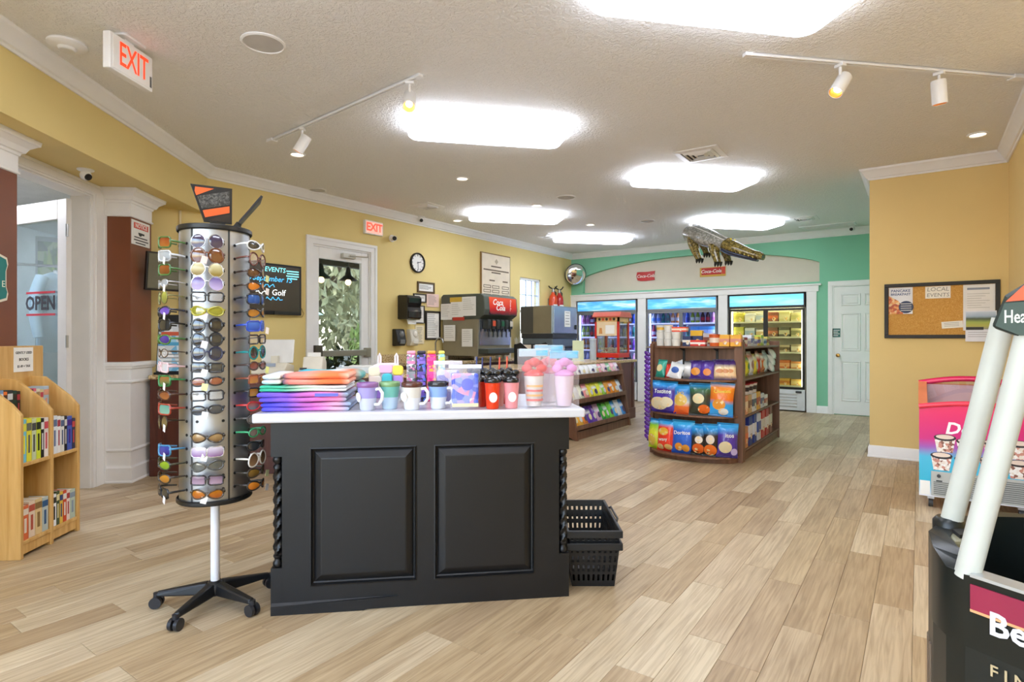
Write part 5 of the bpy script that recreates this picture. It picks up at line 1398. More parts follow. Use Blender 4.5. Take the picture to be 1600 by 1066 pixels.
tumbler(.985, -.01, 'e8401c', 'bright red tumbler with black bow lid at the island edge')
tumbler(1.075, .0, 'ef9aa0', 'pink tumbler with black bow lid at the island edge')
tumbler(.935, .075, 'c9301c', 'dark red tumbler behind the bright red tumbler', straw='3a3f74')
tumbler(1.02, .09, 'eaa08f', 'salmon tumbler between the red and pink tumblers', straw='e0573c')
tumbler(.915, .17, 'cf4a3a', 'red tumbler behind the blue printed pouch', straw='3d4a86'); tumbler(.985, .18, 'b9322a', 'deep red tumbler in the rear row', straw='34406f'); tumbler(1.07, .19, 'e3564a', 'light red tumbler in the rear row', straw='f0654a')
# ---- bagged bow tumblers at the right end
def bagged(x, y, w, h, label, cup, bow, hdr):
    t = pouch(x, y, w, h, .13, 'f4eef2', label, 'bagged_tumbler', .16)
    MB().lathe([(.034, .005), (.046, .11), (.047, .15), (.044, .15), (.034, .01)], 22, cap=False).ob('cup', MFILM(cup, .8), t, smooth=40)
    MB().lathe([(.048, .148), (.05, .155), (.03, .175), (0, .18)], 22, cap=False).ob('dome_lid', MFILM(bow, .85), t, smooth=40)
    r = random.Random(int(x * 100))
    for i in range(5):
        a = -1.1 + i * .55; l_ = .05
        MB().sph((math.sin(a) * .04, -.012 + .012 * (i % 2), .195 + .02 * math.cos(a * 2)), (.026, .012, .02), 10, 7).ob('bow_loop', M(bow, .35), t, smooth=60)
    MB().box(-w / 2 * .93, w / 2 * .93, -.006, .006, h - .035, h + .002).ob('bag_header', MFILM(hdr, .7), t, bevel=.003)
    MB().box(.01, w * .42, -.0075, -.0055, h - .03, h - .006).ob('header_print', M('5ec3ea', .4), t)
    return t
t = bagged(1.19, .045, .155, .275, 'clear bag holding a white tumbler with red bows', 'efe6e0', 'e0403c', 'cfe4f4')
for i in range(4): MB().lathe([(.0455, .03 + i * .022), (.0465, .04 + i * .022)], 20, a0=-2.6, a1=-.5, cap=False).ob('print_band', M(('e05a50', 'f0b060')[i % 2], .4), t)
t = bagged(1.335, .03, .15, .265, 'clear bag holding a pale pink tumbler with lilac bows at the island corner', 'ead2e2', 'dd92cf', '8fcdf0')
t = bagged(1.30, .22, .16, .29, 'clear bag with a red bow tumbler behind the lilac one', 'f0dfe6', 'e8607a', 'a9d8f0')

# ================================================================== sunglasses rack
AX, AY = -2.665, 1.403
ALU = M('b4b6b9', .4, .9, var=.06, scale=3)
t = thing('sunglasses_rack', 'silver revolving sunglasses rack on a black five star base', 'display rack', (AX, AY, 0))
RR = .146
MB().lathe([(RR, .50), (RR, 1.71)], 64, cap=False).ob('barrel', ALU, t, smooth=40)
MB().lathe([(RR + .008, 1.708), (RR + .011, 1.713), (RR + .011, 1.728), (RR + .007, 1.732), (0, 1.732)], 64, cap=False).ob('top_disc', BLACKP, t, smooth=30)
MB().lathe([(0, .49), (RR + .008, .49), (RR + .012, .495), (RR + .012, .508), (RR + .008, .512)], 64, cap=False).ob('bottom_disc', BLACKP, t, smooth=30)
MB().cyl((0, 0, .10), (0, 0, .49), .0195, n=20).ob('pole', M('eeeef4', .3), t, smooth=40)
CAMA = math.atan2(-AY, -AX)           # direction from the rack to the viewer
COLA = [CAMA + math.radians(a) for a in (-8, 53, -70)]   # rack columns: shop floor, island, entrance
for k in range(6):
    a = COLA[0] + math.radians(-30.5 + 60.5 * k)
    MB().box(RR - .004, RR + .0015, -.004, .004, 0.51, 1.709, Matrix.Rotation(a, 4, 'Z')).ob('seam_strip', DGREY, t)
star = bpy.data.objects.new('star_base', None); C.objects.link(star); star.parent = t
MB().lathe([(.03, .045), (.045, .05), (.045, .085), (.03, .105), (.024, .11)], 20).ob('hub', BLACKP, star, smooth=40)
for k in range(5):
    a = math.radians(-64 + 72 * k); mt = Matrix.Rotation(a, 4, 'Z')
    m = MB(); m.add([(.03, -.028, .05), (.03, .028, .05), (.25, .018, .052), (.25, -.018, .052), (.03, -.02, .105), (.03, .02, .105), (.25, .012, .074), (.25, -.012, .074)], [(0, 1, 2, 3)[::-1], (4, 7, 6, 5)[::-1], (0, 4, 5, 1)[::-1], (1, 5, 6, 2)[::-1], (2, 6, 7, 3)[::-1], (3, 7, 4, 0)[::-1]], mt)
    m.ob('arm', BLACKP, star, bevel=.008)
    c_ = mt @ Vector((.25, 0, 0))
    m = MB(); m.cyl((c_.x, c_.y, .048), (c_.x, c_.y, .068), .014, n=12)
    tv = mt @ Vector((0, 1, 0)); q = Vector((tv.x, tv.y, 0))
    for s_ in (-.014, .014): m.cyl(Vector((c_.x, c_.y, .026)) + q * (s_ - .008), Vector((c_.x, c_.y, .026)) + q * (s_ + .008), .026, n=18)
    m.ob('caster', M('25262a', .4), star, smooth=40)
# holes beside every pair
hole = MB()
hm = MB().lathe([(.0065, 0), (.0065, .0015), (0, .0016)], 10, cap=False).mesh('peg_hole')
hm.materials.append(BLACK)
ROWS = [1.645 - i * .0602 for i in range(19)]
for ca in COLA:
    for z in ROWS:
        for da in (-.36, .36):
            a = ca + da
            o = place('peg_hole', hm, None, t, (RR * math.cos(a), RR * math.sin(a), z), (0, PI / 2, a))
# header panels on top of the rack
def header(px, ang, lean, label):
    h = thing('topper_sign', label, 'sign', (AX + px[0], AY + px[1], 1.7325), ang)
    h.rotation_euler = (lean, 0, ang)
    MB().box(-.03, .03, -.012, .012, 0, .03).ob('clip', BLACK, h)
    P_ = [(-.055, .025), (.06, .025), (.06, .19), (-.11, .19)]
    MB().prism(P_, -.005, .005, axis=1).ob('frame', BLACKP, h)
    q = lambda u_, v_: (P_[0][0] + (P_[1][0] - P_[0][0]) * u_ + ((P_[3][0] - P_[0][0]) * (1 - u_)) * v_, .031 + .153 * v_)
    def quad(name, a, b, c_, d_, mat, y=-.0062): MB().prism([q(*a), q(*b), q(*c_), q(*d_)], y, -.0048, axis=1).ob(name, mat, h)
    OR = M('e0612a', .4)
    quad('orange_stripe', (.05, .72), (.55, .97), (.1, .97), (.05, .85), OR); quad('mesh_band', (.07, .35), (.93, .55), (.93, .95), (.07, .70), MSPECK('4a4a48', ('2e2e2d', '5f5f5c', '3a3a39'), 160, .4))
    quad('orange_stripe', (.08, .10), (.92, .30), (.92, .50), (.08, .30), OR); quad('dark_corner', (.15, .02), (.93, .02), (.93, .26), (.5, .14), M('2a211c', .4))
header((.02, -.0), CAMA + PI / 2 + .1, math.radians(3), 'black framed orange and grey panel on top of the sunglasses rack')
header((.075, .052), CAMA, math.radians(-36), 'second black panel leaning away on top of the sunglasses rack')
# ---- sunglasses
LENSM = {}
def lens_mat(c, a):
    k = (c, a)
    if k not in LENSM:
        if isinstance(c, tuple): LENSM[k] = MBAND([(0, c[1]), (1, c[0])], 2, .08, -.022, .022)
        else: LENSM[k] = M(c, .06, .0, var=.02, coat=.6, spec=.8) if a >= 1 else MFILM(c, a, .05)
    return LENSM[k]
def lens_outline(shape):
    pts = []
    for i in range(20):
        a = 2 * PI * i / 20; c_, s_ = math.cos(a), math.sin(a)
        if shape == 'aviator': x, z = .027 * c_ * (1 + .12 * s_ * (-1)), .023 * s_ * (1 + (.15 if s_ < 0 else 0)); x += .004 * (s_ < 0) * s_ * -1
        elif shape == 'round': x, z = .024 * c_, .023 * s_
        elif shape == 'rectangle': x, z = .027 * max(-1, min(1, c_ * 1.25)), .016 * max(-1, min(1, s_ * 1.3))
        elif shape == 'oval': x, z = .027 * c_, .0145 * s_
        elif shape == 'shield': x, z = .032 * max(-1, min(1, c_ * 1.15)), .018 * max(-1, min(1, s_ * 1.25))
        else: x, z = .030 * c_, .0155 * s_ * (1 + .25 * c_)      # wrap
        pts.append((x * 1.04, z * 1.22))
    return pts
def glasses(col, row, shape, lens, frame_c, fin='', lab='', a=1, tagc=None, tilt=0.0):
    ca = COLA[col]; z = ROWS[row]
    where = ('facing the shop floor', 'facing the island', 'facing the entrance')[col]
    ords = 'top second third fourth fifth sixth seventh eighth ninth tenth eleventh twelfth thirteenth fourteenth fifteenth sixteenth seventeenth eighteenth nineteenth'.split()
    row_s = ords[row] + (' row' if row == 0 else ' row down')
    r0 = RR + .078
    g = thing('sunglasses', '%s sunglasses, %s of the rack column %s' % (lab, row_s, where), 'sunglasses', (AX + r0 * math.cos(ca), AY + r0 * math.sin(ca), z), 0, 'sunglasses on the revolving rack')
    g.rotation_euler = (0, tilt, ca + PI / 2)      # local -Y points outwards
    FM = M(frame_c, .25, .7 if fin == 'metal' else 0, coat=.3)
    ol = lens_outline(shape); n = len(ol)
    wrapa = {'wrap': .42, 'shield': .40}.get(shape, .16)
    fr = .0022 if fin == 'metal' else .0038
    for s_ in (-1, 1):
        mt = Matrix.Translation((s_ * .034, .002, 0)) @ Matrix.Rotation(s_ * wrapa, 4, 'Z') @ Matrix.Scale(s_, 4, (1, 0, 0))
        pts = [mt @ Vector((x, .003 * (x * x + z_ * z_) / .0007, z_)) for x, z_ in ol]
        cen = mt @ Vector((0, -.003, 0)); m = MB(); vs = [cen] + pts
        m.add(vs, [(0, 1 + i, 1 + (i + 1) % n) if s_ < 0 else (0, 1 + (i + 1) % n, 1 + i) for i in range(n)])
        m.ob('lens', lens_mat(lens, a), g, smooth=60)
        MB().tube(pts, fr, 6, closed=True).ob('rim', FM, g, smooth=60)
        hx = mt @ Vector((.029, .004, .006))
        e = Vector((s_ * .051, .080, .003))
        MB().tube([hx, Vector((s_ * .064, .02, .007)), Vector((s_ * .060, .05, .006)), e], [fr * 1.1, fr * 1.3, fr * 1.2, fr], 6).ob('temple', FM, g, smooth=60)
    MB().tube([(-.010, .0, .006), (0, -.004, .009), (.010, .0, .006)], fr, 6).ob('bridge', FM, g, smooth=60)
    if tagc:
        MB().box(-.012, .012, -.004, -.0025, -.03, .0, Matrix.Translation((.06 * (1 if col else -.1), .0, -.008)) @ Matrix.Rotation(.25, 4, 'Y')).ob('price_tag', M(tagc, .6), g)
W_ = 'f0eee8'
F_ = [('aviator', '3a2f4d', 'b9b9c0', 'metal', 'violet lensed silver aviator', 1, None), ('aviator', '6d3f1f', '6b3a20', '', 'large brown', 1, 'e8c9c0'), ('aviator', ('cfc9a0', '8f7a3a'), 'd8d6cf', 'metal', 'clear gold aviator', 1, None),
      ('aviator', ('5a4a86', 'b9a9d8'), 'cfcfd6', 'metal', 'violet gradient aviator', 1, None), ('rectangle', 'cfcfd2', '1c1c1f', '', 'clear rectangular black framed', .35, None), ('wrap', '8f8e28', 'a8a238', '', 'yellow green wrap', 1, 'f2dfe0'),
      ('round', '16171c', '1a1b20', '', 'big black round', 1, None), ('round', '1d2228', '23262c', '', 'black round', 1, 'efdfe6'), ('round', '22283a', '2d2f4a', '', 'blue black round', 1, None),
      ('rectangle', '33373a', '2b2c2f', '', 'dark grey rectangular', 1, 'f0f0f0'), ('oval', '8a4a30', '2c2a2a', '', 'slim brown red oval', 1, 'e6e6a0'), ('rectangle', 'dfe0de', '26262a', '', 'clear rectangular reading', .3, None),
      ('oval', '343a42', '2d2f34', '', 'slate half rim', 1, 'f3f1f0'), None, ('wrap', ('b99a6a', '6a4a2a'), '3d3328', '', 'gold brown mirrored', 1, None), ('shield', ('d9d3e0', '8a5a9a'), 'dadada', 'metal', 'silver violet shield', 1, 'f4f0f0'),
      ('wrap', '5a5d58', '4c4d4a', '', 'grey wrap', 1, None), ('rectangle', ('6a5468', 'b095a8'), '2e2a2e', '', 'mauve gradient rectangular', 1, None), ('wrap', ('c07a20', '9c4a1a'), '4a3a2a', '', 'amber orange wrap', 1, 'f4efe8')]
R_L = [('wrap', '2c3236', 'dfe2e2', '', 'smoke grey white framed', 1, None), ('round', 'd9cfc6', '6a3f36', '', 'clear tortoise round', .35, None), ('wrap', '5a3423', '3d2a22', '', 'dark brown wrap', 1, 'dfe6a0'), ('wrap', 'd07a26', '3a2c24', '', 'orange black wrap', 1, 'f3efec'),
       ('shield', ('2f66b8', '234a90'), '22262c', '', 'blue mirrored shield', 1, None), ('wrap', ('8a5a20', 'c98a3a'), '26241f', '', 'bronze wrap', 1, None), ('shield', ('4a7ad6', '2b4fb0'), '2a4fc0', '', 'bright blue wrap', 1, 'f6f2ee'), ('rectangle', 'cfcac6', '33302f', '', 'clear grey', .35, None),
       ('round', '2b2e30', '1f8a8a', '', 'black and teal round', 1, None), ('oval', '7a4034', '4a3a36', '', 'brown oval', 1, 'e7e78a'), ('rectangle', ('b5502a', 'e0a04a'), '8a4a34', '', 'amber gradient', 1, None), ('rectangle', ('c06a2a', 'e8b04a'), '2a2624', '', 'amber black framed', 1, None),
       ('wrap', ('c8452a', '2a8a86'), 'd03a3a', '', 'red and teal wrap', 1, 'f0a040'), ('wrap', '6a6460', '4a4644', '', 'grey brown wrap', 1, None), ('oval', 'c9c6c2', '3aa06a', '', 'white and green', .4, None), ('wrap', '34363a', '25272b', '', 'charcoal wrap', 1, None), ('aviator', ('6a4a34', '9a7a5a'), 'e6e2dc', '', 'brown white framed', 1, None),
       ('wrap', ('8a6a2a', '5a4020'), '3a3228', '', 'olive brown wrap', 1, 'e4e6b0'), ('wrap', ('d98a2e', 'b5601a'), '2e2a26', '', 'orange black', 1, 'f2efec')]
L_L = [('shield', ('8a3a22', 'a8682a'), '4a6e38', '', 'orange and lime shield', 1, None), ('shield', 'aab0b6', 'c9ccd0', '', 'silver grey shield', 1, 'f2f2f0'), ('shield', ('9a5526', '6a4420'), '46703a', '', 'orange and green', 1, None), ('oval', 'b9bfc6', 'c9ccd2', 'metal', 'silver oval', .6, 'f6f4f2'),
       ('round', ('a8a84a', '7a7a3a'), '8a8a5a', 'metal', 'olive wire', 1, None), ('wrap', ('5a3a9a', '8a6ac8'), '2a2a34', '', 'purple wrap', 1, 'f2eef2'), ('shield', '222428', '1c1d20', '', 'matte black shield', 1, None), ('wrap', ('5a4296', '3a2a6a'), '4a7a38', '', 'purple and green', 1, None), ('oval', 'cfcac4', '6a5a4a', 'metal', 'thin bronze wire', .4, None),
       ('rectangle', 'e6dfe0', 'e8c6cc', '', 'white and pink', .6, None), ('shield', ('a05c30', '3a7a4a'), '2c7a40', '', 'green and copper shield', 1, 'f4f2f0'), ('wrap', ('7a4428', 'a86a3a'), '4a2c20', '', 'chestnut wrap', 1, None), ('shield', ('5a9486', '86a894'), 'a8402f', '', 'mint and red shield', 1, None), ('round', ('5a4630', '8a7a4a'), '3a3026', 'metal', 'tortoise wire', 1, 'f6f2f6'),
       None, ('shield', ('34489a', '4a347e'), '4488b4', '', 'blue violet shield', 1, 'f4f4f2'), ('wrap', ('9ab02a', '6a8a2a'), '3a3a2a', '', 'olive green wrap', 1, None), ('wrap', ('c88a2a', '8a5a2a'), '3a3028', '', 'amber brown', 1, None), ('rectangle', '2a2c30', '222428', '', 'black rectangular', 1, 'f2f0f4')]
for col, lst in enumerate((F_, R_L, L_L)):
    for row, g in enumerate(lst):
        if g: glasses(col, row, g[0], g[1], g[2], g[3], g[4], g[5], g[6], RN.uniform(-.06, .06))

# ================================================================== shopping baskets
FW = Vector((-math.sin(YAW), math.cos(YAW), 0)); RT = Vector((math.cos(YAW), math.sin(YAW), 0))
def basket(z0, label, handle):
    c_ = FW * 3.09 + RT * .402
    t = thing('shopping_basket', label, 'basket', (c_.x, c_.y, z0), YAW, 'stacked shopping baskets')
    w0, l0, w1, l1, h = .105, .225, .126, .265, .222
    m = MB()
    cs0 = [(-w0, -l0), (w0, -l0), (w0, l0), (-w0, l0)]; cs1 = [(-w1, -l1), (w1, -l1), (w1, l1), (-w1, l1)]
    def pt(i, f, v):
        a0, b0 = cs0[i], cs0[(i + 1) % 4]; a1, b1 = cs1[i], cs1[(i + 1) % 4]
        p = (a0[0] + (b0[0] - a0[0]) * f, a0[1] + (b0[1] - a0[1]) * f); q = (a1[0] + (b1[0] - a1[0]) * f, a1[1] + (b1[1] - a1[1]) * f)
        return (p[0] + (q[0] - p[0]) * v, p[1] + (q[1] - p[1]) * v, .004 + h * v)
    def strip(i, f0, f1, v0, v1): m.add([pt(i, f0, v0), pt(i, f1, v0), pt(i, f1, v1), pt(i, f0, v1)], [(0, 1, 2, 3)])
    for i in range(4):
        n = 9 if i % 2 == 0 else 18
        for v0, v1 in ((0, .12), (.27, .34), (.49, .56), (.71, .78), (.90, 1.0)): strip(i, 0, 1, v0, v1)
        for k in range(n + 1):
            f = k / n
            strip(i, max(0, f - .28 / n), min(1, f + .28 / n), .12, .27); strip(i, max(0, f - .28 / n), min(1, f + .28 / n), .34, .49); strip(i, max(0, f - .28 / n), min(1, f + .28 / n), .56, .71); strip(i, max(0, f - .28 / n), min(1, f + .28 / n), .78, .90)
    m.add([(x, y, .004) for x, y in cs0], [(0, 1, 2, 3)])
    o = m.ob('lattice_body', BLACKP, t); sm = o.modifiers.new('solid', 'SOLIDIFY'); sm.thickness = .003
    m = MB(); e = .012
    for i in range(4):
        a, b = cs1[i], cs1[(i + 1) % 4]
        x0, x1 = min(a[0], b[0]), max(a[0], b[0]); y0, y1 = min(a[1], b[1]), max(a[1], b[1])
        m.box(x0 - e, x1 + e, y0 - e, y1 + e, h - .03, h + .008) if False else None
    for s_ in (-1, 1):
        m.box(-w1 - e, w1 + e, s_ * l1 - .002 if s_ > 0 else -l1 - e, l1 + e if s_ > 0 else -l1 + .002, h - .028, h + .008)
        m.box(w1 - .002 if s_ > 0 else -w1 - e, w1 + e if s_ > 0 else -w1 + .002, -l1, l1, h - .028, h + .008)
    m.ob('rim', BLACKP, t, bevel=.004)
    if handle:
        for s_ in (-1, 1): MB().tube([(s_ * (w1 + .008), -.12, h + .004), (s_ * (w1 + .016), -.10, h + .016), (s_ * (w1 + .016), .10, h + .016), (s_ * (w1 + .008), .12, h + .004)], .006, 8).ob('handle', M('26272a', .3), t, smooth=60)
basket(0.0, 'lower black plastic shopping basket beside the island', False)
basket(0.06, 'upper black plastic shopping basket beside the island', True)
# ================================================================== snack packs
def vivid(bands, f=1.4):
    return [(p, tuple(min(.95, x * f) for x in lin(c))) for p, c in bands]
def foil(m):
    if m.get('crinkled'): return m
    m['crinkled'] = 1; nt = m.node_tree; n = nt.nodes; b = n.get('Principled BSDF')
    tc = n.new('ShaderNodeTexCoord'); nz = n.new('ShaderNodeTexNoise'); nz.inputs['Scale'].default_value = 26; nz.inputs['Detail'].default_value = 2; nz.inputs['Distortion'].default_value = 1.2
    bp = n.new('ShaderNodeBump'); bp.inputs['Strength'].default_value = .5; bp.inputs['Distance'].default_value = .012
    nt.links.new(tc.outputs['Object'], nz.inputs[0]); nt.links.new(nz.outputs[0], bp.inputs['Height']); nt.links.new(bp.outputs[0], b.inputs['Normal'])
    b.inputs['Coat Weight'].default_value = .4
    return m
def bag_mesh(w, h, d, seed=0):
    nx, nz = 12, 18; vs = []; fs = []
    def surf(x, z):
        u_ = max(-1, min(1, 2 * x / w)); v_ = max(0, min(1, (z - .06 * h) / (.88 * h)))
        return d / 2 * max(0, 1 - abs(u_) ** 2.6) ** .7 * math.sin(PI * v_) ** .45 * (1 + .05 * math.sin(x * 60 + seed) * math.sin(z * 45))
    for s_ in (-1, 1):
        for j in range(nz + 1):
            for i in range(nx + 1):
                u_, v_ = i / nx * 2 - 1, j / nz
                z = v_ * h; pinch = 1 - .07 * math.sin(PI * min(1, max(0, (v_ - .06) / .88)))
                x = u_ * w / 2
                y = s_ * surf(x, z); 
                if j in (0, nz): y += .003 * math.sin(i * 2.1)
                vs.append((x * pinch, y, z))
    q = (nx + 1) * (nz + 1)
    for j in range(nz):
        for i in range(nx):
            a = j * (nx + 1) + i
            fs.append((a, a + 1, a + nx + 2, a + nx + 1)); fs.append((q + a, q + a + nx + 1, q + a + nx + 2, q + a + 1))
    return vs, fs, (lambda x, z: -surf(x, z))
def snack_bag(label, loc, rz, w, h, d, bands, texts=(), blobs=(), lean=0.0, roll=0.0, group='snack bags on the brown shelf unit', name='snack_bag', seed=0):
    t = thing(name, label, 'snack bag', loc, rz, group)
    t.rotation_euler = (lean, roll, rz)
    vs, fs, sf = bag_mesh(w, h, d, seed)
    MB().add(vs, fs).ob('foil_bag', foil(MBAND(vivid(bands), 2, .24, 0, h, .08, nscale=14)), t, smooth=60)
    for bx, bz, rx, rz_, c in blobs:
        bx *= w; bz *= h; n = 18; v2 = [(bx, sf(bx, bz) - .002, bz)]
        for k in (.5, 1.0):
            for i in range(n):
                a = 2 * PI * i / n; x = bx + rx * w * k * math.cos(a); z = bz + rz_ * h * k * math.sin(a); v2.append((x, sf(x, z) - .002, z))
        f2 = [(0, 1 + i, 1 + (i + 1) % n) for i in range(n)] + [(1 + i, 1 + n + i, 1 + n + (i + 1) % n, 1 + (i + 1) % n) for i in range(n)]
        MB().add(v2, f2).ob('printed_picture', MSPECK(c, (c, c, 'f3d9a0', c), 40, .35), t, smooth=60)
    for s_, tx, tz, sz, c, rot in texts:
        me = text_mesh(s_, sz, ext=0.0, bold=sz * .02)
        cr, sr = math.cos(rot), math.sin(rot)
        for v in me.vertices:
            x = tx * w + v.co.x * cr - v.co.y * sr; z = tz * h + v.co.x * sr + v.co.y * cr
            v.co = (x, sf(x, z) - .0035, z)
        place('lettering', me, M(c, .4), t)
    return t
def carton(label, loc, rz, w, d, h, c, c2, name='snack_box', cat='box', group='boxed goods on the brown shelf unit', txt=None, stripe=.4, rough=.45):
    """printed carton: body, band, panel; local -Y is the front"""
    t = thing(name, label, cat, loc, rz, group)
    MB().box(-w / 2, w / 2, -d / 2, d / 2, 0, h).ob('carton', M(c, rough), t, bevel=.003)
    z0 = h * (.5 - stripe / 2); z1 = h * (.5 + stripe / 2)
    MB().box(-w / 2 - .0006, w / 2 + .0006, -d / 2 - .0012, d / 2 + .0006, z0, z1).ob('print_band', M(c2, rough), t)
    MB().lathe([(min(w, h) * .2, 0), (min(w, h) * .2, .0012), (0, .0014)], 14, mtx=Matrix.Translation((w * .12, -d / 2 - .0012, h * .3)) @ RX).ob('printed_picture', MSPECK(c2, ('f2c26a', c, 'efe4d2'), 60, .4), t)
    if txt: text(txt, PAPER, t, (0, -d / 2 - .0016, h * .68), size=min(h * .28, w / max(2, len(txt)) * 1.5), bold=.0008)
    return t
def cup_pack(label, loc, r, h, c, lid, name='noodle_cup', group='tubs on top of the brown shelf unit', cat='tub', band=None):
    t = thing(name, label, cat, loc, RN.uniform(-.3, .3), group)
    MB().lathe([(r * .82, 0), (r * .84, .003), (r, h * .93), (0, h * .93)], 20, cap=False).ob('tub', M(c, .4), t, smooth=40)
    MB().lathe([(r * 1.05, h * .92), (r * 1.05, h * .97), (r * .98, h), (0, h)], 20, cap=False).ob('lid', M(lid, .35), t, smooth=40)
    if band: MB().lathe([(r * .9, h * .3), (r * .975, h * .7)], 20, cap=False).ob('label_band', M(band, .4), t, smooth=40)
    return t

# ================================================================== brown shelf unit (gondola)
GX0, GX1, GY0, GY1, GH = -2.375, -1.41, 6.0, 7.76, 1.19
t = thing('shelf_unit', 'dark brown wooden shelf unit with rounded end shelves', 'shelf unit', ((GX0 + GX1) / 2, GY0, 0))
w = (GX1 - GX0) / 2; L = GY1 - GY0
MB().box(-w, w, 0, .03, 0, GH).ob('end_panel', WALNUT, t, bevel=.003)
MB().box(-w, w, L - .03, L, 0, GH).ob('end_panel', WALNUT, t, bevel=.003)
MB().box(-w + .004, -w + .04, -.05, 0, 0, GH - .02).ob('edge_post', WALNUT, t, bevel=.003)
MB().box(w - .085, w - .002, -.06, 0, 0, GH).ob('edge_post', WALNUT, t, bevel=.003)
MB().box(-.02, .02, .03, L - .03, 0, GH - .02).ob('centre_panel', WALNUT, t)
MB().box(-w + .02, w - .02, .03, L - .03, 0, .08).ob('kick_base', WALNUT, t)
for z in (.095, .43, .80, 1.12):
    for s_ in (-1, 1):
        x0, x1 = (.02, w - .005) if s_ > 0 else (-w + .005, -.02)
        MB().box(x0, x1, .031, L - .031, z, z + .02).ob('side_shelf', WALNUT, t, bevel=.003)
def half_round(z0, z1, a, b, name):
    pts = [(-a, 0)] + [(-a * math.cos(PI * i / 24), -b * math.sin(PI * i / 24) ** .8) for i in range(1, 24)] + [(a, 0)]
    MB().prism(pts, z0, z1).ob(name, WALNUT, t, bevel=.003)
half_round(0, .04, .44, .27, 'plinth'); half_round(.045, .065, .45, .33, 'rounded_shelf'); half_round(.44, .46, .44, .28, 'rounded_shelf'); half_round(.795, .815, .43, .26, 'rounded_shelf'); half_round(1.125, 1.145, .42, .19, 'rounded_shelf')
for x in (-.12, .22): MB().box(x - .012, x + .012, -.012, -.0005, .80, 1.12).ob('shelf_standard', BLACK, t)
for x in (-.12, .22): MB().add([(x - .004, -.012, 1.125), (x - .004, -.16, 1.125), (x - .004, -.012, 1.09), (x + .004, -.012, 1.125), (x + .004, -.16, 1.125), (x + .004, -.012, 1.09)], [(0, 1, 2), (5, 4, 3), (0, 3, 4, 1), (1, 4, 5, 2)]).ob('shelf_bracket', BLACK, t)
GC = (GX0 + GX1) / 2
def g_at(x, y, z): return (GC + x, GY0 + y, z)
# facing: bags look towards the viewer (-Y), fanned with the curve
def bagrow(i, x, z, w_, h, d, bands, texts, blobs, lab, lean=-.10, rz=0.0, y=None, roll=0.0):
    yy = (-.24 * math.sin(math.acos(max(-1, min(1, x / .46)))) ** .8 - .005) if y is None else y
    k_ = 1.12 if z < .7 else 1.06
    return snack_bag(lab, g_at(x, yy, z), rz + .05 * math.sin(i * 2.3), w_ * k_, h * (1.03 if z < .7 else 1.12), d * 1.15, bands, texts, blobs, lean, roll + .03 * math.sin(i * 3.1), seed=i)
BL_ = '1f8fd6'
Z1 = .066
bagrow(1, -.405, Z1, .15, .30, .09, [(0, 'b8cf2a'), (.55, 'cfdc3c'), (.8, '7fb82a'), (.9, '2f9fd0'), (1, '2b8fd0')], (('Lay\'s', 0, .62, .045, 'f4e84a', .15),), ((0, .3, .32, .2, 'e8c54a'),), 'yellow green potato chip bag on the lowest rounded shelf', rz=-.5, y=-.12)
bagrow(2, -.245, Z1, .185, .315, .10, [(0, 'd8301f'), (.75, 'e23a22'), (.86, '2a9ad6'), (1, '2b8fd0')], (('wavy', 0, .37, .05, 'f6f0e6', .1), ("Lay's", 0, .62, .042, 'f6e04a', .05)), ((0, .62, .28, .12, 'f2b23c'), (-.2, .13, .2, .09, 'f0c070'), (.25, .15, .2, .09, 'f0c070')), 'red wavy potato chip bag on the lowest rounded shelf', rz=-.22)
bagrow(3, -.055, Z1, .205, .325, .10, [(0, '1c4fae'), (.7, '2560c4'), (.85, '2f9fe0'), (1, '3aa8e6')], (('Doritos', 0, .62, .052, 'f7f7f4', .05),), ((-.12, .2, .18, .12, 'f09a2e'), (.18, .17, .16, .11, 'f0a53e')), 'blue tortilla chip bag on the lowest rounded shelf', rz=-.02)
bagrow(4, .105, Z1, .15, .30, .09, [(0, '241f1c'), (.6, '2d2723'), (.8, '1f7fbe'), (1, '2f9fe0')], (), ((0, .22, .34, .16, 'e8671e'), (.05, .5, .22, .12, 'efe0d0')), 'black bag with orange puffs on the lowest rounded shelf', rz=.1)
bagrow(5, .22, Z1, .15, .31, .09, [(0, '201c1a'), (.65, '2a2421'), (.8, '1f86c8'), (1, '2f9fe0')], (), ((0, .2, .36, .17, 'ee7420'), (0, .52, .24, .14, 'e6d6c4')), 'second black bag with orange puffs, nearer the shelf edge post', rz=.2, y=-.235)
bagrow(6, .365, Z1, .18, .325, .09, [(0, '3f2a7c'), (.65, '4b2f8e'), (.82, '2a86cc'), (1, '2f9fe0')], (('itos', .05, .64, .055, 'f5f3f0', .05),), ((-.12, .3, .3, .17, 'e3d2a6'), (.3, .18, .16, .1, 'c9b6e0')), 'dark violet tortilla chip bag at the end of the lowest rounded shelf', rz=.4, y=-.20, roll=.06)
Z2 = .461
bagrow(7, -.27, Z2, .27, .315, .11, [(0, '3d2a86'), (.5, '47309a'), (.72, '3a2a80'), (.85, '2a86cc'), (1, '2f9fe0')], (('Tostitos', .03, .66, .058, 'f6f6f2', .04),), ((-.1, .28, .36, .2, 'eadcb8'), (.2, .34, .22, .16, 'f3e6c4')), 'large violet tortilla chip bag on the middle rounded shelf', rz=-.2)
bagrow(8, -.065, Z2, .155, .29, .09, [(0, 'e2531f'), (.25, 'e66a2a'), (.4, 'e9e2d0'), (.7, '2f6fb8'), (1, '2b9ad6')], (("Lay's", 0, .72, .036, 'f3d24a', 0),), ((0, .48, .38, .2, 'eac25a'),), 'orange, white and blue chip bag on the middle rounded shelf', rz=-.05)
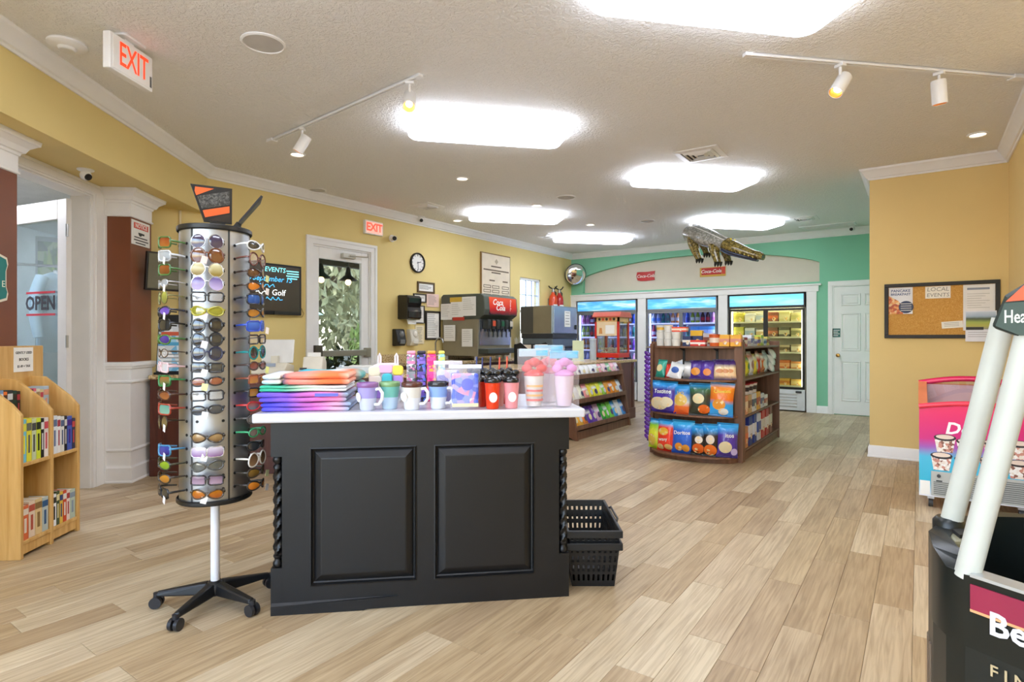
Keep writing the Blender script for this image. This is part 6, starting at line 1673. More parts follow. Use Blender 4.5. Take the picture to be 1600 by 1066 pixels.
bagrow(9, .115, Z2, .19, .31, .10, [(0, '2c3026'), (.6, '343a2c'), (.8, '2d5e3a'), (.92, '2a7fb0'), (1, '2f9fe0')], (), ((.2, .2, .26, .14, 'ee6f1e'), (-.05, .52, .26, .16, 'e9dcae')), 'dark green chip bag with an orange picture on the middle rounded shelf', rz=.12)
bagrow(10, .305, Z2, .205, .32, .10, [(0, '2a8fd6'), (.35, '2f97dc'), (.5, 'ee6a1e'), (.85, 'f0801f'), (1, '2f9fe0')], (('Cheetos', .0, .74, .046, 'f7d93a', .1),), ((-.1, .35, .26, .16, 'f09a2a'), (.1, .15, .2, .1, 'efefe8')), 'orange and blue cheese puff bag on the middle rounded shelf', rz=.3, y=-.20, roll=.08)
Z3 = .816
def small(i, x, w_, h, bands, blobs, lab, rz=0, lean=-.25, y=-.20, roll=0.0, d=.055): bagrow(20 + i, x, Z3, w_, h, d, bands, (), blobs, lab, lean, rz, y, roll)
small(1, -.34, .12, .17, [(0, '1f7f6e'), (.6, '2a9482'), (1, '2fa090')], ((0, .5, .3, .2, 'e8d9a0'),), 'small teal snack bag on the upper rounded shelf', -.35, y=-.12)
small(2, -.245, .05, .13, [(0, 'c02a24'), (1, 'cf3a2a')], (), 'narrow red snack packet on the upper rounded shelf', -.2, y=-.15)
small(3, -.17, .15, .15, [(0, 'e9ebef'), (.5, 'd7dde8'), (1, 'eef0f3')], ((0, .5, .26, .2, '3a62b4'),), 'small white and blue snack bag on the upper rounded shelf', -.15, -.35, -.19, .2)
small(4, -.13, .13, .18, [(0, 'f0f0f0'), (.5, '9ab2d6'), (1, 'f0f2f5')], ((.1, .55, .2, .15, '2c54a8'),), 'white snack bag lying across the blue and white one', -.1, -.5, -.16, -.35)
small(5, -.02, .09, .165, [(0, '2a2630'), (.6, 'e6e2e6'), (1, '2a2630')], (), 'small black and white snack bag on the upper rounded shelf', 0)
small(6, .065, .125, .175, [(0, '3a2474'), (.6, '4a2f8e'), (1, '2c1d58')], ((0, .38, .34, .2, 'e8962e'),), 'small violet snack bag left of its twin on the upper rounded shelf', .05)
small(7, .175, .12, .175, [(0, '432a80'), (.6, '54369a'), (1, '33215f')], ((0, .36, .3, .18, 'e88a3a'),), 'small violet snack bag right of its twin on the upper rounded shelf', .12)
for k in range(3): small(8 + k, .285 + k * .042, .12, .185, [(0, '3a2160'), (.2, 'e3b489'), (.55, 'e9c39b'), (.75, '3d2466'), (1, '2c1a4c')], ((0, .4, .3, .1, 'd9905a'),), 'tan and violet cookie bag, %s of three overlapping on the upper rounded shelf' % ('first', 'second', 'third')[k], .25, y=-.15 + k * .02)
# top shelf: stacked tubs and boxes
ZT2 = 1.146
for i in range(3):
    for j in range(2 + (i < 2)):
        x = -.355 + i * .10; y = -.05 - .045 * i
        cup_pack(('white noodle tub, %s of the stack %s' % (('bottom', 'middle', 'top')[j], ('at the shelf end', 'next to the end stack', 'beside the navy box')[i])), g_at(x, y, ZT2 + j * .0725), .047, .072, 'e9e7e2', ('e9e7e2', 'f0cf92', 'e9e7e2')[i] if j == 2 else 'dad7d0', group='white noodle tubs on top of the shelf unit', band=('e7b64a' if (j == 2 and i == 0) else None))
carton('orange red noodle packet lying on the white tubs', g_at(-.13, -.10, ZT2 + .146), .1, .15, .10, .05, 'e2491f', 'f2d9c4', group=None)
carton('small navy box with white label beside the tubs', g_at(-.045, -.12, ZT2), 0, .085, .06, .10, '27335e', 'e9e3da', stripe=.25)
carton('yellow box standing behind the red candy bar box', g_at(.03, -.05, ZT2), 0, .12, .06, .16, 'e3b428', '2b3a6a', stripe=.3)
carton('low red candy bar box on top of the shelf unit', g_at(.07, -.13, ZT2), 0, .15, .07, .06, 'd42b1e', 'f4e7e2', stripe=.35)
carton('grey and white box behind the red candy bar box', g_at(.15, -.05, ZT2), 0, .10, .06, .13, 'b9bcc2', '7c4a3a')
cup_pack('orange peanut butter tub beside the yellow boxes', g_at(.225, -.12, ZT2), .052, .12, 'd9622a', 'c9502a', band='f0dccb', group=None)
for k in range(2): carton('yellow carton with purple print, %s on top of the shelf unit' % ('left of its twin', 'right of its twin')[k], g_at(.315 + k * .105, -.08 + .02 * k, ZT2), 0, .10, .08, .115, 'efb23a', 'd98f7a', stripe=.3)
# top of the long side
r = random.Random(9)
sp = [(.10, 'e3dcd2', '5a3a2e', 'cream snack box'), (.24, 'a8262e', 'efe6e0', 'dark red snack box'), (.40, 'e9e6e6', 'b9a8c6', 'white printed box'), (.55, 'd9dbe6', '6a6ab0', 'pale grey box'), (.70, 'e0dfe8', '8f7ab8', 'lavender box'), (.86, 'e8c34a', '6a58a8', 'yellow and lilac box'), (1.02, 'b8cf4a', 'e6e2c8', 'lime box'), (1.18, 'd8dadd', '4a6ab0', 'grey blue box'), (1.34, 'e0d06a', '8a5a3a', 'yellow ochre box')]
for i, (y, c, c2, nm) in enumerate(sp): carton(nm + ' on the top side shelf facing the white door', (GX1 - .13, GY0 + .12 + y, 1.141), PI / 2, .13, .12, .075 + .05 * r.random(), c, c2)
# second side shelf: bags
sb = [('e8b81e', 'c98a12', 'yellow snack bag'), ('2a4a9a', 'e0c83a', 'blue and yellow snack bag'), ('d6d23a', '4a7a3a', 'lime yellow snack bag'), ('e4e0dc', 'a86a5a', 'white snack bag'), ('e6c62e', 'd9d6cc', 'bright yellow snack bag'), ('b5352a', 'e6d6c8', 'brick red snack bag'), ('c8662e', 'efe4d8', 'orange brown snack bag'), ('e2ded8', '8a8a92', 'silver white snack bag')]
for i, (c, c2, nm) in enumerate(sb):
    snack_bag(nm + ' on the second side shelf facing the white door', (GX1 - .10, GY0 + .14 + i * .19, .821), PI / 2 + .05 * (i % 3 - 1), .17, .23 + .03 * (i % 2), .08, [(0, c), (.6, c), (.8, c2), (1, c)], (), ((0, .42, .3, .2, c2),), -.12, seed=60 + i)
for i in range(3): snack_bag('clear bag of candy spilling over the far end of the second side shelf, %s' % ('lowest', 'middle', 'topmost')[i], (GX1 - .03, GY1 - .22 + .05 * i, .822 + .075 * i), PI / 2, .16, .15, .07, [(0, 'e2dfdc'), (.5, 'd0ccca'), (1, 'eceae8')], (), (), -.5, seed=80 + i)
# third side shelf: cups and boxes
for i in range(3): cup_pack('clear fruit cup with red lid, %s on the third side shelf' % ('nearest the end panel', 'in the middle', 'farthest from the end panel')[i], (GX1 - .09, GY0 + .32 + i * .17, .6405), .065, .11, 'd9d2cf', 'b0262e', group='fruit cups on the third side shelf', band='3a2a2c')
for i, (c, c2, nm, h, dw) in enumerate((('d9905a', 'efd8b4', 'tan cracker carton', .19, .16), ('c9a268', '8a5a32', 'kraft brown carton', .188, .12), ('e0dfe2', '5a5a66', 'white cereal carton', .188, .16), ('e4a92a', 'b5502a', 'golden snack carton', .19, .15), ('d8d6d8', '6a6a8a', 'grey white carton', .16, .14), ('e7e3dc', 'c06a4a', 'cream carton', .13, .14))):
    carton(nm + ' on the third side shelf facing the white door', (GX1 - .09, GY0 + .15 + i * .19, .4505), PI / 2, dw, .14, h, c, c2)
for i, (c, c2, nm, h, dw) in enumerate((('c98a4a', 'e8762a', 'brown carton with orange print', .21, .17), ('1f2f86', 'e8e6ee', 'deep blue carton', .30, .16), ('22358e', 'e8e6ee', 'second deep blue carton', .30, .12), ('dcdce6', '3a4a9a', 'white and blue carton', .29, .14), ('c23a2a', 'e6d8cc', 'red carton', .30, .14), ('b5302a', 'efe2da', 'dark red carton', .30, .14), ('8a4a34', 'e6d6c4', 'brown red carton', .31, .13))):
    carton(nm + ' on the lowest side shelf facing the white door', (GX1 - .09, GY0 + .15 + i * .20, .1155), PI / 2, dw, .14, h, c, c2, txt=None)
# hanging violet snack strip at the corner
t = thing('snack_strip', 'hanging strip of small violet candy packets at the corner of the shelf unit', 'candy strip', (GX0 - .02, GY0 - .04, 1.12))
MB().box(-.012, .012, -.002, .002, -1.0, .02).ob('hang_strip', M('3a2a5a', .4), t); MB().box(-.02, .03, -.006, .006, .0, .02).ob('hook', STEEL, t)
for i in range(20):
    m = MB(); z = -.06 - i * .047
    m.sph((0, -.016, z), (.040, .012, .024), 10, 8, Matrix.Translation((0, 0, z)) @ Matrix.Rotation(.6, 4, 'Y') @ Matrix.Translation((0, 0, -z)))
    m.ob('candy_packet', M('6a2fa8', .2, coat=.5, var=.25, scale=30) if i % 2 else M('57268e', .2, coat=.5, var=.3, scale=30), t, smooth=60)

# ================================================================== slanted snack rack before the counter
t = thing('snack_rack', 'low brown slanted snack rack standing against the counter', 'rack', (-3.575, 6.08, 0), PI / 2)
L = 1.56
for x in (0, L - .025):
    MB().prism([(-.25, 0), (-.21, 0), (-.002, .10), (-.002, .87), (-.10, .87)], x, x + .025, axis=0).ob('side_panel', WALNUT, t, bevel=.003)
    MB().prism([(-.26, 0), (-.22, 0), (-.07, .87), (-.11, .87)], x - .005, x + .03, axis=0).ob('leaning_post', WALNUT, t, bevel=.003)
MB().box(.025, L - .025, -.018, -.003, .05, .87).ob('back_panel', WALNUT, t)
for z, dp in ((.14, .235), (.45, .185), (.74, .135)):
    MB().add([(.026, -.018, z - .03), (L - .026, -.018, z - .03), (L - .026, -dp, z + .01), (.026, -dp, z + .01), (.026, -.018, z - .045), (L - .026, -.018, z - .045), (L - .026, -dp, z - .005), (.026, -dp, z - .005)], [(3, 2, 1, 0), (4, 5, 6, 7), (0, 1, 5, 4), (2, 3, 7, 6), (1, 2, 6, 5), (3, 0, 4, 7)]).ob('shelf', WALNUT, t)
    MB().box(.026, L - .026, -dp - .016, -dp, z - .02, z + .035).ob('shelf_lip', WALNUT, t, bevel=.003)
MB().box(.026, L - .026, -.225, -.205, 0, .10).ob('kick_board', WALNUT, t)
cols = {.14: ['e39a2e', 'e8a23a', 'd9813a', '5a3a96', '6a3fa0', 'c9a0b8', '3a9a3a', '58b83a', '7ac84a', '4aa0d6', 'd8dce2', '3f86c8'], .45: ['e6dcc4', 'e9e0cc', 'e2d6bc', 'e88a86', 'e9c63a', 'e6cf2e', 'dbd93a', '8fc04a', 'ee8f2e', 'ef7d24', 'f08a30', 'c9cfd2'], .74: ['e2a9a6', 'e8dcd8', 'efece6', 'e9e6e0', 'edeae6', 'e6e4de', 'e9e4dd', 'd98f9a', 'e2b6bf', '7fae86', 'd9a3b0', 'c9b0c0']}
nmz = {.14: 'lowest', .45: 'middle', .74: 'top'}
cn = {'e39a2e': 'amber', 'e8a23a': 'golden', 'd9813a': 'orange', '5a3a96': 'violet', '6a3fa0': 'purple', 'c9a0b8': 'mauve', '3a9a3a': 'green', '58b83a': 'light green', '7ac84a': 'lime', '4aa0d6': 'blue', 'd8dce2': 'silver', '3f86c8': 'mid blue', 'e6dcc4': 'cream', 'e9e0cc': 'pale cream', 'e2d6bc': 'beige', 'e88a86': 'salmon pink', 'e9c63a': 'yellow', 'e6cf2e': 'bright yellow', 'dbd93a': 'lemon', '8fc04a': 'apple green', 'ee8f2e': 'light orange', 'ef7d24': 'deep orange', 'f08a30': 'tangerine', 'c9cfd2': 'grey', 'e2a9a6': 'rose', 'e8dcd8': 'pinkish white', 'efece6': 'white', 'e9e6e0': 'off-white', 'edeae6': 'chalk white', 'e6e4de': 'ivory', 'e9e4dd': 'eggshell', 'd98f9a': 'raspberry pink', 'e2b6bf': 'pale pink', '7fae86': 'sage green', 'd9a3b0': 'dusty pink', 'c9b0c0': 'lilac'}
for z, cl in cols.items():
    dp = {.14: .235, .45: .185, .74: .135}[z]
    for i, c in enumerate(cl):
        y = 6.08 + .09 + i * .125
        snack_bag('%s candy bag on the %s shelf of the slanted rack' % (cn[c], nmz[z]), (-3.575 + dp - .035, y, z + .012), PI / 2 + .04 * ((i * 7) % 5 - 2), .126, {.14: .235, .45: .20, .74: .145}[z] * (1 + .06 * ((i * 3) % 3)), .045,
                  [(0, c), (.5, c), (.62, 'f3efe6' if i % 2 else c), (.8, c), (1, c)], (), ((0, .35, .28, .17, ('f3e2b0', 'e8e4dc', '4a3a6a')[i % 3]),), -.45, group='candy bags on the slanted snack rack', name='candy_bag', seed=100 + i)
# ================================================================== drink coolers in the back wall
YF = 10.60
COOLW = M('dfe2e4', .35); GREYF = M('8b8f92', .35, .5)
def cooler(x0, x1, label, hdr, frame, inner, tint, led=True):
    W2 = (x1 - x0)
    t = thing('drink_cooler', label, 'cooler', (x0, YF, 0), 0, 'glass door coolers in the back wall')
    D2 = .72
    m = MB(); m.box(0, W2, D2 - .03, D2, .02, 1.98); m.box(0, .03, .05, D2, .02, 1.98); m.box(W2 - .03, W2, .05, D2, .02, 1.98); m.box(0, W2, .05, D2, 1.74, 1.98); m.box(0, W2, .05, D2, .02, .36)
    m.ob('cabinet', inner, t)
    h = MB().box(.015, W2 - .015, -.012, .05, 1.775, 1.965).ob('lit_header', hdr, t, bevel=.006)
    m = MB(); m.box(0, W2, -.006, .05, 1.735, 1.775); m.box(0, .02, -.016, .05, 1.735, 1.98); m.box(W2 - .02, W2, -.016, .05, 1.735, 1.98); m.box(0, W2, -.016, .05, 1.962, 1.98); m.ob('header_frame', frame, t)
    g = MB(); g.box(0, W2, -.004, .05, .02, .365); gr = g.ob('grille_panel', COOLW, t, bevel=.005)
    for k in range(5): MB().add([(.05, -.006, .07 + k * .05), (W2 - .12, -.006, .07 + k * .05), (W2 - .12, -.022, .10 + k * .05), (.05, -.022, .10 + k * .05), (.05, -.006, .105 + k * .05), (W2 - .12, -.006, .105 + k * .05)], [(0, 1, 2, 3), (3, 2, 5, 4)]).ob('louvre', COOLW, gr)
    MB().box(W2 - .14, W2 - .05, -.012, -.004, .31, .345).ob('badge', DGREY, t)
    for k in range(2):
        a = .005 + k * (W2 / 2 - .005); b = a + W2 / 2 - .005; f = .035; y0 = -.002 + .0
        d = bpy.data.objects.new('glass_door', None); C.objects.link(d); d.parent = t
        m = MB(); m.box(a, a + f, y0, y0 + .045, .37, 1.73); m.box(b - f, b, y0, y0 + .045, .37, 1.73); m.box(a + f, b - f, y0, y0 + .045, .37, .37 + f); m.box(a + f, b - f, y0, y0 + .045, 1.73 - f, 1.73); m.ob('door_frame', frame, d)
        MB().box(a + f, b - f, .018, .024, .37 + f, 1.73 - f).ob('pane', MGLASS(tint, .04), d)
        hx = b - f - .01 if k == 0 else a + f + .01
        MB().box(hx - .012, hx + .012, -.03, 0, .85, 1.25).ob('handle', frame, d, bevel=.005)
    for z in SHZ:
        MB().box(.03, W2 - .03, .07, D2 - .05, z - .012, z).ob('shelf', COOLW, t)
        MB().box(.03, W2 - .03, .062, .07, z - .016, z + .012).ob('price_rail', MEMIT('eef0fa', .5) if led else M('dcdcc0', .5), t)
    if led:
        for x in (.045, W2 / 2 - .012, W2 / 2 + .012, W2 - .045): MB().box(x - .008, x + .008, .058, .068, .42, 1.69).ob('led_strip', MEMIT('dfe6ff', 9), t)
    else:
        for x in (.05, W2 / 2, W2 - .05): MB().box(x - .008, x + .008, .05, .06, .42, 1.69).ob('led_strip', MEMIT('fbf8e6', 5), t)
        MB().box(.06, W2 - .06, .08, .10, 1.70, 1.72).ob('led_strip', MEMIT('fbf8e6', 16), t)
    return t
SHZ = (.42, .70, .98, 1.24, 1.50)
def sky_header(seed, pale):
    m, nt, b = newmat('lit_sky_print'); n = nt.nodes; l = nt.links
    tc = n.new('ShaderNodeTexCoord'); mp = n.new('ShaderNodeMapping'); mp.inputs['Scale'].default_value = (1.6, 1, 9); mp.inputs['Location'].default_value = (seed, 0, 0); l.new(tc.outputs['Object'], mp.inputs[0])
    nz = n.new('ShaderNodeTexNoise'); nz.inputs['Scale'].default_value = 1.1; nz.inputs['Detail'].default_value = 3; l.new(mp.outputs[0], nz.inputs[0])
    rp = n.new('ShaderNodeValToRGB'); e = rp.color_ramp.elements
    e[0].position = .3; e[0].color = (*lin('2f7fe0' if not pale else '5cc4e8'), 1); e[1].position = .72; e[1].color = (*lin('e6f4ff' if not pale else 'b9dfee'), 1)
    x = e.new(.5); x.color = (*lin('63bdf5' if not pale else '7fdcf2'), 1)
    l.new(nz.outputs[0], rp.inputs[0]); l.new(rp.outputs[0], b.inputs['Base Color']); l.new(rp.outputs[0], b.inputs['Emission Color'])
    b.inputs['Emission Strength'].default_value = .45; b.inputs['Roughness'].default_value = .3
    return m
INN = M('e4e7f4', .5); INY = M('ecead2', .5)
cooler(-5.80, -4.49, 'glass door drink cooler behind the popcorn machine', sky_header(0, False), GREYF, INN, 'dfe4fb')
cooler(-4.28, -2.96, 'glass door drink cooler in the middle of the back wall', sky_header(3, False), GREYF, INN, 'dde3fb')
cooler(-2.76, -1.54, 'black framed food cooler nearest the white door', sky_header(7, True), BLACKP, INY, 'fdfcf0', False)
# bottles, cans and cartons
def bottle_proto(c, cap, lab, h=.228, r=.036):
    t = thing('drink_bottle', 'x', 'bottle', (0, 0, -50))
    MB().lathe([(r * .9, 0), (r, .006), (r, h * .55), (r * .92, h * .62), (r * .45, h * .86), (r * .4, h * .95), (0, h * .95)], 14, cap=False).ob('bottle', M(c, .15, coat=.3), t, smooth=40)
    MB().lathe([(r * .48, h * .92), (r * .48, h), (0, h)], 12, cap=False).ob('cap', M(cap, .4), t, smooth=40)
    MB().lathe([(r * 1.02, h * .22), (r * 1.02, h * .48)], 14, cap=False).ob('label_wrap', M(lab, .4), t, smooth=40)
    return t
KINDS = [('b32a4a', 'd03050', 'e9dfe6', 'crimson'), ('8a4ab0', 'c9c2e0', '5a3a90', 'violet'), ('cfd6de', '4a7ac8', '6a9ae0', 'clear'), ('2f9a86', 'e6eef0', '1f6a5a', 'teal'), ('d98a3a', 'e0561f', 'f0e2c0', 'orange'), ('3a62c0', 'e9ecf4', '2a3a8a', 'blue'), ('a8c83a', '3a8a3a', 'eef2c0', 'lime'), ('4a2a22', 'c8262a', 'c8262a', 'cola brown'), ('e2a6c0', 'f2e6ee', 'c86a9a', 'pink')]
protos = [bottle_proto(*k[:3]) for k in KINDS]
first = [True] * len(KINDS)
rb = random.Random(21)
def put_bottle(k, x, y, z, lab, grp):
    if first[k]:
        first[k] = False; o = protos[k]; o.location = (x, y, z); o['label'] = lab; o['group'] = grp
    else: copy_thing(protos[k], (x, y, z), rb.uniform(0, 6), lab, grp)
snm = {.42: 'floor', .70: 'second', .98: 'third', 1.24: 'fourth', 1.50: 'top'}
for cx0, cx1, cn_ in ((-5.80, -4.49, 'the cooler behind the popcorn machine'), (-4.28, -2.96, 'the middle cooler')):
    for si, z in enumerate(SHZ):
        if cn_.endswith('middle cooler') and z < .9: continue            # hidden behind the shelf unit
        n = 13
        for k in range(n):
            x = cx0 + .10 + k * (cx1 - cx0 - .2) / (n - 1)
            if abs(x - (cx0 + cx1) / 2) < .045: continue
            kind = (k // 2 + si * 2 + (3 if 'middle' in cn_ else 0)) % len(KINDS)
            if 'middle' in cn_ and k > 7 and z == 1.24: continue
            put_bottle(kind, x, YF + .11, z + .0005, '%s drink bottle on the %s shelf of %s' % (KINDS[kind][3], snm[z], cn_), 'bottles in %s' % cn_)
for i in range(3): carton('blue shrink wrapped water pack in the middle cooler, %s' % ('beside the door frame', 'between two packs', 'at the cooler side')[i], (-3.40 + i * .16, YF + .19, 1.2405), 0, .155, .15, .2, '6fc4ea', 'd9eef8', name='water_pack', cat='pack', group='water packs in the middle cooler')
# food cooler
foods = [(1.50, [('c9c04a', 'b5a83a', 'yellow', .17), ('dcdcd6', 'e8e6da', 'white', .15), ('d9d8c0', 'b9c8d0', 'pale', .16), ('8a4a2e', 'c9602e', 'brown', .17), ('cfc888', 'dcd6a0', 'straw yellow', .18), ('d4cd90', 'bfb870', 'buff', .15)]),
         (1.24, [('c2c24a', 'd8d060', 'yellow green', .18), ('d6dde2', 'aec6da', 'ice white', .16), ('e0ddd2', 'c9b07a', 'cream', .13), ('6a4630', 'b0643a', 'dark brown', .17), ('5a5a48', 'cfcaa0', 'olive black', .17), ('c8c288', '8a8a5a', 'khaki', .15)]),
         (.98, [('c8cc6a', '7a9a3a', 'light green', .12), ('1f6a68', 'dfe4d0', 'deep teal', .1), ('b9b089', '7a6a4a', 'tan', .14), ('c2a37a', '8a6a4a', 'light brown', .15), ('bfb08a', '6a5a3a', 'sand', .13), ('a99a72', 'dcd2b0', 'drab', .14)]),
         (.70, [('e0d8d0', 'b53a4a', 'white and red', .15), ('b83a50', 'e6cfc8', 'raspberry', .17), ('d8cfc4', 'b0464a', 'cream and red', .17), ('6a8a6a', 'd9d2c0', 'grey green', .18), ('d9763a', 'f0b27a', 'orange', .15), ('cf8a4a', 'e6c89a', 'amber', .13)]),
         (.42, [('c9b6b6', 'e0d6d6', 'dusty pink', .18), ('a6bcd0', '6a92b8', 'pale blue', .2), ('9ab4cc', 'd8e2ea', 'steel blue', .2), ('b0c4d6', '7a9cc0', 'sky grey', .2), ('dcae4a', 'c87a2e', 'cheese yellow', .12), ('e0b65a', 'f0d890', 'golden', .11)])]
for z, lst in foods:
    for i, (c, c2, nm, h) in enumerate(lst):
        carton('%s food pack on the %s shelf of the food cooler' % (nm, snm[z]), (-2.76 + .15 + i * .185, YF + .17, z + .0005), 0, .165, .16, h, c, c2, name='food_pack', cat='food pack', group='packs in the food cooler', stripe=.3 + .1 * (i % 3))
# ---- enamel signs on the niche
REDC = M('c2221f', .35)
t = thing('soda_sign', 'red fishtail cola sign on the cream niche', 'sign', (-4.35, YB + .0995, 2.43))
MB().prism([(-.19, .0), (-.165, -.075), (-.1, -.09), (0, -.095), (.1, -.09), (.185, -.085), (.17, 0), (.19, .09), (.1, .085), (0, .08), (-.1, .085), (-.175, .085)], -.015, -.0005, axis=1).ob('plate', REDC, t)
text('Coca-Cola', M('f4efe6', .4), t, (0, -.0158, 0), size=.085, shear=.3, bold=.001)
t = thing('soda_sign', 'red and yellow rectangular cola sign on the cream niche', 'sign', (-3.07, YB + .0995, 2.43))
MB().box(-.23, .23, -.012, -.0005, -.085, .085).ob('plate', M('d6a93c', .4), t)
MB().box(-.20, .16, -.015, -.0115, -.05, .075).ob('red_field', REDC, t); MB().box(.165, .225, -.015, -.0115, -.05, .08).ob('red_end', M('d8412a', .4), t)
text('Coca-Cola', M('f6f0e6', .4), t, (-.03, -.0156, .01), size=.085, shear=.3, bold=.001)
# ================================================================== cork board
t = thing('cork_board', 'black framed cork board pinned with notices', 'cork board', (.165, YBUL, 1.50))
a, b = .455, .275
m = MB(); f = .035
m.box(-a, a, -.03, -.0005, -b, -b + f); m.box(-a, a, -.03, -.0005, b - f, b); m.box(-a, -a + f, -.03, -.0005, -b + f, b - f); m.box(a - f, a, -.03, -.0005, -b + f, b - f); m.ob('frame', M('1a1513', .55), t, bevel=.003)
MB().box(-a + f, a - f, -.012, -.001, -b + f, b - f).ob('cork', MSPECK('d09a4c', ('c9923f', 'd8a658', 'c48a3a'), 190, .8), t)
def notice(name, label, x0, x1, z0, z1, c='efeeea', rot=0, y=-.0145):
    t = thing(name, label, 'notice', ((x0 + x1) / 2, YBUL + y, (z0 + z1) / 2)); t.rotation_euler = (0, rot, 0)
    w, h = (x1 - x0) / 2, (z1 - z0) / 2
    MB().box(-w, w, -.002, 0, -h, h).ob('sheet', M(c, .6), t)
    return t, w, h
t, w, h = notice('flyer', 'PANCAKE BREAKFAST flyer pinned on the cork board', -.252, -.052, 1.47, 1.737, 'e6e6ea')
text('PANCAKE', M('4a5a86', .6), t, (0, -.0025, h - .035), size=.036, bold=.0008); text('BREAKFAST', M('4a5a86', .6), t, (0, -.0025, h - .07), size=.032, bold=.0008)
MB().prism([(-w, -h), (.02, -h), (.02, -.06), (-.02, .0), (-w, .05)], -.0028, -.0018, axis=1).ob('food_picture', MSPECK('d9733a', ('e8a05a', 'b5502a', 'f0c890', 'c9602e'), 45, .5), t)
MB().lathe([(.062, 0), (.062, .001), (0, .0012)], 20, mtx=Matrix.Translation((.045, -.0022, -.065)) @ RX).ob('navy_disc', M('1e2c52', .5), t)
for k in range(4): MB().box(.0, .09, -.0042, -.0034, -.035 - k * .022, -.029 - k * .022).ob('print_line', M('e3e0da', .6), t)
t, w, h = notice('header_card', 'LOCAL EVENTS card at the top of the cork board', .05, .25, 1.617, 1.735, 'f0e9dc')
text('LOCAL', M('8a857c', .6), t, (0, -.0025, .028), size=.055, shear=.1); text('EVENTS', M('8a857c', .6), t, (0, -.0025, -.028), size=.052, shear=.1)
t, w, h = notice('note_strip', 'small tilted white strip on the cork board', .18, .345, 1.325, 1.39, 'efe9dc', -.07)
for k in range(3): MB().box(-w + .02, w - .03, -.0028, -.002, .015 - k * .015, .019 - k * .015).ob('print_line', M('9c978f', .6), t)
t, w, h = notice('info_sheet', 'tall white info sheet on the right of the cork board', .346, .583, 1.30, 1.737, 'eae6e2')
MB().box(-w + .03, w - .04, -.0028, -.002, h - .05, h - .03).ob('heading_bar', M('8a8f9c', .6), t)
for k in range(7): MB().box(-w + .03, w - .04 - .03 * (k % 3), -.0028, -.002, h - .09 - k * .022, h - .086 - k * .022).ob('print_line', M('b5b1ac', .6), t)
t, w, h = notice('landscape_flyer', 'flyer with a golf course photo hanging below the cork board frame', .362, .592, 1.195, 1.485, 'e4e4ec', y=-.034)
MB().box(-w + .004, w - .004, -.0028, -.0018, -.03, h - .01).ob('landscape_photo', MBAND([(0, '8a8a7c'), (.2, 'b5b04a'), (.4, '9fae4a'), (.55, '5c6a3a'), (.62, '4a5636'), (.75, '9fb3c8'), (1, 'c9d3e0')], 2, .5, -.03, h - .01, .12, nscale=12), t)
MB().box(-w + .004, .02, -.0032, -.0026, -.035, -.008).ob('caption_band', M('33312f', .6), t)
for k in range(3): MB().box(-w + .02, w - .03, -.0028, -.0018, -.06 - k * .02, -.056 - k * .02).ob('print_line', M('9a98a0', .6), t)

# ================================================================== pink ice cream chest freezer
t = thing('ice_cream_freezer', 'pink and turquoise ice cream chest freezer on casters', 'freezer', (0.0, 5.14, 0))
WW_, DD_ = .64, .62
PINK = MBAND([(0, 'f2f0f6'), (.13, '35b6d6'), (.40, '49b9dc'), (.50, 'a05ab8'), (.58, 'd01f7f'), (.8, 'e2186a'), (1, 'f0225e')], 2, .3, .09, .80, .03)
nz_ = 10
def top_z(fx): return .735 + .035 * math.sin(PI * fx)        # bowed front edge
vs = []; fs = []
for i in range(13):
    fx = i / 12; vs += [(fx * WW_, 0, .09), (fx * WW_, 0, top_z(fx))]
for i in range(12): fs.append((2 * i, 2 * i + 2, 2 * i + 3, 2 * i + 1))
MB().add(vs, fs).ob('front_wrap', PINK, t)
m = MB(); m.add([(0, 0, .09), (0, 0, .735), (0, DD_, .865), (0, DD_, .09)], [(0, 1, 2, 3)]); m.add([(WW_, 0, .09), (WW_, 0, .735), (WW_, DD_, .865), (WW_, DD_, .09)], [(3, 2, 1, 0)]); m.add([(0, DD_, .09), (WW_, DD_, .09), (WW_, DD_, .865), (0, DD_, .865)], [(3, 2, 1, 0)][::1]); m.add([(0, 0, .09), (WW_, 0, .09), (WW_, DD_, .09), (0, DD_, .09)], [(3, 2, 1, 0)])
m.ob('side_wrap', MBAND([(0, 'f0a05a'), (.5, 'eec0a8'), (.8, 'f0985a'), (1, 'f2885a')], 2, .35, .09, .86, .3), t)
R_ = M('e8195f', .25, coat=.4)
pts = [Vector((WW_ * i / 12, -.004, top_z(i / 12))) for i in range(13)]
MB().tube(pts, .018, 8).ob('front_bumper', M('f0405a', .3), t, smooth=60)
MB().tube([Vector((WW_ * i / 12, DD_ - .01, .865 + .045 * math.sin(PI * i / 12))) for i in range(13)], .022, 8).ob('rear_bumper', R_, t, smooth=60)
MB().add([(-.004, 0, .725), (-.004, DD_, .855), (-.004, DD_, .885), (-.004, 0, .755), (.05, 0, .725), (.05, DD_, .855), (.05, DD_, .885), (.05, 0, .755)], [(0, 1, 2, 3), (7, 6, 5, 4), (3, 2, 6, 7), (0, 3, 7, 4), (1, 5, 6, 2)]).ob('side_rail', M('f08a62', .35), t)
vs = []; fs = []
for i in range(13):
    fx = i / 12; x = .04 + fx * (WW_ - .06); vs += [(x, .02, top_z(fx) + .004), (x, DD_ - .03, .865 + .04 * math.sin(PI * fx))]
for i in range(12): fs.append((2 * i, 2 * i + 2, 2 * i + 3, 2 * i + 1))
MB().add(vs, fs).ob('glass_lid', MGLASS('f8eef2', .12), t, smooth=60)
MB().box(.04, WW_ - .04, .03, DD_ - .04, .70, .705).ob('frosted_load', M('f4eef2', .6), t)
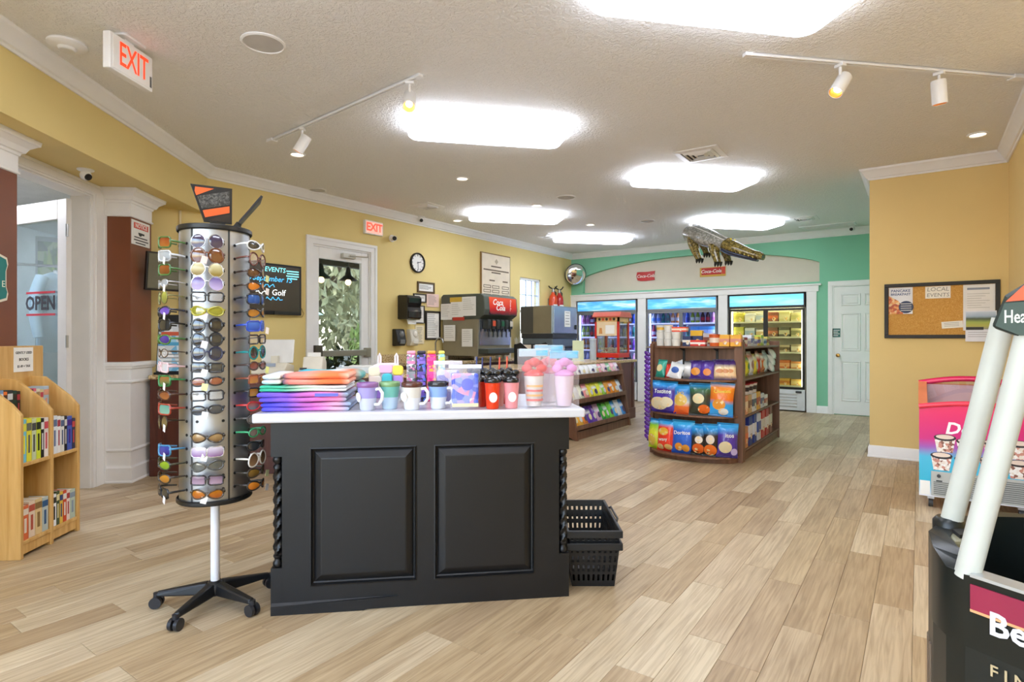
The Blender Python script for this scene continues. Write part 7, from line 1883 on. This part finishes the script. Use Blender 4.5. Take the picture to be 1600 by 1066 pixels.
MB().add([(.045, DD_ - .035, .70), (WW_ - .04, DD_ - .035, .70), (WW_ - .04, DD_ - .035, .86), (.045, DD_ - .035, .86)], [(0, 1, 2, 3)]).ob('inner_liner', M('f0dfe6', .5), t)
text('De', M('f6f2f4', .4), t, (.22, -.003, .585), size=.115, shear=.2, bold=.003); text('n', M('f6f2f4', .4), t, (.43, -.003, .575), size=.10, shear=.2, bold=.003)
def tubp(x, z, s_):
    MB().prism([(-.045 * s_, 0), (.045 * s_, 0), (.06 * s_, .10 * s_), (-.06 * s_, .10 * s_)], -.003, -.0015, axis=1, mtx=Matrix.Translation((x, 0, z))).ob('printed_tub', MSPECK('efe6e0', ('e9dccf', 'c98a7a', 'f4f0ec', '8a5a4a'), 55, .4), t)
    MB().lathe([(.064 * s_, 0), (.064 * s_, .001), (0, .0012)], 20, mtx=Matrix.Translation((x, -.003, z + .105 * s_)) @ RX @ Matrix.Scale(.38, 4, (0, 1, 0))).ob('printed_tub_rim', M('2b2024', .4), t)
    MB().lathe([(.052 * s_, 0), (.052 * s_, .001), (0, .0012)], 20, mtx=Matrix.Translation((x, -.0045, z + .11 * s_)) @ RX @ Matrix.Scale(.30, 4, (0, 1, 0))).ob('printed_ice_cream', M('e3cfc0', .5), t)
for x, z, s_ in ((.15, .415, 1.0), (.13, .285, 1.0), (.27, .41, .9), (.26, .285, .9), (.42, .41, .95), (.40, .29, .95), (.55, .41, 1.0), (.55, .28, 1.0)): tubp(x, z, s_)
gp = MB().box(.07, WW_ - .02, -.012, -.001, .10, .275).ob('grille', M('b5b7b2', .4), t, bevel=.004)
for k in range(11): MB().box(.19 if k > 6 else .085, WW_ - .035, -.016, -.0115, .115 + k * .0135, .120 + k * .0135).ob('louvre', M('6a6c6a', .5), gp)
MB().lathe([(.012, 0), (.012, .01), (0, .011)], 14, mtx=Matrix.Translation((.115, -.012, .245)) @ RX).ob('dial', DGREY, gp, smooth=40); MB().box(.10, .135, -.016, -.0115, .205, .213).ob('switch', BLACK, gp)
MB().box(.005, .065, -.0025, -.001, .10, .20).ob('paper_sticker', PAPER, t)
for x in (.07, WW_ - .07):
    for y in (.08, DD_ - .08):
        m = MB(); m.cyl((x - .014, y, .032), (x + .014, y, .032), .032, n=16); cst = m.ob('caster', DGREY, t, smooth=40); MB().box(x - .02, x + .02, y - .02, y + .02, .06, .09).ob('fork', STEEL, cst)

# ================================================================== black novelty freezer with leaning posts
# origin at the front line; local X runs along the front towards the viewer's right, local Y to the back
LX = RT * .43 - FW * .9; NY = RT * .9 + FW * .43
FA = math.atan2(LX.y, LX.x)
o_ = LX * -.644 + NY * 1.296
t = thing('novelty_freezer', 'black open top novelty freezer with leaning white posts', 'freezer', (o_.x, o_.y, 0), FA)
BW, BD, BH = 1.15, .465, .765
BKF = M('161b19', .35, var=.08)
foot = [(-.0, 0), (BW, 0), (BW, BD), (-.10, BD), (-.135, BD - .03), (-.153, BD - .09), (-.158, .28), (-.15, .19), (-.13, .115), (-.085, .05), (-.04, .012)]
MB().prism(foot, .0, BH - .14).ob('cabinet', BKF, t)
inn = [(.03, .035), (BW - .03, .035), (BW - .03, BD - .035), (-.09, BD - .035), (-.118, .38), (-.123, .28), (-.115, .20), (-.09, .12), (-.05, .07), (-.01, .04), (.01, .036)]
n_ = len(foot); inn = inn[:n_]
zt = [BH + (.03 if p[1] > .1 else (.02 if p[0] < -.05 else 0)) for p in foot]
vs = [(p[0], p[1], BH - .14) for p in foot] + [(p[0], p[1], z) for p, z in zip(foot, zt)] + [(p[0], p[1], z) for p, z in zip(inn, zt)] + [(p[0], p[1], BH - .139) for p in inn]
order_in = inn
fs = []
for i in range(n_):
    j = (i + 1) % n_
    fs += [(i, j, n_ + j, n_ + i), (n_ + i, n_ + j, 2 * n_ + j, 2 * n_ + i), (2 * n_ + i, 2 * n_ + j, 3 * n_ + j, 3 * n_ + i)]
MB().add(vs, fs).ob('rim_walls', BKF, t, smooth=35)
MB().prism([(p[0] * .98, p[1] + (.004 if p[1] < .2 else -.004)) for p in inn], BH - .139, BH - .132).ob('well_floor', M('8b9092', .4, .3), t)
MB().box(.01, BW, -.003, .0, BH - .062, BH - .014).ob('red_band', M('8f2340', .4), t, label='dark red band'); MB().box(.01, BW, -.004, .0, BH - .067, BH - .062).ob('copper_line', M('d9a070', .35), t)
MB().box(.01, BW, -.004, .038, BH, BH + .006).ob('steel_edge', M('c9cdce', .3, .6), t)
for x in (.02, .06, .10): MB().box(x, x + .012, .05, BD - .05, BH - .132, BH - .12).ob('well_rib', M('7c8284', .4, .3), t)
MB().box(.17, .185, .04, BD - .04, BH - .132, BH).ob('divider', M('b9c6c6', .3, .3), t)
# vertical ribs around the rounded end
for k in range(8):
    f_ = k / 7; seg = foot[6:10]; q = f_ * 2.6; i = min(2, int(q)); p = Vector(seg[i]).lerp(Vector(seg[i + 1]), q - i)
    d_ = (Vector(seg[i + 1]) - Vector(seg[i])).normalized(); nn_ = Vector((d_.y, -d_.x)) * -1
    MB().box(-.006, .006, -.004, .006, .06, BH - .20, Matrix.Translation((p.x, p.y, 0)) @ Matrix.Rotation(math.atan2(d_.y, d_.x), 4, 'Z')).ob('vent_rib', M('6b5a48', .45), t)
text('Be', M('d8d5da', .4), t, (.04, -.0035, .688), size=.060, align='LEFT', bold=.0014); text('FIN', M('b9a680', .4), t, (.042, -.0035, .60), size=.031, align='LEFT', spacing=1.5, bold=.0003)
MB().prism([(-.13, .17), (-.07, .10), (-.05, .16), (-.10, .26), (-.135, .25)], BH - .0, BH + .028).ob('end_clasp', M('8c8a70', .4), t, bevel=.006); MB().prism([(-.105, .16), (-.075, .13), (-.065, .16), (-.09, .20)], BH + .028, BH + .036).ob('clasp_plate', BLACK, t)
POST = M('c4c6bd', .4)
MB().cyl((-.008, .022, BH - .01), (.10, .022, 1.27), .0215, n=24).ob('leaning_post', POST, t, smooth=40); MB().cyl((-.132, .20, BH + .02), (-.026, .20, 1.27), .0215, n=24).ob('leaning_post', POST, t, smooth=40)
MB().lathe([(.032, -.03), (.032, .02), (.024, .03)], 20, (-.132, .20, BH + .02)).ob('post_collar', BKF, t, smooth=40)
hd = bpy.data.objects.new('header_sign', None); C.objects.link(hd); hd.parent = t
prof = [(.04, 1.25), (.09, 1.228), (.30, 1.228), (.30, 1.345), (.10, 1.335), (.062, 1.31)]
MB().prism(prof, .0, .24, axis=1).ob('sign_body', M('2e3733', .35), hd, bevel=.008)
MB().prism([(.068, 1.297), (.295, 1.305), (.295, 1.34), (.10, 1.33)], -.004, .0005, axis=1).ob('orange_panel', M('d9603f', .4), hd); MB().prism([(.052, 1.252), (.09, 1.234), (.295, 1.234), (.295, 1.302), (.066, 1.294)], -.004, .0005, axis=1).ob('green_panel', M('41514a', .4), hd)
text('Head', M('d4d6cc', .4), hd, (.088, -.0046, 1.268), (PI / 2, 0, 0), size=.034, bold=.0004).scale = (.62, 1, 1)
MB().box(.30, BW * .9, .03, .21, 1.25, 1.34).ob('canopy_light_box', M('2a2f2c', .35), hd, bevel=.01)
for i, (x, y, c, c2, lb) in enumerate(((.27, .14, 'd94a8a', 'f2d46a', 'pink and yellow ice cream pack in the novelty freezer'), (.27, .31, 'e8a02e', 'c83a5a', 'orange ice cream pack in the novelty freezer'), (.42, .2, '8f3a9a', 'efe4d8', 'purple ice cream pack in the novelty freezer'), (.57, .2, '3a8ac8', 'f0e6dc', 'blue ice cream pack in the novelty freezer'))):
    p = o_ + LX * x + NY * y
    carton(lb, (p.x, p.y, BH - .1315), FA + .1 * i, .12, .13, .10, c, c2, name='ice_cream_pack', cat='pack', group='packs in the novelty freezer')
# ================================================================== book rack
t = wall_thing('book_rack', 'light oak book rack with a used books sign', 'book rack', 3.705, -2.545, 0)
# local x along U (0 at middle), -y to the room; half width .29
HB = .255; FY, BY = -.155, .145
side = [(BY, 0), (FY, 0), (FY, .80), (FY + .05, .86), (BY - .10, .985), (BY - .02, .99), (BY, .97)]
for x in (-HB, -.012, HB - .024):
    MB().prism([(p[0], p[1]) for p in side][::-1], x, x + .024, axis=0).ob('side_panel' if abs(x) > .1 else 'divider', OAK, t, bevel=.003)
MB().box(-HB + .024, HB - .024, BY - .014, BY - .002, .02, .98).ob('back_panel', OAK, t)
for z in (.075, .51):
    for a, b in ((-HB + .0245, -.0125), (.0125, HB - .0245)): MB().box(a, b, FY + .003, BY - .015, z, z + .02).ob('shelf', OAK, t, bevel=.002)
    for a, b in ((-HB + .0245, -.0125), (.0125, HB - .0245)): MB().box(a, b, BY - .135, BY - .015, z + .0205, z + .20).ob('riser', OAK, t)
MB().box(-HB + .0245, HB - .0245, FY + .01, FY + .025, .02, .075).ob('kick_board', OAK, t)
MB().box(-HB + .02, .36, BY - .013, BY - .001, .97, 1.18).ob('header_board', OAK, t, bevel=.01)
sg = wall_thing('price_sign', 'white GENTLY USED BOOKS price card on the oak book rack', 'sign', 3.885, -2.545 - BY + .0135, 1.095)
MB().box(-.08, .08, -.004, -.0005, -.075, .075).ob('card', M('f3f0e8', .6), sg)
for s_, z, sz in (('GENTLY USED', .042, .0215), ('BOOKS', 0, .024), ('$1.49 + TAX', -.042, .020)): text(s_, M('33302c', .6), sg, (0, -.0045, z), size=sz, bold=.0004)
rk = random.Random(31)
def book(lu, ln, z, w, h, d, c, c2, label, tilt=0.0, txt=None):
    """lu, ln: rack-local x and front y of the spine"""
    p = un(3.705 + lu, -2.545 - ln, z)
    b = thing('paperback_book', label, 'book', p, 0, 'used books on the oak rack'); b.rotation_euler = (0, tilt, math.atan2(U.y, U.x))
    cv = M(c, .45)
    m = MB(); m.box(-w / 2, -w / 2 + .0015, 0, d, 0, h); m.box(w / 2 - .0015, w / 2, 0, d, 0, h); m.box(-w / 2, w / 2, 0, .0015, 0, h); m.ob('cover', cv, b)
    MB().box(-w / 2 + .0016, w / 2 - .0016, .0016, d - .003, .003, h - .003).ob('pages', M('eadfc8', .8), b)
    MB().box(-w / 2 + .002, w / 2 - .002, -.0008, .0004, h * .72, h * .9).ob('spine_band', M(c2, .45), b)
    if txt: text(txt, INK, b, (0, -.0012, h * .42), (PI / 2, PI / 2, 0), size=min(w * .7, .03), bold=.0005)
    else: MB().box(-w * .18, w * .18, -.0009, .0002, h * .2, h * .62).ob('spine_title', M(c2, .45), b)
cn2 = {}
palette = [('e2582e', 'f0e6d8', 'orange'), ('7f9ab8', 'e9e6e0', 'grey blue'), ('e8762a', '3a2a22', 'bright orange'), ('1f2a2e', 'c9b98a', 'black'), ('16403a', 'e0d8c0', 'dark green'), ('2a2a2e', 'd9d4c8', 'charcoal'), ('e9e4d8', 'b5303a', 'white and red'), ('7a2438', 'e6d2b0', 'burgundy'), ('d9a8b0', '6a2a3a', 'pink'), ('dfd2b0', '8a6a3a', 'cream'), ('b8c6cf', '5a7a96', 'pale blue'), ('d6c08a', '7a4a2a', 'tan'), ('c9d3da', '4a6a8a', 'silver'), ('4a6a94', 'e6e0d0', 'denim blue')]
sec = ((-HB + .03, 'left'), (.018, 'right'))
def fill(bay, y, z, specs, lab, hb):
    x = (-HB + .028) if bay == 0 else .0165
    kw = .212 / sum(q[0] + .0012 for q in specs); kh = 1.27 if y < 0 and z > .3 else (1.2 if y < 0 else 1.08)
    specs = [(q[0] * kw, q[1] * kh) + q[2:] for q in specs]
    for i, (w, h, c, c2, nm, txt) in enumerate(specs):
        tilt = 0.0
        book(x + w / 2 + .0006, y, z, w, h, .105, c, c2, '%s book in the %s of the oak rack' % (nm, lab), tilt, txt)
        x += w + .0012
FRONT, BACK = FY + .012, BY - .132
fill(0, BACK, .732, [(.03, .175, 'e2582e', 'efe0d2', 'orange red', None), (.026, .18, 'f0ece4', 'c94a3a', 'white', None), (.03, .185, '7fa0bf', 'e6e6e6', 'grey blue', None), (.028, .175, 'ee7a2e', '4a2a1a', 'bright orange', None), (.045, .18, '1f2d32', 'cfd3d2', 'black', None), (.03, .175, '17443c', '23201e', 'dark green', None), (.028, .17, '2a2a2c', 'b93a48', 'charcoal', None)], 'upper back row, first bay', 0)
fill(0, FRONT, .5305, [(.028, .19, '79c6d6', 'e8e04a', 'turquoise', None), (.034, .19, 'e9df3a', '6a6a5a', 'yellow', None), (.03, .185, 'cfd8a8', '4a4a4a', 'sage green', None), (.03, .185, 'dbe63a', '1f2a1a', 'lime', None), (.022, .18, '1d1d1f', 'e6e2da', 'black spined', None), (.03, .18, 'efe6dc', 'c94a56', 'white with red lettering', None)], 'upper front row, first bay', 0)
fill(0, BACK, .297, [(.04, .17, '3a2a22', 'd9d4cc', 'dark brown', None), (.045, .175, '4a231b', '2f2a1e', 'maroon', None), (.045, .18, 'f0d81f', '26241a', 'bright yellow', 'FEARLESS')], 'lower back row, first bay', 0)
fill(0, FRONT, .0955, [(.03, .16, 'd9693a', 'e9d9c4', 'rust', None), (.03, .17, 'e8d0b4', 'b5503a', 'peach', None), (.034, .17, 'e3c48a', '8a6a3a', 'honey', None), (.03, .165, 'b9c6c0', '2a5a86', 'grey green', None)], 'lower front row, first bay', 0)
fill(1, BACK, .732, [(.022, .175, '3a2630', 'c9b0b8', 'plum', None), (.024, .175, '7a2438', 'e6d2c8', 'burgundy', None), (.022, .17, '1f1f24', 'c86a7a', 'black and pink', None), (.022, .175, 'e06a80', 'f4e4e0', 'rose pink', None), (.03, .17, 'eadfc2', 'a88a5a', 'cream', None), (.028, .165, 'd9cf9a', 'c94a5a', 'straw yellow', None), (.045, .18, 'b9cfe0', 'e6a88a', 'sky blue', None)], 'upper back row, second bay', 1)
fill(1, FRONT, .5305, [(.034, .18, 'e6eaee', '6a7a9a', 'pale grey', None), (.024, .175, 'f0efec', 'a83a4a', 'white and crimson', None), (.026, .17, 'e4e2da', '5a6a8a', 'off-white', None), (.02, .17, '2a2a30', 'd9d6d0', 'jet black', None), (.036, .165, '4a62b8', '4a2a86', 'violet blue', None), (.024, .15, '3a3a56', 'c94a4a', 'navy', None)], 'upper front row, second bay', 1)
fill(1, BACK, .297, [(.026, .17, 'eef0f2', 'd95a3a', 'white and orange', None), (.03, .175, '3a5f96', 'b9cfe6', 'deep blue', None), (.034, .18, '2a4a80', '1d2a4a', 'indigo', None), (.03, .17, 'cfd6d8', '6a7a84', 'light grey', None)], 'lower back row, second bay', 1)
fill(1, FRONT, .0955, [(.028, .16, 'eceff2', '23252a', 'white and black', None), (.022, .17, '4a5a3a', 'e6d8a0', 'olive', None), (.024, .16, 'e6c04a', '3a4a7a', 'mustard', None), (.026, .16, 'd9502a', 'e9e2d6', 'red orange', None), (.024, .155, 'f0d9cc', 'b03a3a', 'blush', None), (.04, .15, 'b9c8b4', '8a9aa8', 'pale green', None)], 'lower front row, second bay', 1)

# ================================================================== inflatable alligator
cg = FW * 7.6 + RT * ((1140 - 800) / 905 * 7.6)
t = thing('inflatable_alligator', 'inflatable alligator hanging below the ceiling', 'inflatable toy', (cg.x, cg.y, 2.30), YAW)
t.scale = (.8, .8, .8)
GAT = MSPECK('7a6a34', ('5a4d26', '97854a', '4a4022', '8a7638'), 55, .18)
GBK = MSPECK('9a9890', ('83827a', 'b0aea6', '8d8b80'), 40, .15)
BEL = M('e3e6e4', .25)
def loft(pts, n=18):
    """pts: (centre, half width, half height up, half height down); cross sections face along the path"""
    P = [Vector(p[0]) for p in pts]; vs = []; fs = []
    for i, p in enumerate(P):
        d = (P[min(i + 1, len(P) - 1)] - P[max(i - 1, 0)]).normalized(); s_ = d.cross(Vector((0, 0, 1))).normalized(); u_ = s_.cross(d)
        for j in range(n):
            a = 2 * PI * j / n; hh = pts[i][2] if math.sin(a) > 0 else pts[i][3]
            vs.append(p + s_ * (pts[i][1] * math.cos(a)) + u_ * (hh * math.sin(a)))
    for i in range(len(P) - 1):
        for j in range(n): fs.append((i * n + j, i * n + (j + 1) % n, (i + 1) * n + (j + 1) % n, (i + 1) * n + j))
    fs.append(tuple(range(n))); fs.append(tuple(range((len(P) - 1) * n, len(P) * n))[::-1])
    m = MB().add(vs, fs); me = m.mesh('m', 70); bm = bmesh.new(); bm.from_mesh(me); bmesh.ops.recalc_face_normals(bm, faces=bm.faces); bm.to_mesh(me); bm.free()
    return me
place('torso', loft([((-.30, 1.45, .52), .02, .02, .02), ((-.36, 1.15, .53), .06, .06, .04), ((-.40, .88, .52), .12, .11, .08), ((-.40, .66, .49), .19, .15, .12), ((-.36, .44, .42), .23, .17, .14), ((-.28, .24, .33), .23, .16, .14), ((-.18, .08, .24), .20, .14, .12), ((-.08, -.04, .17), .16, .11, .10)]), GBK, t, label='grey vinyl back')
HP = [Vector((-.10, -.02, .18)), Vector((-.02, -.10, .12)), Vector((.08, -.19, .06)), Vector((.17, -.27, .01)), Vector((.25, -.34, -.035)), Vector((.32, -.40, -.07)), Vector((.36, -.435, -.09))]
place('head', loft([(HP[0], .14, .11, .07), (HP[1], .185, .135, .07), (HP[2], .165, .115, .06), (HP[3], .13, .095, .05), (HP[4], .125, .085, .045), (HP[5], .13, .085, .045), (HP[6], .09, .06, .035)]), GAT, t)
place('lower_jaw', loft([(HP[0] + Vector((0, 0, -.06)), .10, .02, .05), (HP[1] + Vector((.01, -.01, -.07)), .135, .02, .06), (HP[3] + Vector((0, 0, -.055)), .095, .015, .045), (HP[4] + Vector((0, 0, -.05)), .09, .012, .04), (HP[5] + Vector((-.02, .02, -.045)), .07, .01, .025)]), M('3c4152', .25), t, label='dark blue grey lower jaw')
for s_ in (-1, 1):
    sd_ = Vector((.66, .75, 0)) * s_
    for k in range(6):
        c_ = HP[1].lerp(HP[5], .15 + k * .14) + sd_ * (.145 - k * .008) + Vector((0, 0, -.02))
        MB().lathe([(.013, 0), (.010, .012), (0, .03)], 8, mtx=Matrix.Translation(c_) @ Matrix.Rotation(PI, 4, 'X'), cap=False).ob('tooth', M('e6d27a', .3), t, smooth=40)
    e = HP[1] + Vector((0, 0, .12)) + sd_ * .085
    MB().sph(e, (.042, .042, .042), 12, 8).ob('brow', GAT, t, smooth=60); MB().sph(e + Vector((.024, -.024, .008)), .022, 10, 8).ob('eye', M('d9c23a', .15), t, smooth=60)
    MB().sph(HP[5] + Vector((0, 0, .055)) + sd_ * .035, (.024, .024, .018), 10, 6).ob('nostril', M('3a3020', .3), t, smooth=60)
for k, (a, b, c_) in enumerate((((-.26, .02, .20), (-.25, -.05, .02), (-.23, -.10, -.12)), ((-.50, .40, .36), (-.47, .30, .14), (-.42, .24, -.02)), ((-.02, .22, .20), (.04, .25, .06), (.06, .22, -.06)), ((-.22, .72, .40), (-.16, .74, .26), (-.14, .70, .14)))):
    g = place('leg', loft([(a, .085, .08, .08), (tuple((Vector(a) + Vector(b)) / 2), .085, .08, .08), (b, .068, .068, .068), (tuple((Vector(b) + Vector(c_)) / 2), .056, .056, .056), (c_, .05, .055, .055)]), GAT, t)
    for j in range(3):
        q = Vector(c_) + Vector((-.045 + .045 * j, -.05, -.03)); MB().lathe([(.024, 0), (.02, .05), (0, .09)], 8, mtx=Matrix.Translation(q + Vector((0, .02, .04))) @ Matrix.Rotation(math.radians(205), 4, 'X'), cap=False).ob('claw', M('26221c', .3), g, smooth=40)
for off in (-.11, 0, .11):
    P = [Vector((-.40 + off * .9, .66 + off * .3, .645 - abs(off) * .38)), Vector((-.36 + off, .44 + off * .6, .595 - abs(off) * .38)), Vector((-.28 + off, .24 + off * .8, .495 - abs(off) * .38)), Vector((-.17 + off * .9, .07 + off * .8, .385 - abs(off) * .4)), Vector((-.06 + off * .8, -.06 + off * .8, .285 - abs(off) * .4))]
    MB().tube(P, .011, 8).ob('back_seam', M('dcdbd6', .15), t, smooth=60)
for x, y, z in ((-.36, .44, .58), (-.05, -.07, .28)): MB().tube([(x, y, z), (x, y, (ZC - 2.30) / .8)], .0015, 5).ob('hanging_string', M('d8d6d0', .6), t)
